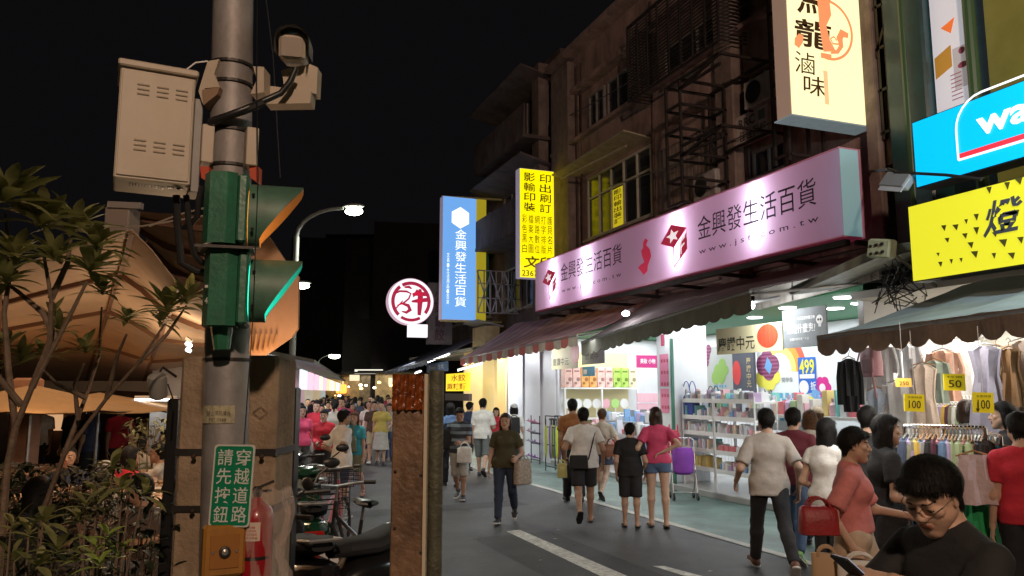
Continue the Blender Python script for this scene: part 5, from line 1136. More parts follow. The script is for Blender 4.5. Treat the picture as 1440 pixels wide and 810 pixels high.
# posters in the right room (parallel to the street)
def poster_wall():
    X = 9.75; y1, y0 = aX(1066, 540, X).y, aX(1166, 540, X).y; z0, z1 = aX(1110, 606, X).z, aX(1110, 472, X).z; W_, H_ = y1 - y0, z1 - z0
    p = Panel((X, y1, z0), (0, -1, 0), (0, 0, 1)); t = thing('graphic_board', 'bright poster board with rainbow and coloured shapes behind the racks', 'poster', p.O)
    mb = MB(); p.slab(mb, W_, H_, .05); mb.build('board', mat('board_white', (.75, .8, .8), .5), t)
    Z = lambda py: (606 - py) / 134 * H_; Uu = lambda px: (px - 1066) / 100 * W_; k = W_ / 100
    def sh(f, nm, col, n=.004): mb = MB(); f(mb); mb.build(nm, mat('print_' + nm + '_%02d' % 0 if 0 else 'print_' + nm, col, .5), t)
    for i, cl in enumerate(((.75, .12, .06), (.8, .35, .05), (.85, .75, .2))): mb = MB(); p.ring(mb, Uu(1100), Z(520), (38 - i * 7) * k, 7 * k, .004 + i * .001, -5, 140); mb.build('rainbow_band', mat('rainbow_' + 'abc'[i], cl, .5), t)
    mb = MB(); [p.disc(mb, Uu(a), Z(b), r * k, .008 + j * .0006) for j, (a, b, r) in enumerate(((1076, 512, 11), (1090, 512, 10), (1082, 502, 9), (1084, 522, 9)))]; mb.build('plum_cloud', mat('print_plum', (.2, .03, .09), .5, stripes=(2, .07, .5, (.3, .1, .2))), t)
    mb = MB(); p.poly(mb, [(Uu(a), Z(b)) for a, b in ((1083, 500), (1090, 512), (1086, 526), (1078, 516))], .014); p.poly(mb, [(Uu(a), Z(b)) for a, b in ((1146, 545), (1156, 552), (1150, 564), (1143, 556))], .014); mb.build('blue_patch', mat('print_sky', (.15, .35, .65), .5), t)
    mb = MB(); [p.disc(mb, Uu(a), Z(b), r * k, .005 + j * .0006) for j, (a, b, r) in enumerate(((1072, 532, 9), (1084, 536, 10), (1094, 530, 7), (1140, 578, 14), (1156, 584, 9)))]; mb.build('yellow_cloud', mat('print_yellow', (.8, .75, .1), .5), t)
    mb = MB(); p.rect(mb, Uu(1127), Z(553), 24 * k, (553 - 504) / 134 * H_, .012); mb.build('blue_poster', mat('print_blue', (.02, .13, .55), .5), t)
    mb = MB(); p.text(mb, '499', Uu(1129), Z(527), 20 * k, 14 * k, .016, .02); mb.build('lettering', mat('print_lemon', (.8, .75, .05), .5), t)
    mb = MB(); p.disc(mb, Uu(1134), Z(545), 6.5 * k, .016); p.rect(mb, Uu(1129), Z(533), 20 * k, 4 * k, .017); p.text(mb, '折', Uu(1143), Z(549), 7 * k, 8 * k, .016, .02); mb.build('white_marks', WHITE, t)
    mb = MB(); [p.rect(mb, Uu(1098 + (j % 5) * 9 + (j // 5 % 2) * 4), Z(592 - (j // 5) * 8), 5.5 * k, 5 * k, .01) for j in range(25)]; mb.build('blue_squares', mat('print_cyan', (.1, .4, .6), .5), t)
    mb = MB(); p.text(mb, "N9", Uu(1076), Z(562), 12 * k, 10 * k, .01, .01); p.text(mb, '98', Uu(1090), Z(578), 9 * k, 8 * k, .01, .01); p.text(mb, '開學季', Uu(1103), Z(538), 16 * k, 5 * k, .01, .0); mb.build('lettering', mat('print_ink', (.12, .13, .15), .5), t)
    for r, cl, nm in ((10, (.6, .02, .25), 'magenta_flower'), (5, (.8, .7, .75), 'flower_centre')): 
        mb = MB(); 
        if r == 10: [p.disc(mb, Uu(1158) + 6 * k * math.cos(a), Z(546) + 6 * k * math.sin(a), 5 * k, .006 + .0004 * a) for a in np.linspace(0, 5.2, 6)]
        else: p.disc(mb, Uu(1158), Z(546), 4 * k, .012)
        mb.build(nm, mat('print_' + nm, cl, .5), t)
    # left board with fruit and leaf shapes, and the dark upright board
    X = 9.9; y1, y0 = aX(990, 540, X).y, aX(1032, 540, X).y; z0, z1 = aX(1010, 555, X).z, aX(1010, 487, X).z; p = Panel((X, y1, z0), (0, -1, 0), (0, 0, 1)); W_, H_ = y1 - y0, z1 - z0
    t = thing('graphic_board', 'white board with green leaf and plum shapes left of the dark upright board', 'poster', p.O); mb = MB(); p.slab(mb, W_, H_, .05); mb.build('board', mat('board_grey', (.5, .52, .5), .5), t)
    mb = MB(); [p.disc(mb, W_ * a, H_ * b, W_ * r, .004 + j * .0006) for j, (a, b, r) in enumerate(((.5, .5, .13), (.65, .62, .12), (.42, .35, .14), (.6, .38, .15), (.75, .5, .1)))]; mb.build('leaf_shapes', mat('print_leaf', (.3, .5, .12), .5), t)
    mb = MB(); [p.disc(mb, W_ * a, H_ * b, W_ * r, .004 + j * .0006) for j, (a, b, r) in enumerate(((.12, .82, .12), (.2, .95, .1), (.1, .68, .1)))]; mb.build('plum_cloud', mat('print_plum', (.2, .03, .09), .5), t)
    mb = MB(); [p.rect(mb, W_ * (.35 + (j % 5) * .09), H_ * (.06 + (j // 5) * .09), W_ * .05, H_ * .05, .005) for j in range(10)]; mb.build('blue_squares', mat('print_cyan', (.1, .4, .6), .5), t)
    X = 9.6; y1, y0 = aX(1031, 540, X).y, aX(1061, 540, X).y; z0, z1 = aX(1045, 560, X).z, aX(1045, 488, X).z; p = Panel((X, y1, z0), (0, -1, 0), (0, 0, 1)); W_, H_ = y1 - y0, z1 - z0
    t = thing('graphic_board', 'dark slate upright board with red lantern shape and gold characters', 'poster', p.O); mb = MB(); p.slab(mb, W_, H_, .05); mb.build('board', mat('board_slate', (.07, .075, .1), .5), t)
    mb = MB(); p.disc(mb, W_ * .2, H_ * .5, W_ * .2, .004, r2=H_ * .24); mb.build('red_lantern', mat('print_red', (.6, .05, .05), .5), t); mb = MB(); p.col(mb, '慶讚中元', W_ * .66, H_ * .2, W_ * .22, H_ * .6, .006, .01); mb.build('lettering', mat('print_gold', (.5, .4, .2), .5), t)
poster_wall()
# banners under the awning edge
def banner(px0, py0, px1, py1, X, label, m, th=.02):
    a, b = aX(px0, py1, X), aX(px1, py1, X); z1 = aX(px0, py0, X).z; z0 = (a.z + b.z) / 2 if abs(a.z - b.z) < .3 else a.z
    p = Panel((X, a.y, z0), (0, -1, 0), (0, 0, 1)); W_ = a.y - b.y; H_ = z1 - z0; t = thing('banner', label, 'banner', p.O); mb = MB(); p.slab(mb, W_, H_, th); mb.build('cloth', m, t); return t, p, W_, H_
BY = mat('banner_cream', (.72, .66, .4), .6)
t, p, W_, H_ = banner(1008, 463, 1101, 496, 7.6, 'cream banner with brushed black characters and big red lantern over the racks', BY)
mb = MB(); p.text(mb, '慶讚中元', W_ * .03, H_ * .12, W_ * .58, H_ * .52, .004, .01); mb.build('lettering', mat('brush_black', (.05, .05, .03), .6), t); mb = MB(); p.disc(mb, W_ * .8, H_ * .55, W_ * .15, .005, r2=H_ * .42); mb.build('lantern', mat('lantern_red', (.65, .07, .03), .5, stripes=(1, .09, .12, (.4, .04, .02))), t)
t, p, W_, H_ = banner(1102, 437, 1164, 488, 7.62, 'grey banner with small white skull and outlined characters', mat('banner_grey', (.2, .22, .23), .6, var=.2))
mb = MB(); p.text(mb, '這是什麼鬼?', W_ * .1, H_ * .36, W_ * .66, H_ * .25, .004, .014); p.text(mb, '中元普渡特賣活動', W_ * .36, H_ * .7, W_ * .4, H_ * .09, .004, .01); p.text(mb, '全館文具百貨八折起', W_ * .16, H_ * .18, W_ * .45, H_ * .07, .004, .01)
p.disc(mb, W_ * .86, H_ * .66, W_ * .075, .004); p.rect(mb, W_ * .83, H_ * .48, W_ * .06, H_ * .1, .005); mb.build('lettering', WHITE, t)
mb = MB(); p.disc(mb, W_ * .835, H_ * .66, W_ * .02, .007); p.disc(mb, W_ * .885, H_ * .66, W_ * .02, .007); mb.build('skull_eyes', BLACK, t)
t, p, W_, H_ = banner(776, 486, 812, 519, 7.9, 'small cream banner with red lantern below the striped awning', BY)
mb = MB(); p.text(mb, '慶讚中元', W_ * .05, H_ * .15, W_ * .62, H_ * .3, .004, .0); mb.build('lettering', mat('brush_black', (.05, .05, .03), .6), t); mb = MB(); p.disc(mb, W_ * .93, H_ * .6, W_ * .16, .006, r2=H_ * .42); mb.build('lantern', mat('lantern_red', (.65, .07, .03), .5), t)
t, p, W_, H_ = banner(818, 492, 850, 512, 8.2, 'small pale blue grey notice hanging behind the dark awning', mat('notice_blue', (.45, .5, .58), .5)); mb = MB(); p.text(mb, '營業中', W_ * .15, H_ * .3, W_ * .6, H_ * .4, .004); mb.build('lettering', mat('notice_ink', (.15, .2, .3), .5), t)
t, p, W_, H_ = banner(819, 516, 836, 529, 8.4, 'small bright blue notice in front of the pink boxes', mat('notice_cyan', (.05, .35, .6), .5)); mb = MB(); p.rect(mb, W_ * .1, H_ * .2, W_ * .3, H_ * .5, .004); mb.build('picture', WHITE, t)
# umbrella rack and slipper stand by the shutter
c = aG(783, 664); t = thing('umbrella_stand', 'black metal stand of hanging folded umbrellas beside the pale shutter', 'stand', (c.x, c.y, 0)); mb = MB()
for dx in (-.35, .35):
    for dy in (-.12, .12): mb.cyl((c.x + dy, c.y + dx, 0), (c.x + dy, c.y + dx, 1.25), .012, n=6)
for z in (.12, .6, 1.0, 1.25):
    for dy in (-.12, .12): mb.bar((c.x + dy, c.y - .35, z), (c.x + dy, c.y + .35, z), .02)
mb.build('frame', STEEL, t); UMB = [(.5, .6, .05), (.3, .12, .35), (.1, .15, .4), (.05, .05, .06), (.55, .3, .4), (.5, .6, .05), (.4, .4, .42)]
for i in range(14):
    x, y = c.x + rnd.uniform(-.16, .16), c.y - .34 + i * .05; u = thing('umbrella', ['lime', 'plum', 'navy', 'black', 'pink', 'lime', 'grey'][i % 7] + ' folded umbrella in the stand by the pale shutter', 'umbrella', (x, y, .3), 0, 'folded umbrellas in the stand')
    mb = MB(); mb.tube([(x, y, .3), (x, y, .45), (x, y, .95), (x, y, 1.05)], [.008, .03, .035, .012], 8); mb.build('canopy', mat('umbrella_' + 'abcdefg'[i % 7], UMB[i % 7], .5), u, True); mb = MB(); mb.tube([(x, y, 1.04), (x, y, 1.16), (x, y + .03, 1.2), (x, y + .06, 1.16)], .008, 6); mb.build('handle', BLACK, u, True)
c = aG(753, 652); t = thing('slipper_stand', 'black wire stand of purple slippers beside the umbrella stand', 'stand', (c.x, c.y, 0)); mb = MB()
for dx in (-.28, .28): mb.cyl((c.x, c.y + dx, 0), (c.x, c.y + dx, 1.2), .012, n=6)
for z in (.1, .5, .75, 1.0): mb.bar((c.x, c.y - .3, z), (c.x, c.y + .3, z), .02)
mb.build('frame', STEEL, t)
for i in range(12):
    z = (.15, .52, .77, 1.02)[i // 3] + .02; y = c.y - .2 + (i % 3) * .2; mb = MB(); mb.box((c.x - .05, y, z), (.24, .075, .022), (0, .35, 0), bev=.008); mb.tube([(c.x - .1, y - .04, z + .02), (c.x - .1, y, z + .07), (c.x - .1, y + .04, z + .02)], .012, 6)
    k = (0, 1, 2)[i // 4]; solo(mb, 'slipper', mat('slipper_' + 'abc'[k], ((.3, .12, .4), (.4, .4, .5), (.6, .25, .4))[k], .5), ['purple', 'grey', 'pink'][k] + ' slipper on the black wire stand', 'slipper', 'slippers on the wire stand')
c = aG(797, 668); mb = MB(); mb.box((c.x + .2, c.y, .22), (.4, .5, .44), bev=.02); t = solo(mb, 'crate', mat('black_crate', (.03, .03, .035), .5), 'black crate with white label at the foot of the stationery shop', 'crate'); mb = MB(); mb.box((c.x - .003, c.y - .05, .24), (.01, .3, .26)); mb.build('label', WHITE, t)
# ------------------------------------------------------------------ the clothes stall
room('clothes_shop', 'open clothes shop lit warm white behind hanging dresses', 3.0, yA - .08, (), mat('stall_ceiling', (.4, .38, .33), .7), zc=2.8, back=10.2, wallm=mat('stall_wall', (.75, .72, .66), .6), front=8.0)
SKM = {}
def garment(kind, label, c, w_, h, m, facing, group, hanger=True, pleats=7):
    """hangs from c; facing = unit vector the front looks along"""
    c = Vector(c); f = Vector(facing).normalized(); u = Vector((0, 0, 1)).cross(f).normalized(); key = (kind, round(w_, 2), round(h, 2)); t = thing(kind, label, {'dress': 'dress', 'blouse': 'blouse', 'skirt': 'skirt', 'hanging_trousers': 'trousers', 'cardigan': 'cardigan'}[kind], c, 0, group); mb = MB(); n = 20
    P = lambda x, y, z: c + u * x + f * y + Vector((0, 0, z))
    prof = {'dress': ((0, .16, .5), (.05, .42, .8), (.16, .36, 1), (.34, .3, .9), (.42, .34, 1.0), (.7, .45, 1.3), (1, .52, 1.5)), 'blouse': ((0, .16, .4), (.06, .48, .9), (.3, .46, 1), (.7, .46, 1), (1, .5, 1.1)), 'cardigan': ((0, .16, .4), (.06, .48, .9), (.3, .44, 1), (.7, .46, 1), (1, .4, 1.0)),
            'skirt': ((0, .3, .7), (.08, .31, .8), (.5, .4, 1.1), (1, .5, 1.4)), 'hanging_trousers': ((0, .3, .6), (.1, .32, .8), (.5, .34, .8), (1, .34, .8))}[kind]
    rows = []
    for z, ww, dd in prof:
        row = []
        for i in range(n + 1):
            a = 2 * math.pi * i / n; k = 1 + (.17 * math.sin(a * pleats) * z); row.append(P(math.cos(a) * w_ * ww * k, math.sin(a) * .045 * dd * (1 + .7 * math.sin(a * 6 + z * 3)) * (1 if w_ > .2 else .8), -.06 - z * h))
        rows.append(row)
    mb.sheet(rows)
    if kind in ('blouse', 'cardigan'):
        for s in (-1, 1): mb.tube([P(s * w_ * .44, 0, -.1), P(s * w_ * .58, 0, -.1 - h * .3), P(s * w_ * .56, 0, -.1 - h * (.45 if kind == 'blouse' else .8))], [.045, .04, .045], 8, flat=.6)
    mb.build('cloth', m, t, True)
    if hanger: mb = MB(); mb.tube([P(-w_ * .36, 0, -.07), P(0, 0, -.03), P(w_ * .36, 0, -.07)], .007, 5); mb.tube([P(0, 0, -.03), P(0, 0, .0), P(.02, 0, .025), P(0, 0, .05), P(-.02, 0, .03)], .004, 5); mb.build('hanger', mat('wood_hanger', (.4, .22, .1), .4) if rnd.random() < .6 else GALV, t, True)
    return t
def gm(nm, col, **k): return mat('garment_' + nm, col, .85, var=.12, vs=9, bump=.3, bs=30, **k)
FS = Vector((-.9, -.35, 0))
def hangpx(kind, label, px, py, X, w_, h, m, face=FS, grp='garments hung on display', **k):
    w_ *= .68
    return garment(kind, label, aX(px, py, X), w_, h, m, face, grp, **k)
hangpx('dress', 'long beige pleated dress hanging under the brown scalloped edge', 1297, 505, 7.3, .5, 1.05, gm('beige', (.62, .48, .38)), pleats=9)
hangpx('dress', 'lavender grey strapless dress hanging at the top of the stall', 1384, 478, 7.1, .55, .85, gm('lavender', (.36, .34, .42)), pleats=8)
hangpx('dress', 'dark brown slip hanging beside the lavender dress', 1418, 482, 7.2, .36, .55, gm('brown', (.3, .17, .08)))
hangpx('cardigan', 'black cardigan hanging at the left end of the stall', 1193, 497, 7.0, .3, .62, gm('black', (.02, .02, .022)), face=(-.5, -.9, 0))
hangpx('blouse', 'grey white blouse hanging behind the pink bag', 1235, 478, 7.8, .5, .7, gm('greywhite', (.5, .5, .5)))
hangpx('blouse', 'white blouse with black collar trim below the orange 250 tag', 1262, 530, 7.6, .5, .75, gm('white', (.68, .68, .68)))
hangpx('dress', 'pale blue long dress at the left of the clothes stall', 1232, 540, 7.5, .45, 1.1, gm('paleblue', (.45, .52, .62)))
hangpx('dress', 'white long dress hanging by the pale blue one', 1260, 565, 7.7, .4, 1.0, gm('ivory', (.6, .58, .52)))
hangpx('hanging_trousers', 'thin black trousers hanging by the white dress', 1244, 575, 7.3, .16, .9, gm('black', (.02, .02, .022)))
hangpx('blouse', 'coral blouse hanging between the beige and lavender dresses', 1325, 486, 8.2, .5, .6, gm('coral', (.6, .33, .24)))
hangpx('blouse', 'sage green top hanging by the coral blouse', 1313, 500, 8.0, .4, .5, gm('sage', (.28, .33, .27)))
hangpx('blouse', 'white top hanging at the back above the 50 sign', 1350, 470, 8.8, .6, .7, gm('white', (.68, .68, .68)))
hangpx('blouse', 'pale grey top hanging near the roof edge', 1275, 478, 8.2, .4, .6, gm('palegrey', (.52, .52, .55)))
hangpx('dress', 'pale peach dress hanging at the right edge of the stall', 1440, 470, 7.4, .6, .8, gm('peach', (.6, .48, .4)))
hangpx('blouse', 'tan top hanging beside the peach dress', 1400, 480, 8.0, .4, .6, gm('tan', (.42, .33, .22)))
c = aX(1226, 530, 7.3); t = bag('shoulder_bag', 'dusty pink backpack hanging at the left end of the clothes stall', c, .34, .34, .16, mat('dusty_pink', (.42, .2, .22), .6, var=.15), .18, rz=R(-110))
mb = MB(); mb.box(c + Vector((-.1, -.05, .13)), (.03, .24, .16), (0, 0, R(-20)), bev=.01); mb.build('pocket', mat('dusty_pink_dark', (.3, .13, .15), .6), t)
mb = MB()
for s in (-.1, .1): mb.tube([c + Vector((-.06, s, .3)), c + Vector((-.12, s * 1.2, .1)), c + Vector((-.08, s * 1.3, -.25))], .012, 5)
mb.build('strap', mat('dusty_pink', (.42, .2, .22), .6), t)
# clothes rails with garments packed side by side
def rail(name, label, A, B, zt, n, cols, hr, grp, where):
    A, B = Vector(A), Vector(B); t = thing(name, label, 'clothes rail', ((A.x + B.x) / 2, (A.y + B.y) / 2, 0)); mb = MB(); up = Vector((0, 0, zt)); mb.tube([A + up, B + up], .016, 8)
    for e in (A, B):
        mb.tube([e, e + up], .014, 8); d = (B - A).normalized(); s = Vector((-d.y, d.x, 0)); mb.tube([e - s * .28, e + s * .28], .014, 8)
    mb.build('frame', mat('chrome', (.7, .7, .7), .15, metal=1.), t, True); d = (B - A).normalized()
    for i in range(n):
        k = rnd.randrange(len(cols)) if n > 9 else i % len(cols); nm, cl = cols[k]; h = rnd.uniform(*hr)
        garment(rnd.choice(('blouse', 'dress', 'blouse')) if h > .5 else 'blouse', '%s garment %s' % (nm, where), A.lerp(B, (i + .6) / (n + .2)) + up - Vector((0, 0, .03)), .34, h, gm(nm.replace(' ', '_'), cl), d + Vector((rnd.uniform(-.1, .1), rnd.uniform(-.1, .1), 0)), grp + ', ' + nm)
GC = [('dark blue', (.06, .08, .14)), ('grey', (.35, .35, .35)), ('lilac', (.4, .32, .5)), ('mustard', (.6, .4, .08)), ('dark maroon', (.1, .03, .05)), ('olive grey', (.25, .25, .18)), ('white', (.65, .65, .65)), ('pale green', (.35, .45, .25)), ('black', (.03, .03, .03)), ('rose', (.5, .25, .28)), ('denim', (.12, .2, .34)), ('sand', (.5, .4, .3))]
A = aD(1277, 690, 6.6); B = aD(1392, 690, 6.25); A.z = B.z = 0
rail('clothes_rail', 'front chrome clothes rail packed with hanging tops', A, B, 1.52, 22, GC, (.5, .75), 'garments on the front rail', 'on the front chrome rail')
a = aD(1265, 700, 7.3); b = aD(1300, 700, 6.6); a.z = b.z = 0
rail('clothes_rail', 'short chrome rail of jeans at the left of the clothes stall', a, b, 1.3, 7, [('denim', (.12, .2, .34)), ('pale denim', (.3, .42, .55)), ('white', (.65, .65, .65))], (.7, .85), 'jeans on the short rail', 'on the short chrome rail')
a = aD(1392, 700, 6.9); b = aD(1414, 700, 6.3); a.z = b.z = 0
rail('clothes_rail', 'chrome rail running towards the road with skirts', a, b, 1.45, 5, [('teal', (.04, .25, .35)), ('purple', (.25, .1, .3)), ('black', (.03, .03, .03)), ('dark teal', (.02, .1, .1))], (.6, .9), 'garments on the side rail', 'on the rail running towards the road')
v = aD(1368, 628, 6.0); garment('skirt', 'pale pink short skirt clipped in front of the front rail', v, .38, .36, gm('palepink', (.55, .42, .42)), -FH, None)
v = aD(1372, 672, 6.15); garment('skirt', 'bright green pleated skirt below the pale pink skirt', v, .34, .5, gm('bright_green', (.02, .3, .1)), -FH, None, pleats=12)
# price tags
def tagcard(px0, py0, px1, py1, D, label, body, colr, ink, tilt=0., sub=None):
    a = aD(px0, py1, D); w_ = (px1 - px0) / F * D; h = (py1 - py0) / F * D; U = (CR + Vector((0, 0, tilt))).normalized(); V = U.cross(-FH).normalized() * -1
    if V.z < 0: V = -V
    p = Panel(a, U, V); t = thing('price_sign', label, 'price sign', a); mb = MB(); p.slab(mb, w_, h, .01); mb.build('card', colr, t); mb = MB(); p.text(mb, body, w_ * .2, h * .18, w_ * .6, h * .46, .005, .01, slant=-tilt * .3)
    if sub: p.text(mb, sub, w_ * .14, h * .76, w_ * .72, h * .12, .005)
    mb.build('lettering', ink, t)
    mb = MB(); mb.tube([p.p(w_ * .5, h), p.p(w_ * .5, h) + Vector((.02, .02, .5))], .003, 4); mb.build('string', WHITE, t); return t, p, w_, h
YC = mat('card_yellow', (.8, .66, .02), .6, emit=(.9, .7, 0), es=.12); INKB = mat('card_ink', (.06, .04, .02), .7); OC = mat('card_orange', (.8, .45, .08), .6, emit=(.9, .45, 0), es=.12)
tagcard(1272, 554, 1300, 578, 6.2, 'yellow 100 price card left on the front rail', '100', YC, INKB, -.05, '全面特價')
t, p, w_, h = tagcard(1369, 552, 1398, 580, 5.9, 'yellow 100 price card with arrow on the front rail', '100', YC, INKB, -.03, '全面特價')
mb = MB(); p.poly(mb, [(w_ * .1, h * .2), (w_ * .3, h * .2), (w_ * .2, -.0)], .006); p.rect(mb, w_ * .18, h * .2, w_ * .05, h * .3, .006); mb.build('arrow', INKB, t)
tagcard(1328, 526, 1358, 549, 7.0, 'bright yellow 50 price card hanging in the stall', '50', YC, INKB, -.02, '特價')
tagcard(1260, 532, 1282, 544, 6.9, 'small orange 250 price card by the beige dress', '250', OC, INKB)
a = aX(1360, 556, 9.6); 
for i in range(12): garment('blouse', 'garment hanging in a row at the back of the clothes shop', aX(1318 + i * 5, 562, 8.9), .3, .45, gm(GC[i][0].replace(' ', '_'), GC[i][1]), (0.3, -1, 0), 'garments at the back of the shop')
# potted tufts at the foot of the stall
c = aD(1400, 741, 6.2); t = thing('dried_plant', 'pale spiky plant at the foot of the clothes rails', 'plant', (c.x, c.y, 0)); c.z = .15; mb = MB()
for i in range(46):
    a = rnd.uniform(0, 6.28); l = rnd.uniform(.12, .3); d = Vector((math.cos(a), math.sin(a), rnd.uniform(.2, 1.2))).normalized(); mb.tube([c, c + d * l * .6, c + d * l + Vector((0, 0, -.06))], [.008, .007, .002], 4)
mb.build('leaves', mat('dry_leaf', (.4, .35, .24), .7), t); mb = MB(); mb.lathe((c.x, c.y, 0), [(.09, 0), (.12, .16)], 14); mb.build('pot', mat('clay', (.25, .11, .07), .8), t)
# light in the rooms: the ceiling lamps
def arealamp(x, y, z, sx, sy, pw, col): lamp('AREA', (x, y, z), pw, col, sx, (x, y, 0), sy)
WC = (.93, .97, 1.)
arealamp(9.7, 15.8, 3.12, 2.6, 4.2, 150, WC); arealamp(9.6, 10.7, 3.12, 2.6, 4.6, 145, WC)
arealamp(9.0, 5.6, 2.75, 1.8, 4.0, 170, (1, .93, .8)); arealamp(9.2, 24.5, 2.95, 1.6, 3, 120, (1, .85, .6))
lamp('AREA', (7.15, 13.2, 2.85), 70, WC, .3, (7.6, 13, 0), 8.0); lamp('AREA', (6.3, 5.4, 2.32), 42, (1, .95, .88), .3, (6.9, 5.6, 0), 4)  # the second has no fixture, added under the awning to light the front garments
lamp('AREA', (7.3, 21.4, 2.75), 110, WC, .3, (8.0, 21, .6), 3); lamp('AREA', (7.3, 28, 2.8), 60, WC, .3, (6.2, 28, 0), 5)
# ------------------------------------------------------------------ near pole with everything strapped to it
def ext(a, b, z):                                   # point at height z on the line a-b
    a, b = Vector(a), Vector(b); return a + (b - a) * ((z - a.z) / (b.z - a.z))
DP = 3.7; T_ = aD(328, 0, DP); B_ = aD(314, 800, DP); pb, pt = ext(B_, T_, 0), ext(B_, T_, 4.6); pole_at = lambda py: ext(B_, T_, aD(320, py, DP).z)
POLE = thing('signal_pole', 'thick grey painted steel pole carrying the green signal and cabinet', 'pole', pb)
mb = MB(); mb.tube([pb, pb.lerp(pt, .5), pt], [.108, .1, .094], 28); mb.build('shaft', mat('pole_grey', (.3, .29, .29), .55, metal=.25, var=.28, vs=5, bump=.15, bs=25, stain=((.17, .12, .09), .55)), POLE, True)
for py in (95, 122, 188, 237, 506): mb = MB(); c = pole_at(py); mb.tube([c - Vector((0, 0, .007)), c + Vector((0, 0, .007))], .108, 28); mb.build('steel_band', STEEL, POLE)
mb = MB(); c = pole_at(585); 
def around(mb, c, a0, a1, z0, z1, r, n=8):
    V = []; 
    for i in range(n + 1): a = a0 + (a1 - a0) * i / n; d = -FH * math.cos(a) + CR * math.sin(a); V += [c + d * r + Vector((0, 0, z0)), c + d * r + Vector((0, 0, z1))]
    mb.add(V, [(2 * i, 2 * i + 2, 2 * i + 3, 2 * i + 1) for i in range(n)])
around(mb, c, -.9, .7, -.03, .05, .1075); mb.build('paper_sticker', mat('old_sticker', (.42, .38, .25), .8, var=.4, vs=30), POLE)
mb = MB(); p = Panel(c - FH * .1085 - CR * .05 + Vector((0, 0, -.02)), CR, (0, 0, 1)); p.text(mb, '禁止張貼廣告', 0, .025, .11, .022, 0); p.text(mb, 'TEL.1999', .01, -.005, .08, .018, 0); mb.build('lettering', mat('sticker_ink', (.12, .1, .08), .8), POLE)
# control cabinet
CB = mat('cabinet_beige', (.5, .43, .34), .55, var=.1, vs=4, stain=((.36, .28, .2), .4)); CBD = mat('cabinet_grey', (.3, .29, .28), .6, var=.15)  # plain grey for the mounting plate and the camera hood
ang = .47; u = (CR * math.cos(ang) + FH * math.sin(ang)).normalized(); f = u.cross(Vector((0, 0, 1))); f = -f if f.dot(FH) > 0 else f     # f points to the camera
c = aD(217, 190, 3.55); Rm = Matrix((u, -f, Vector((0, 0, 1)))).transposed(); w_, h_, d_ = .315, .515, .27
t = thing('control_cabinet', 'beige steel cabinet with louvres strapped to the left of the pole', 'cabinet', c); mb = MB(); mb.box(c, (w_, d_, h_), Rm, bev=.006); mb.build('case', CB, t)
mb = MB(); mb.box(c + Vector((0, 0, h_ / 2 + .016)) + f * .006, (w_ + .022, d_ + .035, .032), Rm, bev=.006); mb.build('lid', CB, t)
mb = MB(); mb.box(c + f * (d_ / 2 + .004), (w_ - .02, .01, h_ - .03), Rm, bev=.003); dr = mb.build('door', CB, t)
mb = MB()
for r in (.14, -.12):
    for k in (-.08, .0, .08):
        for j in range(3): mb.box(c + f * (d_ / 2 + .011) + u * (k + .02) + Vector((0, 0, r + j * .022)), (.05, .01, .007), Rm @ Euler((.5, 0, 0)).to_matrix(), bev=.002)
mb.build('louvre', mat('louvre_beige', (.42, .35, .27), .6), dr)
mb = MB(); 
for i in range(12):
    for j in range(3): mb.box(c + u * (-.09 + i * .0125) + f * (.02 + j * .022) - Vector((0, 0, h_ / 2 + .001)), (.007, .012, .003), Rm)
for k in (.08, .12): mb.lathe(c + u * k + f * .06 - Vector((0, 0, h_ / 2 + .004)), [(.014, 0), (.014, .004)], 12)
mb.build('vent', BLACK, t)
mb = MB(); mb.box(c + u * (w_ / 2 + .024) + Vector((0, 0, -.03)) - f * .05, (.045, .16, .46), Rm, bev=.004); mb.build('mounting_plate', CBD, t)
mb = MB(); c2 = aD(262, 282, 3.6)
for s, (x1, y1, x2, y2) in enumerate(((248, 275, 290, 384), (262, 275, 292, 372), (284, 262, 258, 320))):
    a, m_, b = aD(x1, y1, 3.62), aD((x1 + x2) / 2 - 14 + s * 10, y2 - 14, 3.62), aD(x2, y2, 3.66); mb.tube([a, a.lerp(m_, .4) - CR * .005, m_, m_.lerp(b, .6) - Vector((0, 0, .01)), b], .014 + .003 * (s == 0), 8)
mb.build('cable', BLACK, t, True)
mb = MB(); mb.tube([aD(258, 112, 3.6), aD(262, 98, 3.6), aD(275, 88, 3.6), aD(292, 86, 3.62)], .004, 5); mb.build('wire', WHITE, t, True)
# clamps
t = thing('pole_clamp', 'beige notched clamp plates on the pole beside the camera arm', 'clamp', pole_at(115)); mb = MB()
for pts, D in ((((292, 86), (308, 83), (301, 104), (309, 122), (288, 124), (285, 146), (279, 128)), 3.58), (((356, 93), (371, 94), (371, 130), (352, 132), (361, 112)), 3.6)): mb.prism([aD(a, b, D) for a, b in pts], FH * .1)
mb.build('plate', CB, t); mb = MB(); mb.prism([aD(*q, 3.56) for q in ((284, 126), (309, 122), (306, 132), (286, 148))], FH * .1); mb.build('gusset', mat('gusset_brown', (.25, .16, .1), .7), t)
t = thing('pole_clamp', 'pair of small beige boxes either side of the pole above the signal', 'clamp', pole_at(205))
for px in (291, 353): mb = MB(); mb.box(aD(px, 205 + (px > 300) * 4, 3.6), (.055, .09, .185), Rm, bev=.004); mb.build('box', CB, t)
mb = MB()
for px in (287, 356): mb.prism([aD(px - 6, 234, 3.58), aD(px + 7, 234, 3.58), aD(px + 6, 256, 3.58), aD(px - 4, 250, 3.58)], FH * .06)
mb.build('red_plate', mat('red_enamel', (.5, .08, .04), .5), t)
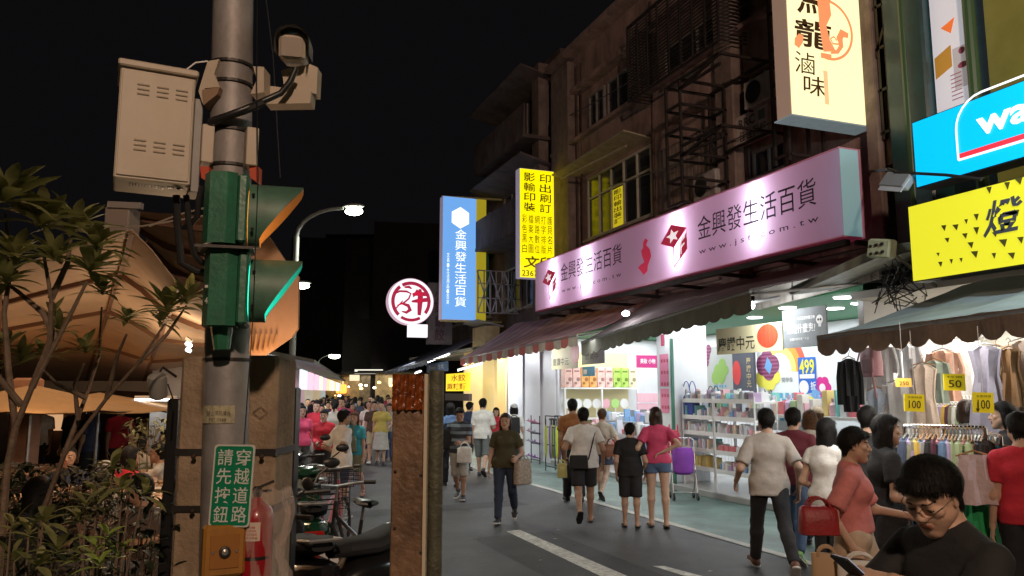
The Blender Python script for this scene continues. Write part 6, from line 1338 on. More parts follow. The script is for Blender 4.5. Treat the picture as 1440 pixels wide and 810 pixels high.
# surveillance camera
c = aD(414, 72, 3.75); t = thing('security_camera', 'beige security camera with curved hood at the right of the pole', 'camera', c); ax = (-FH * .93 + CR * .2 + Vector((0, 0, -.3))).normalized(); rr_ = ax.cross(Vector((0, 0, 1))).normalized(); uu = rr_.cross(ax); Mx = Matrix((rr_, ax, uu)).transposed()
mb = MB(); mb.box(c, (.125, .36, .125), Mx, bev=.018); mb.build('housing', CB, t)
mb = MB(); mb.box(c + ax * .182, (.1, .006, .09), Mx, bev=.01); mb.build('face', mat('camera_face', (.34, .29, .25), .4), t)
mb = MB(); P = []
for yk in (-.2, .22):
    P.append([c + ax * yk + rr_ * (-.077 * math.cos(a)) + uu * (.03 + .065 * math.sin(a) if 0 < a < math.pi else .03 - .06 * (1 if abs(math.cos(a)) > .5 else 0)) for a in [-.01] + list(np.linspace(.01, math.pi - .01, 12)) + [math.pi + .01]])
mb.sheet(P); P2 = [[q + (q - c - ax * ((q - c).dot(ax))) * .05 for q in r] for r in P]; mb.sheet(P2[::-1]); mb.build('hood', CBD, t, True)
mb = MB(); mb.prism([aD(*q, 3.72) for q in ((396, 98), (400, 125), (445, 132), (447, 95), (436, 90))], FH * .08); mb.build('bracket', CB, t)
mb = MB(); mb.prism([aD(*q, 3.7) for q in ((373, 120), (438, 128), (436, 145), (373, 146))], FH * .09); mb.build('arm', CB, t)
mb = MB(); mb.tube([aD(294, 172, 3.56), aD(318, 163, 3.54), aD(345, 153, 3.55), aD(368, 143, 3.6), aD(395, 131, 3.62), aD(408, 115, 3.62), aD(416, 96, 3.62)], .0155, 10); mb.tube([aD(300, 170, 3.56), aD(345, 155, 3.56), aD(370, 144, 3.58)], .02, 8); mb.build('cable', BLACK, t, True)
# traffic signal: two lanterns facing across to the right
SG = mat('signal_green', (.025, .16, .085), .4, var=.3, vs=7, bump=.12, bs=40, stain=((.02, .07, .05), .5)); SGP = mat('signal_green_pale', (.07, .16, .11), .5, var=.3, vs=9)
t = thing('traffic_signal', 'green traffic signal seen from its side with two long visors on the pole', 'traffic light', aD(320, 355, 3.55)); sx_ = (CR * .95 + FH * .25).normalized(); sy_ = Vector((0, 0, 1)).cross(sx_).normalized()
Ms = Matrix((sx_, sy_, Vector((0, 0, 1)))).transposed()
def sig(py0, py1, nm):
    c = aD(313, (py0 + py1) / 2, 3.52); h = (py1 - py0) / F * 3.52; mb = MB(); pr_ = [(-.075, -.06), (-.045, -.13), (.03, -.14), (.07, -.12), (.07, .12), (.03, .14), (-.045, .13), (-.075, .06)]
    mb.prism([c + sx_ * a + sy_ * b - Vector((0, 0, h / 2)) for a, b in pr_], (0, 0, h)); mb.build('housing', SG, t)
    mb = MB(); mb.box(c + sx_ * .095, (.045, .27, h * .97), Ms, bev=.012); mb.build('door', SG, t); return c, h
c1, h1 = sig(249, 350, 'a'); c2, h2 = sig(354, 461, 'b')
def visor(cy, ltop, lbot, R_, m, lens, z0):
    a = cy + sx_ * .12; n = 28; rows = []; zz = Vector((0, 0, 1))
    for L_ in (0, 1):
        row = []
        for i in range(n + 1):
            th = 2 * math.pi * i / n; v = math.sin(th); L2 = lbot + (ltop - lbot) * min(1, max(0, (v + .75) / 1.6)); row.append(a + sy_ * math.cos(th) * R_ * .8 + zz * v * R_ + sx_ * (L2 * L_))
        rows.append(row)
    mb = MB(); mb.sheet(rows); rows2 = [[a + (q - a - sx_ * ((q - a).dot(sx_))) * .965 + sx_ * ((q - a).dot(sx_)) for q in r] for r in rows]; mb.sheet([rows[1], rows2[1]]); v_ = mb.build('visor', m, t, True); mb = MB(); mb.sheet(rows2[::-1]); mb.build('visor_lining', mat('visor_lining', (.4, .38, .36), .6), v_, True)
    mb = MB(); [mb.ball(a - sy_ * (R_ * .82) * (1 if sy_.dot(FH) > 0 else -1) + sx_ * .02 + zz * s, .008, 8) for s in (-R_ * .55, R_ * .5)]; mb.build('bolt', STEEL, v_)
    mb = MB(); mb.lathe(a + sx_ * .005, [(R_ * .8, 0), (R_ * .5, .02), (.01, .03)], 24, Ms @ Euler((0, R(90), 0)).to_matrix()); mb.build('lens', lens, t, True)
visor(c1 + Vector((0, 0, -.01)), .235, .05, .15, SGP, mat('amber_lens', (.5, .2, .03), .3, emit=(1, .3, .04), es=4), 0)
visor(c2 + Vector((0, 0, .0)), .225, .07, .145, SGP, mat('green_lens', (.02, .5, .35), .3, emit=(.02, 1, .7), es=7), 0)
mb = MB(); mb.tube([aD(312, 458, 3.5), aD(312, 492, 3.5)], [.05, .035], 12); mb.build('cable_gland', SG, t); mb = MB(); mb.box(aD(318, 352, 3.45), (.24, .2, .012), Ms); mb.build('joint_band', STEEL, t)
mb = MB(); p = Panel(c2 - FH * .15 - CR * .03 + Vector((0, 0, -.06)), CR, (0, 0, 1)); p.text(mb, '4', .01, -.02, .014, .028, 0.0); p.rect(mb, .008, .05, .014, .012, 0); mb.build('mark', mat('chalk_mark', (.55, .55, .5), .8), t)
mb = MB(); pts = [aD(362, -30, 3.5), aD(361, 120, 3.5), aD(363, 250, 3.45), aD(360, 330, 3.4), aD(356, 440, 3.4), aD(352, 500, 3.5), aD(343, 625, 3.5)]; mb.tube(pts, .0022, 5); solo(mb, 'cable', BLACK, 'thin black wire running down the pole beside the signal', 'cable')
# pedestrian sign, push button, extinguisher
a = aD(292.5, 741, 3.5); p = Panel(a, (CR + Vector((0, 0, -.01))).normalized(), Vector(CR * .035 + Vector((0, 0, 1))).normalized()); w_, h_ = .178, .352
t = thing('crossing_sign', 'green pedestrian sign with white characters strapped to the pole', 'sign', a); mb = MB(); cr = .014
def rrect(x0, y0, x1, y1, r): return [(cx + r * math.cos(R(a_)), cy + r * math.sin(R(a_))) for cx, cy, s in ((x1 - r, y1 - r, 0), (x0 + r, y1 - r, 90), (x0 + r, y0 + r, 180), (x1 - r, y0 + r, 270)) for a_ in (s, s + 30, s + 60, s + 90)]
p.poly(mb, rrect(0, 0, w_, h_, cr), 0, .006); mb.build('plate', mat('sign_rim_white', (.55, .55, .5), .5), t); mb = MB(); p.poly(mb, rrect(.007, .007, w_ - .007, h_ - .007, cr), .001); mb.build('face', mat('sign_green', (.0, .19, .09), .45, var=.1), t)
mb = MB(); p.col(mb, '穿越道路', w_ * .53, .014, w_ * .4, h_ - .028, .002, .004); p.col(mb, '請先按鈕', w_ * .09, .014, w_ * .4, h_ - .028, .002, .004); mb.build('lettering', mat('sign_white', (.62, .62, .58), .5), t)
c = aD(314, 773, 3.52); t = thing('push_button_box', 'orange yellow pedestrian push button box below the green sign', 'push button', c); mb = MB(); mb.box(c, (.175, .09, .215), Rm, bev=.012); mb.build('case', mat('signal_yellow', (.42, .19, .03), .45, var=.2, stain=((.16, .07, .03), .6)), t)
mb = MB(); q_ = c + f * .047; Mf = Matrix((u, Vector((0, 0, 1)), f)).transposed(); mb.box(q_, (.12, .006, .14), Rm, bev=.004); mb.build('panel', mat('panel_orange', (.3, .12, .02), .5), t); mb = MB(); mb.lathe(q_ + f * .004, [(.024, 0), (.024, .01), (.017, .012), (.017, .008)], 18, Mf); mb.build('button_ring', STEEL, t); mb = MB(); mb.lathe(q_ + f * .006, [(.014, 0), (.013, .01), (.004, .013)], 14, Mf); mb.build('button', mat('button_grey', (.4, .38, .35), .3, metal=.6), t)
mb = MB(); [mb.lathe(q_ + f * .004 + u * s, [(.007, 0), (.005, .006)], 8, Mf) for s in (-.048, .048)]; mb.build('screw', GALV, t)
c = aD(361, 720, 3.6); c.z = 0; zb_ = aD(361, 850, 3.6).z; zt_ = aD(361, 705, 3.6).z; c.z = zb_
t = thing('fire_extinguisher', 'red fire extinguisher with cream label hanging beside the pole', 'fire extinguisher', c); mb = MB(); hh = zt_ - zb_; mb.lathe(c, [(.05, 0), (.074, .015), (.074, hh - .07), (.066, hh - .03), (.03, hh), (.018, hh + .02)], 24); mb.build('body', mat('extinguisher_red', (.3, .008, .015), .35, coat=.4, var=.1), t, True)
mb = MB(); mb.lathe(c + Vector((0, 0, hh + .02)), [(.016, 0), (.02, .02), (.016, .045)], 12); mb.bar(c + Vector((0, 0, hh + .05)) - u * .02, c + Vector((0, 0, hh + .085)) + u * .07, .018, .01); mb.bar(c + Vector((0, 0, hh + .04)) - u * .02, c + Vector((0, 0, hh + .045)) + u * .06, .018, .01); mb.build('valve', STEEL, t)
mb = MB(); cc_ = c + Vector((0, 0, hh - .12))
for i in range(1): around(mb, cc_, -.75, .55, -.04, .04, .0755)
mb.build('label', mat('label_cream', (.6, .48, .4), .7), t)
mb = MB(); p = Panel(cc_ - FH * .0765 - CR * .035 + Vector((0, 0, -.03)), CR, (0, 0, 1)); [p.text(mb, s, .004 + .004 * i, .045 - i * .015, .052, .009, .001) for i, s in enumerate(('滅火器', '乾粉滅火器材', '使用方法說明', '請勿移動'))]; mb.build('lettering', mat('label_red_ink', (.5, .08, .06), .7), t)
mb = MB(); around(mb, c + Vector((0, 0, hh - .235)), -1.2, 1.2, -.007, .007, .0755, 12); mb.build('strap', BLACK, t)
PLAS = mat('clear_plastic', (.75, .62, .55), .18, alpha=.22, spec=.9, bump=.5, bs=14); mb = MB(); rows = []
for k in range(9):
    z = k / 8; row = []
    for i in range(15):
        a_ = -1.2 + 3.2 * i / 14; r = .1 + .025 * math.sin(i * 1.7 + k * .9) + .03 * math.sin(k * 1.3) * (i / 14) + .02 * (k == 8); row.append(c + u * (math.sin(a_) * r + .03) - f * (-math.cos(a_) * r * .8) + Vector((0, 0, z * (hh + .06) + .015 * math.sin(i * 2.3))))
    rows.append(row)
mb.sheet(rows); solo(mb, 'plastic_wrap', PLAS, 'crumpled clear plastic bag around the red fire extinguisher', 'plastic bag', smooth=True)
# concrete pillar and dark post behind
c0 = aD(249, 600, 4.15); c1_ = aD(388, 600, 4.15); zt = aD(310, 499, 4.1).z; m_ = (c0 + c1_) / 2 + FH * .18; t = thing('concrete_pillar', 'broad rough beige concrete pillar behind the grey pole', 'pillar', (m_.x, m_.y, 0)); Mp = Matrix((CR, FH, Vector((0, 0, 1)))).transposed()
mb = MB(); mb.box((m_.x, m_.y, zt / 2), ((c1_ - c0).length, .36, zt), Mp, bev=.02); mb.build('shaft', mat('pillar_beige', (.33, .24, .16), .9, var=.28, vs=4, bump=.6, bs=30, stain=((.13, .09, .06), .7)), t)
mb = MB()
for py in (637, 718): z = aD(300, py, 4.1).z; mb.box((m_.x, m_.y, z), ((c1_ - c0).length + .012, .372, .035), Mp)
mb.build('steel_strap', STEEL, t); mb = MB(); [mb.ball(aD(px, py, 4.1), .014, 8) for px, py in ((272, 642), (270, 719), (368, 642))]; mb.build('bolt', RUST, t)
mb = MB(); p = Panel(aD(366, 580, 4.135), CR, (0, 0, 1)); p.stroke(mb, [(-.04, 0), (0, .03), (.04, 0), (0, -.03), (-.04, 0)], .004, .0); mb.build('chalk_mark', mat('soot', (.1, .07, .05), .9), t)
c = aD(401, 700, 4.9); zt = aD(400, 545, 4.9).z; mb = MB(); mb.box((c.x, c.y, zt / 2), (.12, .12, zt), Mp, bev=.01); solo(mb, 'black_post', BLACK, 'black square post between the concrete pillar and the parked scooters', 'post')
mb = MB(); c = aD(240, 700, 4.4); zt = aD(240, 560, 4.4).z; mb.box((c.x, c.y, zt / 2), (.06, .1, zt), Mp, bev=.01); solo(mb, 'black_post', BLACK, 'narrow black post at the left side of the concrete pillar', 'post')
c = aD(222, 543, 4.2); t = thing('security_camera', 'small grey bullet camera hanging left of the concrete pillar', 'camera', c); Mt = Euler((.5, -.1, 0)).to_matrix(); mb = MB(); mb.lathe(c, [(.035, -.065), (.045, -.06), (.05, .03), (.045, .06), (.02, .075)], 18, Mt); mb.build('body', mat('camera_grey', (.3, .29, .27), .4), t, True); mb = MB(); mb.lathe(c, [(.034, -.069), (.034, -.06)], 18, Mt); mb.build('lens', BLACK, t); mb = MB(); mb.tube([c + Vector((0, 0, .06)), c + Vector((0, 0, .1)) + CR * .02, aD(248, 530, 4.25)], .008, 6); mb.tube([aD(236, 540, 4.2), aD(243, 560, 4.2), aD(240, 600, 4.2)], .004, 5); mb.build('arm', STEEL, t, True)
# timber board and post in the middle
WD = mat('timber', (.2, .115, .065), .5, var=.5, vs=5, bump=.4, bs=35, stain=((.035, .02, .012), .95)); D0 = 3.0
a, b = aD(553, 600, D0), aD(597, 600, D0); zt = aD(575, 528, D0).z; t = thing('timber_board', 'tall brown timber board standing by the scooters', 'board', ((a.x + b.x) / 2, (a.y + b.y) / 2, 0)); m_ = (a + b) / 2
mb = MB(); mb.box((m_.x, m_.y, zt / 2) , ((b - a).length, .05, zt), Mp, bev=.004); mb.build('plank', WD, t)
b2 = aD(599.5, 600, D0); mb = MB(); mb.box((b2.x, b2.y, zt / 2), (.012, .06, zt + .01), Mp); mb.build('edge_strip', mat('edge_cream', (.5, .43, .32), .6), t)
for px, py in ((556, 663), (592, 668), (555, 743), (592, 777), (573, 540)): mb = MB(); mb.ball(aD(px, py, D0 - .028), .006, 8); mb.build('nail', BLACK, t)
mb = MB(); rows = []
for k in range(41):
    row = []
    for i in range(37): x = i / 36; row.append(a.lerp(b, x) - FH * (.04 + .009 * math.sin(i * .7 + k * .06) + .0035 * math.sin(k * .55 + i * .5)) + Vector((0, 0, zt - a.z - k * .0033 - .002 * math.sin(i * .9) * (k / 40) + .003)))
    rows.append(row)
mb.sheet(rows); mb.build('plastic_film', mat('amber_film', (.24, .06, .012), .1, spec=1., coat=1., var=.5, vs=25), t, True)
c = aD(613, 600, 3.06); zt2 = aD(613, 521, 3.06).z; mb = MB(); mb.tube([(c.x, c.y, 0), (c.x, c.y, zt2)], .029, 20); t2 = solo(mb, 'post', mat('post_olive', (.075, .075, .05), .55, var=.4, vs=10, bump=.4, bs=60), 'round dark olive post fixed to the timber board', 'post', smooth=True)
# ------------------------------------------------------------------ street lamps
def street_lamp(label, px, D, hx, hy, pw, r=.05, arm=True, es=30., bulb=.2):
    b = aD(px, 551, D); b.z = 0; h = aD(hx, hy, D); t = thing('street_lamp', label, 'street lamp', b); mb = MB(); zt = h.z - .5; mb.tube([b, (b.x, b.y, zt)], [r * 1.3, r], 12)
    P = [Vector((b.x, b.y, zt))]; e = h - Vector((b.x, b.y, h.z)); 
    for i in range(1, 7): s = i / 6; P.append(Vector((b.x, b.y, zt)) + e * (1 - math.cos(s * 1.57)) * .9 + Vector((0, 0, (h.z + .03 - zt) * math.sin(s * 1.57))))
    mb.tube(P, r * .7, 8); mb.build('post', mat('post_grey', (.16, .16, .15), .6), t, True); d = e.normalized() if e.length > .1 else Vector((1, 0, 0)); Ml = Matrix((d, Vector((0, 0, 1)).cross(d), Vector((0, 0, 1)))).transposed()
    mb = MB(); mb.ball(h + d * .1 + Vector((0, 0, .07)), bulb * 1.12, 14, (1.45, .65, .35), Ml); mb.build('head', mat('lamp_head', (.3, .3, .3), .4), t, True)
    mb = MB(); mb.ball(h + d * .1 + Vector((0, 0, -.03)), bulb, 16, (1.35, .8, .62), Ml); mb.build('lamp_glass', glow('street_lamp_glow', (.92, 1, .78), es), t, True)
    lamp('SPOT', h + d * .1 - Vector((0, 0, .2)), pw, (.95, 1, .85), .15, h + Vector((0, 0, -5)), spot=165, blend=.4)
street_lamp('nearest grey street lamp with curved arm right of the green signal', 409, 14, 490, 295, 420, .05, bulb=.12)
street_lamp('second street lamp further along showing below the first one', 411, 23, 420, 400, 420, .05, bulb=.16)
street_lamp('third street lamp over the crowd on a thin arm', 446, 48, 468, 500, 500, .05, bulb=.26)
street_lamp('farthest small street lamp over the crowd', 484, 72, 494, 514, 500, .05, bulb=.3)
# assumed street lamp, unseen behind the viewer, added to warm pole and facade
b = Vector((-.5, -5.2, 0)); t = thing('street_lamp', 'warm street lamp behind the viewpoint lighting the pole and cabinet', 'street lamp', b); mb = MB(); mb.tube([b, b + Vector((0, 0, 6.4))], .07, 12); mb.build('post', GALV, t); mb = MB(); mb.ball(b + Vector((0, 0, 6.5)), .16, 14); mb.build('lamp_glass', glow('assumed_warm_globe', (1, .62, .35), 6), t, True)
lamp('POINT', b + Vector((0.3, .35, 6.4)), 1900, (1, .7, .5), .2); lamp('SPOT', b + Vector((.5, .35, 6.6)), 2500, (1, .68, .56), .2, (8.8, 11.5, 7.8), spot=33, blend=.7)  # the spot is an added unseen head, only to brighten the upper facade
# ------------------------------------------------------------------ restaurant terrace under the canopy
TAR = mat('canopy_cloth', (.5, .36, .25), .85, var=.15, vs=2, bump=.25, bs=8)
t = thing('canopy', 'big warm lit restaurant canopy seen from below at the left', 'canopy', aD(150, 450, 9)); near = [(-260, 455), (-120, 415), (0, 380), (95, 350), (185, 322), (215, 352), (250, 398), (290, 425), (330, 440), (372, 455)]; far = [(-260, 528), (-120, 530), (0, 532), (60, 534), (120, 536), (160, 537), (200, 538), (250, 525), (290, 515), (330, 505)]
rows = []
for k in range(13):
    s = k / 12; D = 6 + 9 * s ** 1.3; row = []
    for i, ((x0, y0), (x1, y1)) in enumerate(zip(near, far)):
        # even screen interpolation, real depths
        q = aD(x0 + (x1 - x0) * s, y0 + (y1 - y0) * s, D); q.z -= .05 * math.sin(math.pi * ((k * 3) % 12) / 12) ; row.append(q)
    rows.append(row)
mb = MB(); mb.sheet(rows, .01); mb.build('cloth', TAR, t, True)
mb = MB()
for k in (3, 6, 9, 12): r = rows[k]; [mb.bar(r[i] - Vector((0, 0, .03)), r[i + 1] - Vector((0, 0, .03)), .05) for i in range(len(r) - 1)]
for i in (2, 4, 6): [mb.bar(rows[k][i] - Vector((0, 0, .03)), rows[k + 1][i] - Vector((0, 0, .03)), .04) for k in range(12)]
mb.build('rafter', mat('rafter_brown', (.16, .08, .045), .7), t)
mb = MB(); P = [[aD(-200 + k * 60, 534 + .3 * k, 14.4), aD(-200 + k * 60, 549 + 3 * (k % 2), 14.4)] for k in range(9)]; mb.sheet(P); mb.build('valance', mat('canopy_valance', (.55, .5, .45), .8), t)
t = thing('canopy', 'brown tin side roof with purlins between the cabinet and the signal', 'canopy', aD(250, 340, 7)); n0 = [(186, 296), (230, 300), (300, 303), (352, 312)]; n1 = [(214, 352), (250, 398), (300, 430), (360, 440)]; rows = []
for k in range(7): s = k / 6; rows.append([aD(a_[0] + (b_[0] - a_[0]) * s, a_[1] + (b_[1] - a_[1]) * s, 6.6 + s * 1.5) for a_, b_ in zip(n0, n1)])
mb = MB(); mb.sheet(rows); mb.build('tin_sheet', mat('rusty_roof', (.32, .2, .12), .7, var=.25, vs=5), t); mb = MB(); [[mb.bar(rows[k][i] - FH * .06, rows[k][i + 1] - FH * .06, .06) for i in range(3)] for k in (1, 3, 5)]
mb.build('purlin', mat('purlin_brown', (.12, .06, .035), .7), t)
mb = MB(); mb.box(aD(172, 312, 6.3), (.2, .2, .22), Mp, bev=.01); mb.build('end_box', mat('end_box_grey', (.3, .24, .2), .7), t); mb = MB(); mb.bar(aD(153, 288, 6.2), aD(200, 290, 6.2), .05); mb.build('ridge_cap', mat('ridge_grey', (.3, .27, .25), .6), t)
t = thing('canopy_end', 'tan rounded end panel of the canopy behind the traffic signal', 'canopy panel', aD(390, 430, 5.0)); P = [(346, 330), (378, 332), (402, 368), (420, 389), (419, 462), (410, 474), (372, 500), (346, 500)]
mb = MB(); mb.prism([aD(x, y, 5.0) for x, y in P], FH * .03); mb.build('panel', mat('canopy_tan', (.5, .3, .18), .8, var=.15, vs=3), t)
mb = MB(); [mb.bar(aD(350 + k * 7, 496 - max(0, k - 3) * 4, 4.98), aD(354 + k * 7, 470, 4.98), .012) for k in range(6)]; mb.build('rib', mat('rib_orange', (.4, .22, .09), .7), t)
# wire lines in the sky
for k, pts in enumerate((((210, 318), (250, 302), (290, 292)), ((100, 322), (200, 318), (290, 303)))):
    mb = MB(); mb.tube([aD(x, y, 5.4) for x, y in pts], .007, 5); solo(mb, 'cable', mat('pale_wire', (.3, .25, .2), .6), ['upper pale cable slung from the canopy to the signal', 'lower pale cable slung from the canopy to the signal'][k], 'cable')
mb = MB(); mb.tube([aD(372, -20, 9), aD(384, 80, 9), aD(394, 250, 9)], .006, 4); solo(mb, 'cable', mat('dim_wire', (.08, .08, .09), .6), 'faint cable hanging in the night sky right of the camera', 'cable')
# parasols
def parasol(label, apex, rad, hgt, n=8, drop=.5, m=None, pole=None):
    apex = Vector(apex); t = thing('parasol', label, 'parasol', (apex.x, apex.y, 0)); rows = []; N_ = n * 3
    for k in range(5):
        s = k / 4; row = []
        for i in range(N_ + 1): a_ = 2 * math.pi * i / N_; sag = .06 * s * (1 - abs(math.cos(a_ * n / 2))); row.append(apex + Vector((math.cos(a_) * rad * s, math.sin(a_) * rad * s, -drop * s - sag)))
        rows.append(row)
    mb = MB(); mb.sheet(rows, .01); mb.build('canopy', m, t); mb = MB(); mb.cyl((apex.x, apex.y, 0), apex, .025, n=10); mb.build('pole', GALV, t); mb = MB()
    for i in range(n): a_ = 2 * math.pi * i / n; mb.bar(apex - Vector((0, 0, .05)), apex + Vector((math.cos(a_) * rad, math.sin(a_) * rad, -drop - .03)), .02)
    mb.build('rib', STEEL, t); return t
PM_ = mat('parasol_tan', (.4, .25, .12), .8, var=.1)
parasol('tan parasol over the tables at the left edge', aD(46, 541, 11), 1.35, 2.3, m=PM_, drop=.33); parasol('second tan parasol right of the first on the terrace', aD(140, 552, 12), 1.4, 2.2, m=PM_, drop=.25)
mb = MB(); c = aD(35, 600, 11.5); mb.box((c.x, c.y, 1.0), (.32, .3, 2.0), Mp, bev=.03); solo(mb, 'brick_column', mat('column_pink', (.42, .22, .14), .8, var=.2, vs=6), 'stout pinkish column under the tan parasol', 'column')
mb = MB(); c = aD(-110, 551, 17); mb.box((c.x, c.y, 1.3), (11.2, .2, 2.6), Mp); solo(mb, 'back_wall', mat('terrace_wall', (.09, .045, .025), .9, var=.5, vs=1.5), 'dim brown wall at the back of the restaurant terrace', 'wall')
for i, (px, py, w__, h__) in enumerate(((70, 594, 34, 22), (15, 555, 40, 20), (285, 552, 30, 14), (100, 545, 60, 10))):
    a = aD(px, py, 16.7); mb = MB(); mb.box(a, (w__ / F * 16.7, .05, h__ / F * 16.7), Mp); solo(mb, 'lit_board', glow('warm_board_' + 'abcd'[i], ((.9, .5, .25), (.9, .6, .35), (1, .75, .5), (.8, .5, .3))[i], (.7, .9, 1.6, .6)[i]), ['low lit board behind the dining tables', 'lit board under the left parasol', 'bright lit board just left of the concrete pillar', 'thin lit strip under the canopy edge'][i], 'lit board')
for i, (x0, y0, x1, y1, D) in enumerate(((262, 482, 269, 487, 7.5), (262, 491, 268, 494, 8), (190, 562, 248, 562, 12), (190, 575, 246, 574, 13))):
    tube(aD(x0, y0, D), aD(x1, y1, D), ['short tube lamp high beside the pole under the canopy', 'lower short tube lamp beside the pole under the canopy', 'long warm tube lamp left of the grey bullet camera', 'lower long warm tube lamp under the canopy'][i], 11 if i < 2 else 5)
# dining tables, benches and diners
WT = mat('table_wood', (.42, .24, .13), .45, var=.2, vs=5, stripes=(0, .14, .12, (.1, .05, .03)))
def table(px, py, D, rz, label, w_=.8, l_=1.5):
    c = aD(px, py, D); z = max(.5, min(.78, c.z)); t = thing('dining_table', label, 'table', (c.x, c.y, 0), 0, 'dining tables on the terrace'); Mz = Euler((0, 0, rz)).to_matrix()
    mb = MB(); [mb.box(Vector((c.x, c.y, z)) + Mz @ Vector(((k - 2.5) * w_ / 6, 0, 0)), (w_ / 6 - .012, l_, .035), Mz, bev=.005) for k in range(6)]; mb.build('tabletop', WT, t)
    for sx in (-1, 1):
        for sy in (-1, 1): mb = MB(); v = Vector((c.x, c.y, 0)) + Mz @ Vector((sx * w_ * .42, sy * l_ * .44, 0)); mb.box(v + Vector((0, 0, z / 2 - .01)), (.05, .05, z - .03), Mz); mb.build('leg', WT, t)
    mb = MB(); 
    for k in range(3): v = Vector((c.x, c.y, z + .018)) + Mz @ Vector((rnd.uniform(-.25, .25), rnd.uniform(-.6, .6), 0)); mb.lathe(v, [(.04, 0), (.09, .03), (.1, .035)], 14)
    solo(mb, 'dishes', mat('dish_white', (.6, .58, .55), .3), 'white dishes set out on ' + label, 'dishes', smooth=True)
table(208, 738, 6.4, .35, 'nearest slatted table left of the concrete pillar'); table(214, 695, 8.0, .35, 'second slatted table left of the pillar'); table(226, 668, 9.8, .35, 'third slatted table left of the pillar', .8, 1.6); table(222, 650, 12.3, .35, 'farthest slatted table left of the pillar'); table(95, 690, 8.5, -.1, 'table behind the dark shrubs at the left'); table(40, 650, 10.5, .1, 'table below the left parasol')
lamp('AREA', aD(120, 500, 10.5), 30, (1, .66, .38), 3.5, aD(120, 900, 10.5)); lamp('POINT', aD(215, 545, 8.8), 26, (1, .72, .45), .12); lamp('POINT', aD(40, 560, 9.6), 7, (1, .58, .28), .12); lamp('POINT', aD(250, 500, 7.0), 17, (1, .66, .4), .1); lamp('POINT', aD(-120, 520, 7.5), 20, (1, .52, .24), .15)
lamp('POINT', aD(228, 610, 7.6), 9, (1, .68, .42), .08); lamp('POINT', aD(385, 545, 4.8), 14, (1, .62, .35), .1)  # lamps without fixtures, added to brighten the slatted tables and the canopy end
# ------------------------------------------------------------------ plants
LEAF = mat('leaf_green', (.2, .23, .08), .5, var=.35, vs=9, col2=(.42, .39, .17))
def thin(m, f, c):
    nt = m.node_tree; pr = nt.nodes['Principled BSDF']; t_ = nt.nodes.new('ShaderNodeBsdfTranslucent'); t_.inputs[0].default_value = (*c, 1); x = nt.nodes.new('ShaderNodeMixShader'); x.inputs[0].default_value = f; nt.links.new(pr.outputs[0], x.inputs[1]); nt.links.new(t_.outputs[0], x.inputs[2]); nt.links.new(x.outputs[0], nt.nodes['Material Output'].inputs[0])
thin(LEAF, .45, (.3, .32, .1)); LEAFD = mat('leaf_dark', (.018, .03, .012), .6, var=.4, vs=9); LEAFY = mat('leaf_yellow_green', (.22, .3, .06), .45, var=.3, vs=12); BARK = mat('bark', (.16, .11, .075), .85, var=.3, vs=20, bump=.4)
def leaf(mb, c, d, l, w_, droop=.3, up=Vector((0, 0, 1)), fold=.25):
    d = d.normalized(); r = d.cross(up); r = r.normalized() if r.length > .05 else CR.copy(); n_ = r.cross(d).normalized(); k = 5; V = []
    for i in range(k + 1):
        s = i / k; p_ = c + d * l * s - Vector((0, 0, 1)) * droop * l * s * s; ww = w_ * (math.sin(math.pi * min(1, .12 + s * .88) ** 1.25) + .04) * .5
        V += [p_ - r * ww + n_ * ww * fold, p_, p_ + r * ww + n_ * ww * fold]
    mb.add(V, [(3 * i + j, 3 * i + j + 1, 3 * i + j + 4, 3 * i + j + 3) for i in range(k) for j in (0, 1)])
def rosette(mb, c, axis, n, l, w_):
    axis = axis.normalized(); s1 = axis.orthogonal().normalized(); s2 = axis.cross(s1)
    for i in range(n):
        a_ = i * 2.4 + rnd.uniform(-.25, .25); el = .15 + .95 * (i / n); d = (s1 * math.cos(a_) + s2 * math.sin(a_)) * math.cos(el) + axis * math.sin(el); leaf(mb, c + axis * .03 * (i / n), d, l * rnd.uniform(.75, 1.15), w_ * rnd.uniform(.8, 1.1), rnd.uniform(.1, .5))
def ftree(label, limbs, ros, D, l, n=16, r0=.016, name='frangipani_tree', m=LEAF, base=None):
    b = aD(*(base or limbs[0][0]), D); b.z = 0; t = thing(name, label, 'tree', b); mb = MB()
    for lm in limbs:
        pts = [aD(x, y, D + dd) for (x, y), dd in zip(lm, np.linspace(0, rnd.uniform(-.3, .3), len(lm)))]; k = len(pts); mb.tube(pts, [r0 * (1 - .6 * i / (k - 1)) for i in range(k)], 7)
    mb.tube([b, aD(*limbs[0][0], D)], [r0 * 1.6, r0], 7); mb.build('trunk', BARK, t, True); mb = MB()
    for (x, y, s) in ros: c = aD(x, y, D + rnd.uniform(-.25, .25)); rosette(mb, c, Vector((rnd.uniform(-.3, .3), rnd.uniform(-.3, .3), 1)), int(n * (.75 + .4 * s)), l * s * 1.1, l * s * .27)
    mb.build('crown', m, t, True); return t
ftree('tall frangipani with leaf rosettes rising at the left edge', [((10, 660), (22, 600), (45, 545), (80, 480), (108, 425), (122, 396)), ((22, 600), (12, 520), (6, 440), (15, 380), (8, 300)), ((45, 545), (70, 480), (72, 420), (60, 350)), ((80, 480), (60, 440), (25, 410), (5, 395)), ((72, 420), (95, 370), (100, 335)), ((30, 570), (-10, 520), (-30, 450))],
      [(5, 285, 1.2), (58, 318, 1.1), (104, 326, 1.1), (126, 384, 1.0), (20, 365, .8), (8, 400, .8), (136, 352, .85), (76, 368, .8)], 3.5, .2, 20)
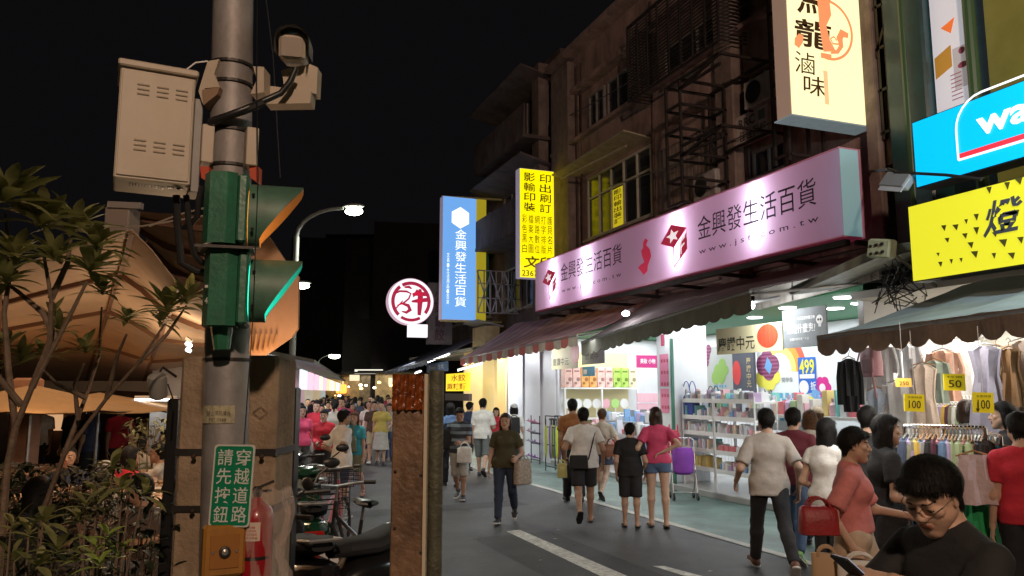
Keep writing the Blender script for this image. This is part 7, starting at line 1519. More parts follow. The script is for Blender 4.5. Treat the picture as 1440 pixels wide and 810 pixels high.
ftree('slender frangipani with rosettes in front of the canopy', [((60, 720), (90, 640), (150, 560), (195, 510), (232, 455)), ((150, 560), (165, 500), (178, 470)), ((90, 640), (120, 560), (140, 500), (143, 432)), ((195, 510), (235, 470), (262, 430)), ((120, 560), (80, 540), (60, 520)), ((110, 590), (105, 540), (118, 512))],
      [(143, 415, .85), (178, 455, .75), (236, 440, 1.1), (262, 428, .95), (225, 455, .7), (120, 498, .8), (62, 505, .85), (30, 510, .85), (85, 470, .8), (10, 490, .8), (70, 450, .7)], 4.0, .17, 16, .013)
def shrub(label, spots, D, l, m, n=9, name='shrub'):
    b = aD(spots[0][0], 700, D); b.z = 0; t = thing(name, label, 'shrub', b); mb = MB()
    for x, y in spots: c = aD(x, y, D); mb.tube([b + CR * rnd.uniform(-.2, .2), (b + c) / 2 + CR * rnd.uniform(-.05, .05), c], [.01, .007, .004], 5)
    mb.build('stem', BARK, t, True); mb = MB()
    for x, y in spots: c = aD(x, y, D + rnd.uniform(-.2, .2)); rosette(mb, c, Vector((rnd.uniform(-.7, .7), rnd.uniform(-.7, .7), 1)), n, l, l * .32)
    mb.build('leaves', m, t, True)
shrub('low shrub with bright yellow green young leaves at the bottom left', [(136, 775), (150, 760), (128, 790), (165, 785), (140, 800)], 3.1, .1, LEAFY, 7)
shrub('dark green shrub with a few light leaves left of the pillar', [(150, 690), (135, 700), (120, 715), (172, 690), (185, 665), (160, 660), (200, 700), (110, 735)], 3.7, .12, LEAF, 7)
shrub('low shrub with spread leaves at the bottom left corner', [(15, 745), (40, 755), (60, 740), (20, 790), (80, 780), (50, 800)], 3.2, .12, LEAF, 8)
def bushes(label, x0, x1, y0, y1, D, n, m):
    b = aD((x0 + x1) / 2, 700, D); b.z = 0; t = thing('bush', label, 'bush', b); mb = MB()
    for i in range(n):
        x, y = rnd.uniform(x0, x1), rnd.uniform(y0, y1); c = aD(x, y, D + rnd.uniform(-.5, .5)); d = Vector((rnd.uniform(-1, 1), rnd.uniform(-1, 1), rnd.uniform(-.2, 1))); leaf(mb, c, d, rnd.uniform(.07, .13), .035, .3)
    mb.build('leaves', m, t, True); mb = MB()
    for i in range(26): c = aD(rnd.uniform(x0, x1), rnd.uniform(y0, y1), D); mb.tube([b + CR * rnd.uniform(-.5, .5), (b + c) / 2, c], [.008, .006, .003], 4)
    mb.build('stem', BARK, t)
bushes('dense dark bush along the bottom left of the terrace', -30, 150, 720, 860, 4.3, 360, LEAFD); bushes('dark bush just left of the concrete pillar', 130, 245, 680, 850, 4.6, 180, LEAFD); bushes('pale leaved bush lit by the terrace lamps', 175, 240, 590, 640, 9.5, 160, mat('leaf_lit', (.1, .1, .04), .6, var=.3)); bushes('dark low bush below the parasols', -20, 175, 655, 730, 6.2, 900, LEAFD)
mb = MB(); a, b = aD(-60, 700, 5.2), aD(190, 700, 5.2); mb.box(((a.x + b.x) / 2, (a.y + b.y) / 2, .35), ((b - a).length, .35, .7), Mp, bev=.02); solo(mb, 'planter', mat('planter_dark', (.06, .045, .035), .8, var=.3), 'long dark planter holding the terrace bushes', 'planter')
# ------------------------------------------------------------------ two-wheelers
def wheel(parent, c, ax, r, w_, spokes=0, tm=None, name='wheel'):
    c = Vector(c); ax = Vector(ax).normalized(); s1 = Vector((0, 0, 1)); s2 = ax.cross(s1); mb = MB(); n = 28; V = []
    for i in range(n):
        a_ = 2 * math.pi * i / n; d = s1 * math.cos(a_) + s2 * math.sin(a_)
        for j in range(8): b_ = 2 * math.pi * j / 8; V.append(c + d * (r - w_ + w_ * math.cos(b_)) + ax * w_ * math.sin(b_))
    mb.add(V, [(i * 8 + j, i * 8 + (j + 1) % 8, ((i + 1) % n) * 8 + (j + 1) % 8, ((i + 1) % n) * 8 + j) for i in range(n) for j in range(8)]); wl = mb.build(name, tm or mat('tyre', (.02, .02, .02), .8), parent, True)
    mb = MB(); mb.cyl(c - ax * .03, c + ax * .03, .03, n=10)
    if spokes:
        for i in range(spokes): a_ = 2 * math.pi * i / spokes; d = s1 * math.cos(a_) + s2 * math.sin(a_); mb.tube([c + ax * .02 * (-1) ** i, c + d * (r - w_ * 2)], .0018, 4)
    else:
        for i in range(5): a_ = 2 * math.pi * i / 5; d = s1 * math.cos(a_) + s2 * math.sin(a_); mb.bar(c, c + d * (r - w_ * 1.6), .03)
    mb.build('rim', GALV, wl); return wl
def scooter(label, c, hd, col, s=1., group=None):
    """c ground point mid-way, hd heading"""
    t = thing('scooter', label, 'scooter', c, 0, group); h = Vector((math.cos(hd), math.sin(hd), 0)); l = Vector((-h.y, h.x, 0)); c = Vector(c); P = lambda x, y, z: c + h * x * s + l * y * s + Vector((0, 0, z * s)); Mh = Matrix((h, l, Vector((0, 0, 1)))).transposed()
    pm = mat('scooter_' + col[0], col[1], .22, coat=.6, var=.1)
    wheel(t, P(.62, 0, .23), l, .23 * s, .05 * s); wheel(t, P(-.6, 0, .23), l, .23 * s, .055 * s)
    def loft(secs, m, nm, n=16):
        rows = []
        for (x, z, wy, hz, tilt) in secs:
            row = []
            for i in range(n + 1): a_ = 2 * math.pi * i / n; e = .7; cx = math.copysign(abs(math.cos(a_)) ** e, math.cos(a_)); sn = math.copysign(abs(math.sin(a_)) ** e, math.sin(a_)); row.append(P(x + tilt * sn * hz, cx * wy, z + sn * hz * (1 - abs(tilt) * .3)))
            rows.append(row)
        mb = MB(); mb.sheet(rows); mb.add(rows[0][:-1], [list(range(n))]); mb.add(rows[-1][:-1], [list(range(n))[::-1]]); return mb.build(nm, m, t, True)
    loft([(.42, .3, .1, .04, 0), (.5, .36, .17, .08, .3), (.5, .55, .21, .14, .4), (.44, .75, .19, .12, .4), (.36, .9, .12, .06, .3)], pm, 'leg_shield')
    loft([(.2, .22, .15, .04, 0), (-.1, .22, .17, .045, 0), (-.3, .26, .17, .06, 0)], pm, 'footboard')
    loft([(-.12, .45, .1, .12, 0), (-.25, .5, .17, .18, 0), (-.5, .52, .19, .17, 0), (-.78, .62, .12, .1, 0), (-.9, .68, .04, .04, 0)], pm, 'body')
    loft([(-.08, .72, .06, .03, 0), (-.16, .745, .14, .055, 0), (-.4, .74, .155, .06, 0), (-.6, .8, .14, .055, 0), (-.78, .81, .07, .03, 0)], mat('scooter_seat', (.015, .015, .017), .8, bump=.1), 'seat')
    loft([(.62, .42, .05, .02, 0), (.72, .44, .09, .03, 0), (.5, .47, .09, .03, 0)], pm, 'mudguard')
    loft([(.46, .96, .06, .05, 0), (.4, 1.0, .15, .07, 0), (.3, 1.02, .14, .05, 0), (.24, 1.02, .06, .03, 0)], pm, 'handlebar_cowl')
    mb = MB(); mb.ball(P(.47, 0, .98), .07 * s, 14, (.5, 1.2, .8), Mh); mb.build('headlight', mat('headlight_glass', (.5, .5, .5), .08, metal=.6), t, True)
    for sd in (-1, 1):
        mb = MB(); mb.tube([P(.32, sd * .12, 1.02), P(.28, sd * .34, 1.03)], .018 * s, 8); mb.build('grip', BLACK, t)
        mb = MB(); mb.tube([P(.34, sd * .2, 1.03), P(.36, sd * .27, 1.15), P(.33, sd * .33, 1.2)], .007, 6); m1 = mb.build('mirror', BLACK, t, True); mb = MB(); mb.ball(P(.33, sd * .36, 1.24), .062 * s, 14, (.25, 1.1, .65), Mh); mb.build('mirror_head', BLACK, m1, True)
        mb = MB(); mb.ball(P(.53, sd * .13, .8), .035 * s, 10, (.5, 1, 1), Mh); mb.build('indicator', mat('indicator_orange', (.6, .2, .03), .2), t, True)
    mb = MB(); mb.tube([P(-.5, -.16, .3), P(-.85, -.18, .38)], [.03, .045], 10); mb.build('exhaust', GALV, t)
    mb = MB(); mb.tube([P(-.62, -.12, .83), P(-.85, -.1, .86), P(-.85, .1, .86), P(-.62, .12, .83)], .012, 6); mb.build('grab_rail', GALV, t); mb = MB(); mb.box(P(-.93, 0, .62), (.04, .16, .06), Mh, bev=.01); mb.build('tail_light', mat('tail_red', (.4, .02, .02), .2), t); mb = MB(); mb.box(P(-.95, 0, .48), (.01, .22, .13), Mh); mb.build('number_plate', mat('plate_white', (.6, .6, .6), .5), t)
    mb = MB(); mb.tube([P(.55, 0, .23 + .2), P(.44, 0, .8)], .03, 8); mb.build('fork', STEEL, t); return t
hz = math.atan2(CR.y, CR.x)
c = aD(452, 700, 5.4); c.z = 0; scooter('nearest black scooter parked beside the timber board', c, hz + math.pi + .8, ('black', (.012, .012, .013)))
c = aD(415, 700, 5.9); c.z = 0; scooter('second black scooter parked behind the nearest one', c, hz + math.pi * .5 + .5, ('black', (.012, .012, .013)))
c = aD(432, 680, 7.6); c.z = 0; scooter('dark green scooter parked further along the kerb', c, hz + 1.9, ('dark_green', (.01, .06, .03)))
c = aD(420, 680, 9.4); c.z = 0; scooter('dark grey scooter parked beyond the green one', c, hz + 2.0, ('dark_grey', (.03, .03, .035)))
def bicycle(label, c, hd, col):
    t = thing('bicycle', label, 'bicycle', c); h = Vector((math.cos(hd), math.sin(hd), 0)); l = Vector((-h.y, h.x, 0)); c = Vector(c); P = lambda x, y, z: c + h * x + l * y + Vector((0, 0, z)); m = mat('bike_' + col[0], col[1], .3, coat=.4)
    wheel(t, P(.52, 0, .33), l, .33, .018, 24); wheel(t, P(-.52, 0, .33), l, .33, .018, 24); mb = MB()
    for a_, b_ in (((.5, 0, .33), (.36, 0, .86)), ((.37, 0, .8), (-.08, 0, .3)), ((.36, 0, .74), (-.18, 0, .62)), ((-.08, 0, .3), (-.24, 0, .78)), ((-.08, 0, .3), (-.52, 0, .33)), ((-.2, 0, .66), (-.52, 0, .33))): mb.tube([P(*a_), P(*b_)], .016, 8)
    mb.build('frame', m, t, True); mb = MB(); mb.tube([P(-.24, 0, .78), P(-.27, 0, .88)], .013, 8); mb.build('seat_post', GALV, t)
    mb = MB(); rows = []
    for x, w_, z in ((-.4, .02, .91), (-.38, .085, .92), (-.3, .08, .92), (-.2, .035, .92), (-.1, .02, .915)): rows.append([P(x, w_ * math.cos(a_), z + .025 * math.sin(a_)) for a_ in np.linspace(0, 2 * math.pi, 13)])
    mb.sheet(rows); mb.build('saddle', BLACK, t, True); mb = MB(); mb.tube([P(.36, 0, .86), P(.34, 0, .98)], .013, 8); mb.tube([P(.22, -.28, 1.02), P(.34, -.16, 1.0), P(.36, 0, .98), P(.34, .16, 1.0), P(.22, .28, 1.02)], .012, 8); mb.build('handlebar', GALV, t, True)
    mb = MB(); [mb.tube([P(.22, s * .2, 1.02), P(.17, s * .29, 1.02)], .018, 8) for s in (-1, 1)]; mb.build('grip', BLACK, t); mb = MB(); mb.cyl(P(-.08, -.02, .3), P(-.08, .02, .3), .08, n=18); mb.bar(P(-.08, .06, .3), P(.05, .06, .18), .02); mb.bar(P(-.08, -.06, .3), P(-.2, -.06, .42), .02); mb.build('crank', STEEL, t)
    mb = MB()
    for k in range(5): z = .78 + k * .045; mb.tube([P(.42, -.15, z), P(.42, .15, z), P(.7, .15, z), P(.7, -.15, z), P(.42, -.15, z)], .004, 4)
    for x in (.42, .51, .6, .7):
        for y in (-.15, .15): mb.tube([P(x, y, .78), P(x, y, .96)], .004, 4)
    mb.build('basket', STEEL, t); return t
c = aD(494, 700, 6.7); c.z = 0; bicycle('dark bicycle with black saddle between scooter and timber board', c, hz + math.pi - 1.0, ('black', (.03, .03, .03)))
c = aD(462, 680, 8.3); c.z = 0; bicycle('pink framed bicycle with basket behind the scooters', c, hz + 1.5, ('pink', (.45, .12, .16)))
# ------------------------------------------------------------------ people
def yaw_at(px, a): return a - math.degrees(PSI) - math.degrees(math.atan((px - 720) / F))
def who(px, hy, feet, a, label, D=None, H=None, z=0., **k):
    if D is None: D = F * (CH - z) / (feet - 551)
    if H is None: H = CH - z - (hy - 551) / F * D
    c = aD(px, 551, D); c.z = z + .012; return person(c, yaw_at(px, a), label, H=H, **k)
CW = cloth('cotton_white', (.72, .71, .68)); CB_ = cloth('cotton_black', (.014, .014, .016)); NAVY = cloth('navy', (.035, .045, .085)); JEAN = cloth('denim_dark', (.03, .045, .085), vs=30); JEANB = cloth('denim_blue', (.08, .13, .24), vs=30); DK = cloth('trouser_black', (.018, .018, .022)); PINK = cloth('pink_tee', (.62, .07, .17)); SALM = cloth('salmon_tee', (.6, .2, .19)); BEI = cloth('beige_trousers', (.5, .38, .28)); MAR = cloth('maroon_tee', (.13, .02, .035)); GRY = cloth('grey_tee', (.42, .38, .34)); OLV = cloth('olive_tee', (.06, .055, .025)); ORB = cloth('rust_tee', (.3, .12, .04)); CRM = cloth('cream_blouse', (.6, .55, .47)); REDT = cloth('red_tee', (.5, .02, .04)); BRN = cloth('brown_tee', (.08, .05, .035)); KHA = cloth('khaki', (.42, .36, .22)); TEALT = cloth('teal_tee', (.04, .3, .38)); LGY = cloth('pale_shorts', (.45, .44, .4)); MGY = cloth('mid_grey', (.13, .15, .15)); DBL = cloth('dark_blue_tee', (.03, .045, .1)); SBL = cloth('slate_blue', (.07, .13, .25))
STR1 = cloth('striped_tee', (.04, .045, .06), stripes=(2, .12, .4, (.2, .27, .33))); STR2 = cloth('striped_tee_white', (.5, .52, .55), stripes=(2, .11, .45, (.04, .08, .2)))
SW_ = mat('shoe_white', (.55, .55, .54), .5); SB_ = mat('shoe_black', (.02, .02, .022), .5); SG_ = mat('shoe_lime', (.2, .4, .1), .5)
# the near reader
fm = who(1330, 640, 0, 136, 'young man in black tee and glasses looking down at his phone at the bottom right', D=2.62, H=1.65, hair='mop', top=CB_, bottom=DK, head=(14, -30), lean=4, lh=(-.07, .33, 1.26), rh=(.09, .32, 1.25), res=.0095, hres=.0042, glasses=True, curl=.9, fat=.78, el=(-.8, -.4, -1), er=(.8, -.4, -1), sleeve=.75, lleg=(2, 3), rleg=(-2, 3), handdir=((.75, .65, .1), (-.75, .65, .1)))
c = fm['W'] @ Vector((.01, .395, 1.235)); t = thing('mobile_phone', 'dark mobile phone held by the young man in black tee', 'phone', c); Mq = fm['W'].to_3x3() @ Euler((R(-50), 0, 0)).to_matrix(); mb = MB(); mb.box(c, (.075, .01, .15), Mq, bev=.004); mb.build('case', BLACK, t); mb = MB(); mb.box(c - Mq @ Vector((0, .0065, 0)), (.068, .002, .14), Mq); mb.build('screen', glow('phone_screen', (.5, .6, .8), .5), t)
# salmon pink lady with bags
pl = who(1190, 588, 0, -92, 'lady in salmon pink tee and wide beige trousers walking right with bags', D=5.35, sex='f', hair='mop', top=SALM, bottom=BEI, legs='wide', hem=.05, fat=1.08, rh=(.24, .0, .84), lh=(-.16, .36, 1.02), head=(0, -4), lleg=(20, 6), rleg=(-16, 12), curl=.8, sleeve=.8, res=.0115, hres=.006)
BAGR = mat('handbag_red', (.3, .018, .022), .5, var=.25, bump=.2, bs=40)
c = pl['rw'] + Vector((0, 0, -.02)); bag('handbag', 'glossy red handbag on the arm of the salmon pink lady', aD(1152, 752, 5.2), .25, .18, .12, BAGR, .06, rz=R(-25), taper=.8)
a = c - Vector((0, 0, .42)); PW = mat('paper_white', (.62, .58, .52), .6); t = bag('shopping_bag', 'white printed shopping bag carried by the salmon pink lady', a - FH * .07 + CR * .01, .3, .38, .1, PW, .06, rz=-PSI + R(-14), taper=.96)
p = Panel(a - FH * .135 - CR * .12 + Vector((0, 0, .03)), CR, (0, 0, 1)); mb = MB(); p.rect(mb, .02, .1, .07, .17, 0); [p.rect(mb, .13, .2 - k * .035, .1, .012, 0) for k in range(5)]; mb.build('print', mat('print_black', (.03, .03, .03), .6), t)
bag('shopping_bag', 'tan paper bag behind the white printed shopping bag', a + FH * .06 - CR * .15, .2, .4, .1, mat('kraft', (.45, .3, .17), .7), .06, rz=R(-40), taper=.96)
who(1238, 574, 0, -70, 'woman with long black hair in dark clothes behind the salmon pink lady', D=6.1, sex='f', hair='long', top=CB_, bottom=DK, lh=(-.15, .25, 1.0), rh=(.2, .2, .95), skin=0, lleg=(12, 4), rleg=(-12, 10))
who(1217, 566, 0, -10, 'person with short black hair in dark shirt seen from behind between two women', D=7.4, hair='mop', top=cloth('charcoal_tee', (.03, .03, .032)), bottom=DK)
who(1158, 583, 0, -28, 'woman with long black hair and white blouse seen from behind', D=7.1, sex='f', hair='long', top=CW, bottom=DK, lh=(-.2, .18, .95), rh=(.2, .2, 1.0), sleeve=.35, lleg=(4, 2), rleg=(-6, 6))
who(1113, 566, 0, -14, 'person in maroon tee and blue jeans walking away with lime shoes', D=8.6, hair='short', top=MAR, bottom=JEANB, legs='jeans', shoes=SG_, shoe_kind='sneaker', lleg=(14, 3), rleg=(-16, 22), lh=(-.2, .14, .84), rh=(.2, .12, .84))
who(1076, 562, 797, 14, 'man in pale grey tee and dark trousers walking away', D=8.1, hair='short', top=GRY, bottom=DK, legs='jeans', lleg=(24, 6), rleg=(-24, 20), shoes=mat('shoe_brown', (.14, .06, .035), .5), shoe_kind='sneaker', lh=(-.3, .12, .86), rh=(.27, -.06, .8), hem=-.1, sleeve=.8)
who(1137, 573, 0, -5, 'woman with brown bob browsing at the graphic board', D=9.5, sex='f', hair='bob', hairm=HBR, top=cloth('pale_blouse', (.5, .47, .42)), bottom=NAVY)
who(1148, 566, 0, 60, 'shopper in beige cap at the far side of the racks', D=10.8, H=1.62, sex='f', hair='short', hairm=HBR, top=CRM, bottom=NAVY, cap=cloth('cap_beige', (.5, .4, .28)))
w9 = who(922, 569, 735, 8, 'woman in hot pink tee and denim shorts with bag on shoulder', sex='f', hair='shoulder', hairm=mat('hair_dark_brown', (.035, .016, .01), .4, var=.4, vs=40), top=PINK, bottom=JEANB, legs='hot', legcut=.35, skin=2, shoe_kind='sandal', lleg=(3, 2), rleg=(-5, 3), lh=(-.28, .12, .98), rh=(.06, -.14, 1.04), er=(1, -.6, 0), hem=-.02, head=(18, 0))
who(884, 591, 735, 2, 'boy in black tee and black shorts seen from behind', hair='short', top=CB_, bottom=DK, legs='long_shorts', legcut=.98, shoe_kind='sandal', lleg=(3, 3), rleg=(-3, 3), head=(-25, 0), lh=(-.22, .03, .82), rh=(.24, .06, .84), hem=-.1)
w11 = who(820, 568, 730, 4, 'man in white tee with black crossbody bag and black shorts walking away', hair='short', top=CW, bottom=DK, legs='shorts', legcut=.85, shoe_kind='sandal', lleg=(-12, 40), rleg=(12, 4), lh=(-.27, .08, .9), rh=(.28, .04, .84), hem=-.1, skin=1, fat=1.06)
def strap(P1, P2, m, back, label=None, own=None, n=10, w_=.02):
    mb = MB(); pts = []
    for i in range(n + 1): s_ = i / n; pts.append(P1.lerp(P2, s_) + back * math.sin(math.pi * s_) * 1.)
    mb.tube(pts, w_, 6, flat=.3); return mb.build('strap', m, own, True)
bk = -FH * .17; c = w11['waist'] + Vector((-.04, 0, -.1)) - FH * .17; t = bag('crossbody_bag', 'black crossbody bag on the back of the man in white tee', c - CR * .05 - Vector((0, 0, .12)), .26, .18, .07, CB_, 0, rz=-PSI); strap(c + CR * .08 + Vector((0, 0, .0)), w11['shr'] + Vector((0, 0, .05)), CB_, bk * .25, own=t)
c = w11['lw'] - CR * .04 - Vector((0, 0, .26)); bag('plastic_bag', 'pale yellow plastic bag in the hand of the man in white tee', c, .14, .2, .08, mat('plastic_yellow', (.62, .65, .25), .35, alpha=.9), .05, rz=-PSI, taper=.4)
who(805, 558, 0, 10, 'man in rust brown tee standing behind the man in white tee', D=13.2, hair='short', top=ORB, bottom=DK, rh=(.15, .2, 1.0), skin=1)
w13 = who(846, 570, 700, -16, 'woman in cream blouse and denim skirt walking with brown bag', sex='f', hair='bun', hairm=HBR, top=CRM, bottom=NAVY, legs='skirt', legcut=.22, shoe_kind='sandal', lleg=(14, 4), rleg=(-16, 34), rh=(.22, .25, 1.05), lh=(-.24, .1, .84), skin=2)
t = bag('handbag', 'small brown handbag at the hip of the woman in cream blouse', w13['pel'] + CR * .12 - FH * .2 + Vector((0, 0, -.08)), .24, .2, .1, mat('leather_brown', (.2, .07, .03), .45), .1, rz=-PSI); strap(w13['pel'] + CR * .12 - FH * .18 + Vector((0, 0, .15)), w13['shl'] + Vector((0, 0, .04)), mat('leather_brown', (.2, .07, .03), .45), bk * .2, own=t, w_=.012)
w14 = who(711, 576, 729, 172, 'woman with long hair in olive tee and dark jeans walking towards us', sex='f', hair='long', hairm=mat('hair_dark_brown', (.035, .016, .01), .4, var=.4, vs=40), top=OLV, bottom=JEAN, legs='jeans', lleg=(-10, 34), rleg=(12, 4), lh=(-.2, .2, .98), rh=(.25, .06, .8), shoe_kind='sneaker', fat=1.06, hres=.006)
t = bag('shoulder_bag', 'pale patterned cloth bag hanging beside the woman in olive tee', w14['lw'] + CR * .08 + FH * .05 - Vector((0, 0, .36)), .27, .34, .13, mat('bag_pattern', (.4, .35, .3), .7, var=.4, vs=40), .06, rz=-PSI + .7, taper=.5)
w15 = who(647, 569, 698, 166, 'man in navy striped tee and white shorts walking towards us', hair='short', top=STR1, bottom=LGY, legs='long_shorts', legcut=1.1, lleg=(8, 4), rleg=(-8, 26), shoe_kind='sneaker', lh=(-.1, .3, 1.02), rh=(.3, .06, .86), head=(12, -16), skin=1, shoes=SB_)
bag('messenger_bag', 'black bag at the side of the man in striped tee', w15['pel'] - CR * .22 + Vector((0, 0, .0)), .3, .34, .14, CB_, .1, rz=-PSI + .4)
bag('plastic_bag', 'white plastic bag carried by the man in striped tee', w15['lw'] + CR * .06 - Vector((0, 0, .32)), .26, .26, .14, CW, .08, rz=-PSI, taper=.5)
who(679, 557, 667, -12, 'man in white tee and grey knee shorts walking away', hair='short', top=CW, bottom=MGY, legs='long_shorts', legcut=1.15, lleg=(10, 3), rleg=(-8, 34), shoes=SB_, rh=(.15, .25, 1.1), hem=-.1, sleeve=.8)
w17 = who(723, 566, 0, 8, 'person in white cap and white top at the pale shutter', D=17, sex='f', hair='bob', top=CW, bottom=DK, cap=cloth('cap_white', (.65, .65, .65)), legs='trousers')
bag('backpack', 'small dark backpack of the person in white cap', w17['chest'] - FH * .2 - Vector((0, 0, .22)), .26, .34, .14, CB_, .05, rz=-PSI)
who(634, 564, 0, 20, 'woman in slate blue top behind the man in striped tee', D=15.3, sex='f', hair='shoulder', top=SBL, bottom=DK, lh=(-.34, .05, .95))
who(660, 566, 0, -40, 'shopper in dark top at the snack shop counter', D=18.5, H=1.6, hair='short', top=DBL, bottom=DK, rh=(.1, .3, 1.1))
who(698, 572, 0, 170, 'person in red top facing out beside the warm yellow panel', D=19, H=1.45, sex='f', hair='bob', top=REDT, bottom=DK)
# left side of the road
who(483, 572, 727, -62, 'man in white tee and navy shorts with his hand on hip by the bicycles', hair='short', top=CW, bottom=NAVY, legs='shorts', legcut=.9, lleg=(8, 6), rleg=(-6, 6), shoe_kind='sneaker', lh=(-.22, .06, .95), rh=(.17, -.02, 1.02), er=(1, -1, 0), skin=1, hem=-.1, sleeve=.85, fat=1.08, shoes=mat('shoe_grey', (.2, .2, .21), .6))
w21 = who(500, 582, 0, 160, 'short woman in teal top and khaki shorts with olive shoulder bag', D=13.6, H=1.5, sex='f', hair='shoulder', hairm=HBR, top=TEALT, bottom=cloth('khaki_green', (.2, .22, .15)), legs='shorts', shoe_kind='sandal', lleg=(-10, 26), rleg=(10, 4))
bag('shoulder_bag', 'olive shoulder bag of the short woman in teal', w21['pel'] - CR * .05 - FH * .2, .26, .26, .1, mat('bag_olive', (.1, .11, .07), .6), .3, rz=-PSI)
who(527, 564, 650, 176, 'man in brown printed tee and khaki shorts walking towards us', H=1.62, hair='short', top=BRN, bottom=KHA, legs='shorts', shoe_kind='sneaker', shoes=SW_, lleg=(-8, 28), rleg=(14, 4), fat=1.06, res=.014)
who(457, 574, 0, 168, 'person in red hooded top near the scooters', D=14.6, H=1.5, hair='mop', top=REDT, bottom=DK, legs='shorts', long_sleeve=True, lh=(-.1, .2, .95), rh=(.1, .2, .98), res=.014)
who(441, 569, 640, 178, 'man in white and blue striped tee facing us', H=1.6, hair='short', top=STR2, bottom=DK, res=.014)
w25 = who(424, 571, 0, -5, 'person in black tee with crossbody bag seen from behind at the left', D=18, H=1.58, hair='short', top=CB_, bottom=NAVY, legs='shorts', res=.014)
bag('crossbody_bag', 'dark crossbody bag of the person in black at the left', w25['pel'] - FH * .2, .26, .3, .1, mat('bag_charcoal', (.05, .05, .055), .6), .1, rz=-PSI)
# right edge
who(1430, 573, 0, 16, 'person in tight red tee and black jeans at the right edge', D=5.9, hair='short', top=REDT, bottom=DK, legs='jeans', kind='tight', shoe_kind='sneaker', rh=(.2, .2, .98))
who(1412, 552, 0, 95, 'woman with black hair and face mask beside the clothes rails', D=7.3, H=1.74, sex='f', hair='bob', top=CB_, bottom=DK)
who(1440, 545, 0, 150, 'person in dark cap at the back of the clothes stall', D=8.0, H=1.74, hair='short', top=DBL, bottom=DK, cap=CB_)
who(1358, 552, 0, 5, 'woman with dark bob browsing inside the clothes shop', D=8.4, z=.01, H=1.74, sex='f', hair='bob', hairm=mat('hair_dark_brown', (.035, .016, .01), .4, var=.4, vs=40), top=MGY, bottom=DK)
# the crowd down the street: eight figures built once, then copied
TOPS = [(CW, 'white'), (CB_, 'black'), (REDT, 'red'), (GRY, 'grey'), (NAVY, 'navy'), (TEALT, 'teal'), (PINK, 'pink'), (DBL, 'dark blue'), (cloth('light_blue_tee', (.2, .32, .45)), 'light blue'), (BRN, 'brown'), (cloth('yellow_tee', (.5, .4, .1)), 'yellow')]
BOTS = [NAVY, DK, JEANB, KHA, LGY, MGY]; protos = []
for i, (sx, hr, lg, ll, rl) in enumerate((('m', 'short', 'shorts', (14, 4), (-14, 26)), ('f', 'long', 'jeans', (-12, 26), (12, 4)), ('m', 'mop', 'trousers', (4, 3), (-4, 4)), ('f', 'shoulder', 'hot', (12, 4), (-12, 20)), ('f', 'pony', 'skirt', (4, 3), (-5, 5)), ('m', 'crop', 'long_shorts', (-14, 28), (12, 3)))):
    protos.append((person((0, 0, 0), 0, 'crowd figure in a top of its own colour', sex=sx, hair=hr, top=CW, bottom=NAVY, legs=lg, lleg=ll, rleg=rl, res=.018, hres=.009, lh=(-.24, .1 if i % 2 else .2, .85 if i % 2 else 1.0), rh=(.22, -.05, .8))['root'], sx, lg))
spots = []; k = 0
while len(spots) < 74 and k < 4000:
    k += 1; D = rnd.uniform(14.5, 24) if rnd.random() < .25 else rnd.uniform(20, 52); px = rnd.uniform(416, 552) if D > 19 else rnd.uniform(416, 474); c = aD(px, 551, D)
    if D > 38 and not 440 < px < 552: continue
    if all((c - q).length > .62 for q in spots): spots.append(c)
for i, c in enumerate(spots):
    r_, sx, lg = protos[i % 6]; tm, tn = rnd.choice(TOPS); bt = rnd.choice(BOTS); to = rnd.random() < .55; D = (c - CP).dot(FH); far = D > 26
    kind = {'skirt': 'skirt', 'hot': 'shorts', 'shorts': 'shorts', 'long_shorts': 'shorts', 'jeans': 'jeans'}.get(lg, 'trousers'); sc_ = rnd.uniform(.9, 1.03)
    mats = {'shirt': tm, kind: bt}; lab = '%s in %s top walking %s in the %s crowd' % ('man' if sx == 'm' else 'woman', tn, 'towards us' if to else 'away', 'far' if far else 'nearer')
    o = dup(r_, None, (c.x, c.y, .012), R(yaw_at(480, (180 if to else 0) + rnd.uniform(-25, 25))), lab, 'crowd, ' + lab, mats, (sc_, sc_, sc_))
for r_, _, _ in protos:
    for ch in list(r_.children):
        for g in list(ch.children): bpy.data.objects.remove(g)
        bpy.data.objects.remove(ch)
    bpy.data.objects.remove(r_)
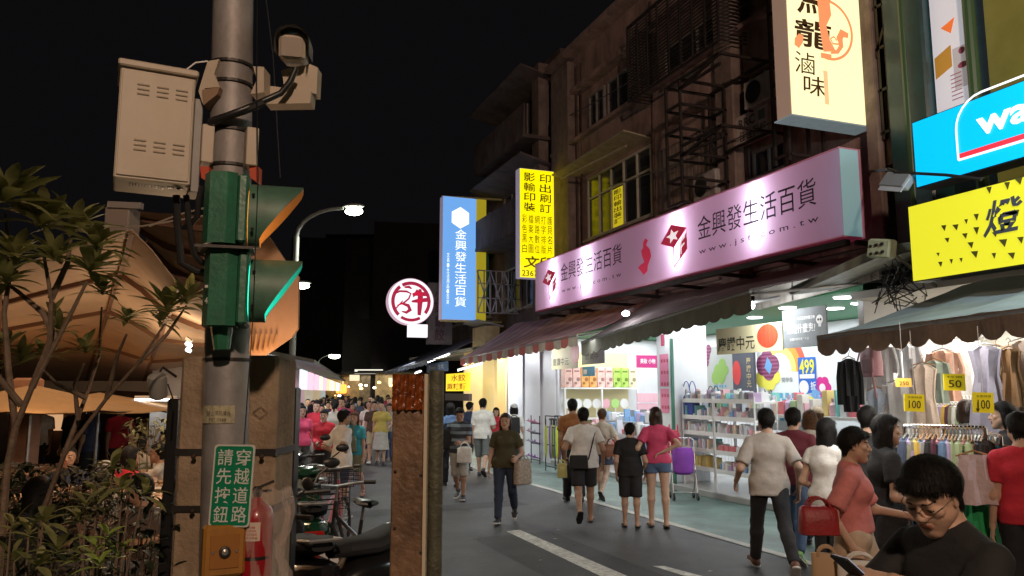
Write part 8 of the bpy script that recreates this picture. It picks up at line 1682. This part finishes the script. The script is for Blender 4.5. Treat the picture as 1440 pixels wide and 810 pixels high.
# diners on the dim terrace
DN = [(46, 690, 5.6, -60, 'f', 'long', CB_, 'diner with long dark hair in dark top seated at the bottom left'), (146, 660, 6.8, -30, 'm', 'crop', CW, 'diner in pale hat seated behind the bright leaved shrub'), (222, 655, 5.9, 60, 'm', 'short', BRN, 'dark diner seated at the nearest slatted table'), (178, 640, 8.8, -50, 'f', 'shoulder', REDT, 'diner in red at the second slatted table'), (240, 625, 9.4, 70, 'm', 'short', GRY, 'diner in grey across the second slatted table'), (195, 618, 11.2, -60, 'f', 'bob', CRM, 'diner in cream at the third slatted table'), (246, 612, 12.6, 80, 'm', 'short', CB_, 'diner in black at the farthest slatted table'), (105, 650, 8.9, 170, 'f', 'pony', DBL, 'diner facing us behind the left bushes')]
for px, py, D, a, sx, hr, tm, lab in DN:
    c = aD(px, 551, D); c.z = 0; q = person(c, yaw_at(px, a), lab, sex=sx, hair=hr, top=tm, bottom=DK, seated=.47, lh=(-.1, .38, .82), rh=(.1, .38, .82), lean=8, res=.015, hres=.008, skin=1, cap=CW if 'hat' in lab else None, el=(-1, -.3, -.6), er=(1, -.3, -.6))
    mb = MB(); W_ = q['W']; [mb.bar(W_ @ Vector((x, y, 0)), W_ @ Vector((x, y, .38)), .04) for x in (-.17, .17) for y in (-.17, .17)]; mb.box(W_ @ Vector((0, 0, .395)), (.42, .42, .03), W_.to_3x3(), bev=.01); solo(mb, 'stool', WT, 'wooden stool under the ' + lab.split(' seated')[0].split(' at ')[0].split(' behind')[0].split(' facing')[0], 'stool')
for px, D, a, tm, lab in ((104, 14.5, 120, CB_, 'dark standing figure under the tan parasols'), (172, 14, 200, REDT, 'standing figure in red before the lit boards'), (131, 13.2, 60, DBL, 'waiter figure in dark blue by the tall pole'), (62, 14.8, 150, CW, 'standing figure in white beside the pinkish column')):
    c = aD(px, 551, D); c.z = 0; person(c, yaw_at(px, a), lab, top=tm, bottom=DK, res=.017, hres=.009, skin=1)
# ------------------------------------------------------------------ left row of stalls and end of the street
DSt = Vector((math.sin(R(10.5)), math.cos(R(10.5)), 0)); Nst = Vector((DSt.y, -DSt.x, 0)); o0 = Vector((1.05, 14.2, 0))
SCOL = [(.8, .85, 1), (1, .6, .75), (1, .9, .7), (1, .75, .4), (.9, 1, 1), (1, .8, .6)]
for i in range(6):
    a = o0 + DSt * (i * 4.2); t = thing('market_stall', ['white lit', 'pink lit', 'cream lit', 'amber lit', 'pale lit', 'warm lit'][i] + ' market stall, number ' + ['one', 'two', 'three', 'four', 'five', 'six'][i] + ' from the near end of the left row', 'stall', a, 0, 'stalls along the left side'); t['label'] = ['nearest white lit market stall behind the black post', 'pink lit market stall after the white one', 'cream lit market stall under the third street lamp', 'amber lit market stall beyond the cream one', 'pale lit stall near the end of the left row', 'farthest warm lit stall of the left row'][i]
    Ms_ = Matrix((-Nst, DSt, Vector((0, 0, 1)))).transposed(); L_ = 4.1
    mb = MB(); mb.box(a - Nst * 1.9 + DSt * 2.1 + Vector((0, 0, 1.2)), (.1, L_, 2.4), Ms_); mb.box(a - Nst * 1.0 + DSt * .05 + Vector((0, 0, 1.2)), (1.9, .06, 2.4), Ms_); mb.build('wall', mat('stall_panel', (.6, .58, .56), .7, var=.2, vs=2), t)
    mb = MB(); mb.prism([a + Nst * .7 + Vector((0, 0, 2.3)), a + Nst * .7 + DSt * L_ + Vector((0, 0, 2.3)), a - Nst * 2 + DSt * L_ + Vector((0, 0, 2.85)), a - Nst * 2 + Vector((0, 0, 2.85))], (0, 0, .06)); mb.build('roof', mat('stall_roof', (.13, .14, .13), .7, var=.3), t)
    mb = MB(); mb.box(a - Nst * .1 + DSt * 2.1 + Vector((0, 0, .45)), (.8, L_ - .3, .9), Ms_); mb.build('counter', mat('stall_counter', (.3, .27, .25), .6, var=.3), t)
    for k in range(2):
        mb = MB(); mb.box(a + Nst * .45 + DSt * (1.1 + k * 2) + Vector((0, 0, 2.02)), (.04, 1.5, .36), Ms_); sb = mb.build('sign_board', glow('stall_sign_' + 'abcdef'[(i + k * 2) % 6], SCOL[(i + k) % 6], 1.1), t)
    lamp('AREA', a - Nst * .6 + DSt * 2.1 + Vector((0, 0, 2.25)), 60, SCOL[i], 1.2, a - Nst * .6 + DSt * 2.1, 3)
    mb = MB(); c = a - Nst * .3 + DSt * 1.2 + Vector((0, 0, 2.18)); mb.ball(c, .1, 10); mb.build('bulb', glow('stall_bulb', (1, .97, .9), 14), t, True)
for i, (px, D, w_, cl, lab) in enumerate(((483, 47, 3.4, (1, .72, .3), 'small amber lit stall at the left of the street end'), (508, 43, 3.0, (1, .85, .55), 'cream lit stall in the middle of the street end'), (530, 40, 2.8, (1, .95, .8), 'bright white lit stall at the right of the street end'), (552, 38, 2.6, (1, .9, .6), 'yellow lit stall behind the timber board at the street end'), (452, 52, 3.2, (1, .8, .4), 'far orange lit stall left of the street end'))):
    a = aD(px, 551, D); a.z = 0; t = thing('market_stall', lab, 'stall', a); mb = MB(); mb.box(a + FH * 1.2 + Vector((0, 0, 1.4)), (w_ * .8, .1, 2.8), Mp); mb.build('back_wall', mat('stall_back_cream', (.4, .3, .18), .8, var=.5, vs=2), t)
    mb = MB(); mb.box(a + FH * .3 + Vector((0, 0, 2.75)), (w_ + .5, 2.2, .1), Mp); mb.build('roof', mat('stall_roof', (.13, .14, .13), .7), t); mb = MB(); mb.box(a - FH * .75 + Vector((0, 0, 2.3 + .25 * (i % 3))) + CR * (.5 - .4 * i % 1), (w_ * (.3 + .1 * (i % 3)), .06, .22 + .1 * (i % 2)), Mp); mb.build('sign_board', glow('end_stall_glow_' + 'abcde'[i], cl, 1.1), t)  # the glowing board stands in for the lit inside of the stall
    mb = MB(); mb.box(a + Vector((0, 0, .5)), (w_, .7, 1), Mp); mb.build('counter', mat('stall_counter', (.3, .27, .25), .6), t)
    lamp('AREA', a + FH * .3 + Vector((0, 0, 2.6)), 38, cl, 2.0, a + FH * .5, 1.5)
for i in range(14):
    c = aD(rnd.uniform(466, 552), rnd.uniform(536, 557), rnd.uniform(33, 44)); mb = MB(); mb.ball(c, rnd.uniform(.03, .08), 10, (1.2, 1, .8)); k = i % 3; t = thing('hanging_bulb', ['bare white', 'bare amber', 'bare cream'][k] + ' bulb hanging over the stalls at the street end', 'bulb', c, 0, ['white', 'amber', 'cream'][k] + ' bulbs at the street end'); mb.build('glass', glow('end_bulb_' + 'abc'[k], ((1, 1, 1), (1, .55, .15), (1, .85, .6))[k], 7), t, True); mb = MB(); mb.cyl(c, c + Vector((0, 0, .4)), .008, n=5); mb.build('cord', BLACK, t)
c = aD(480, 547, 44); t = thing('lantern', 'small orange glowing lantern hanging over the far crowd', 'lantern', c); mb = MB(); mb.box(c, (.55, .3, .5), Mp, bev=.05); mb.build('shade', glow('lantern_orange', (1, .38, .06), 2.2), t); mb = MB(); mb.tube([c + Vector((0, 0, .25)), c + Vector((0, 0, .8))], .02, 5); mb.build('cord', BLACK, t)
# ------------------------------------------------------------------ daylight-free render settings
s_ = bpy.data.lights.new('moon', 'SUN'); s_.energy = .004; s_.angle = .01; s_.color = (.8, .85, 1); so = link(bpy.data.objects.new('moon', s_)); so.rotation_euler = (R(35), 0, R(160))
SC.view_settings.view_transform = 'Standard'; SC.view_settings.look = 'None'; SC.view_settings.exposure = 0; SC.view_settings.gamma = 1; SC.view_settings.use_curve_mapping = False
cy = SC.cycles; cy.use_denoising = True; cy.max_bounces = 5; cy.diffuse_bounces = 3; cy.glossy_bounces = 3; cy.transmission_bounces = 3; cy.transparent_max_bounces = 8; cy.sample_clamp_indirect = 6; cy.caustics_reflective = False; cy.caustics_refractive = False; cy.use_adaptive_sampling = True; cy.adaptive_threshold = .02
try: cy.use_light_tree = True
except Exception: pass
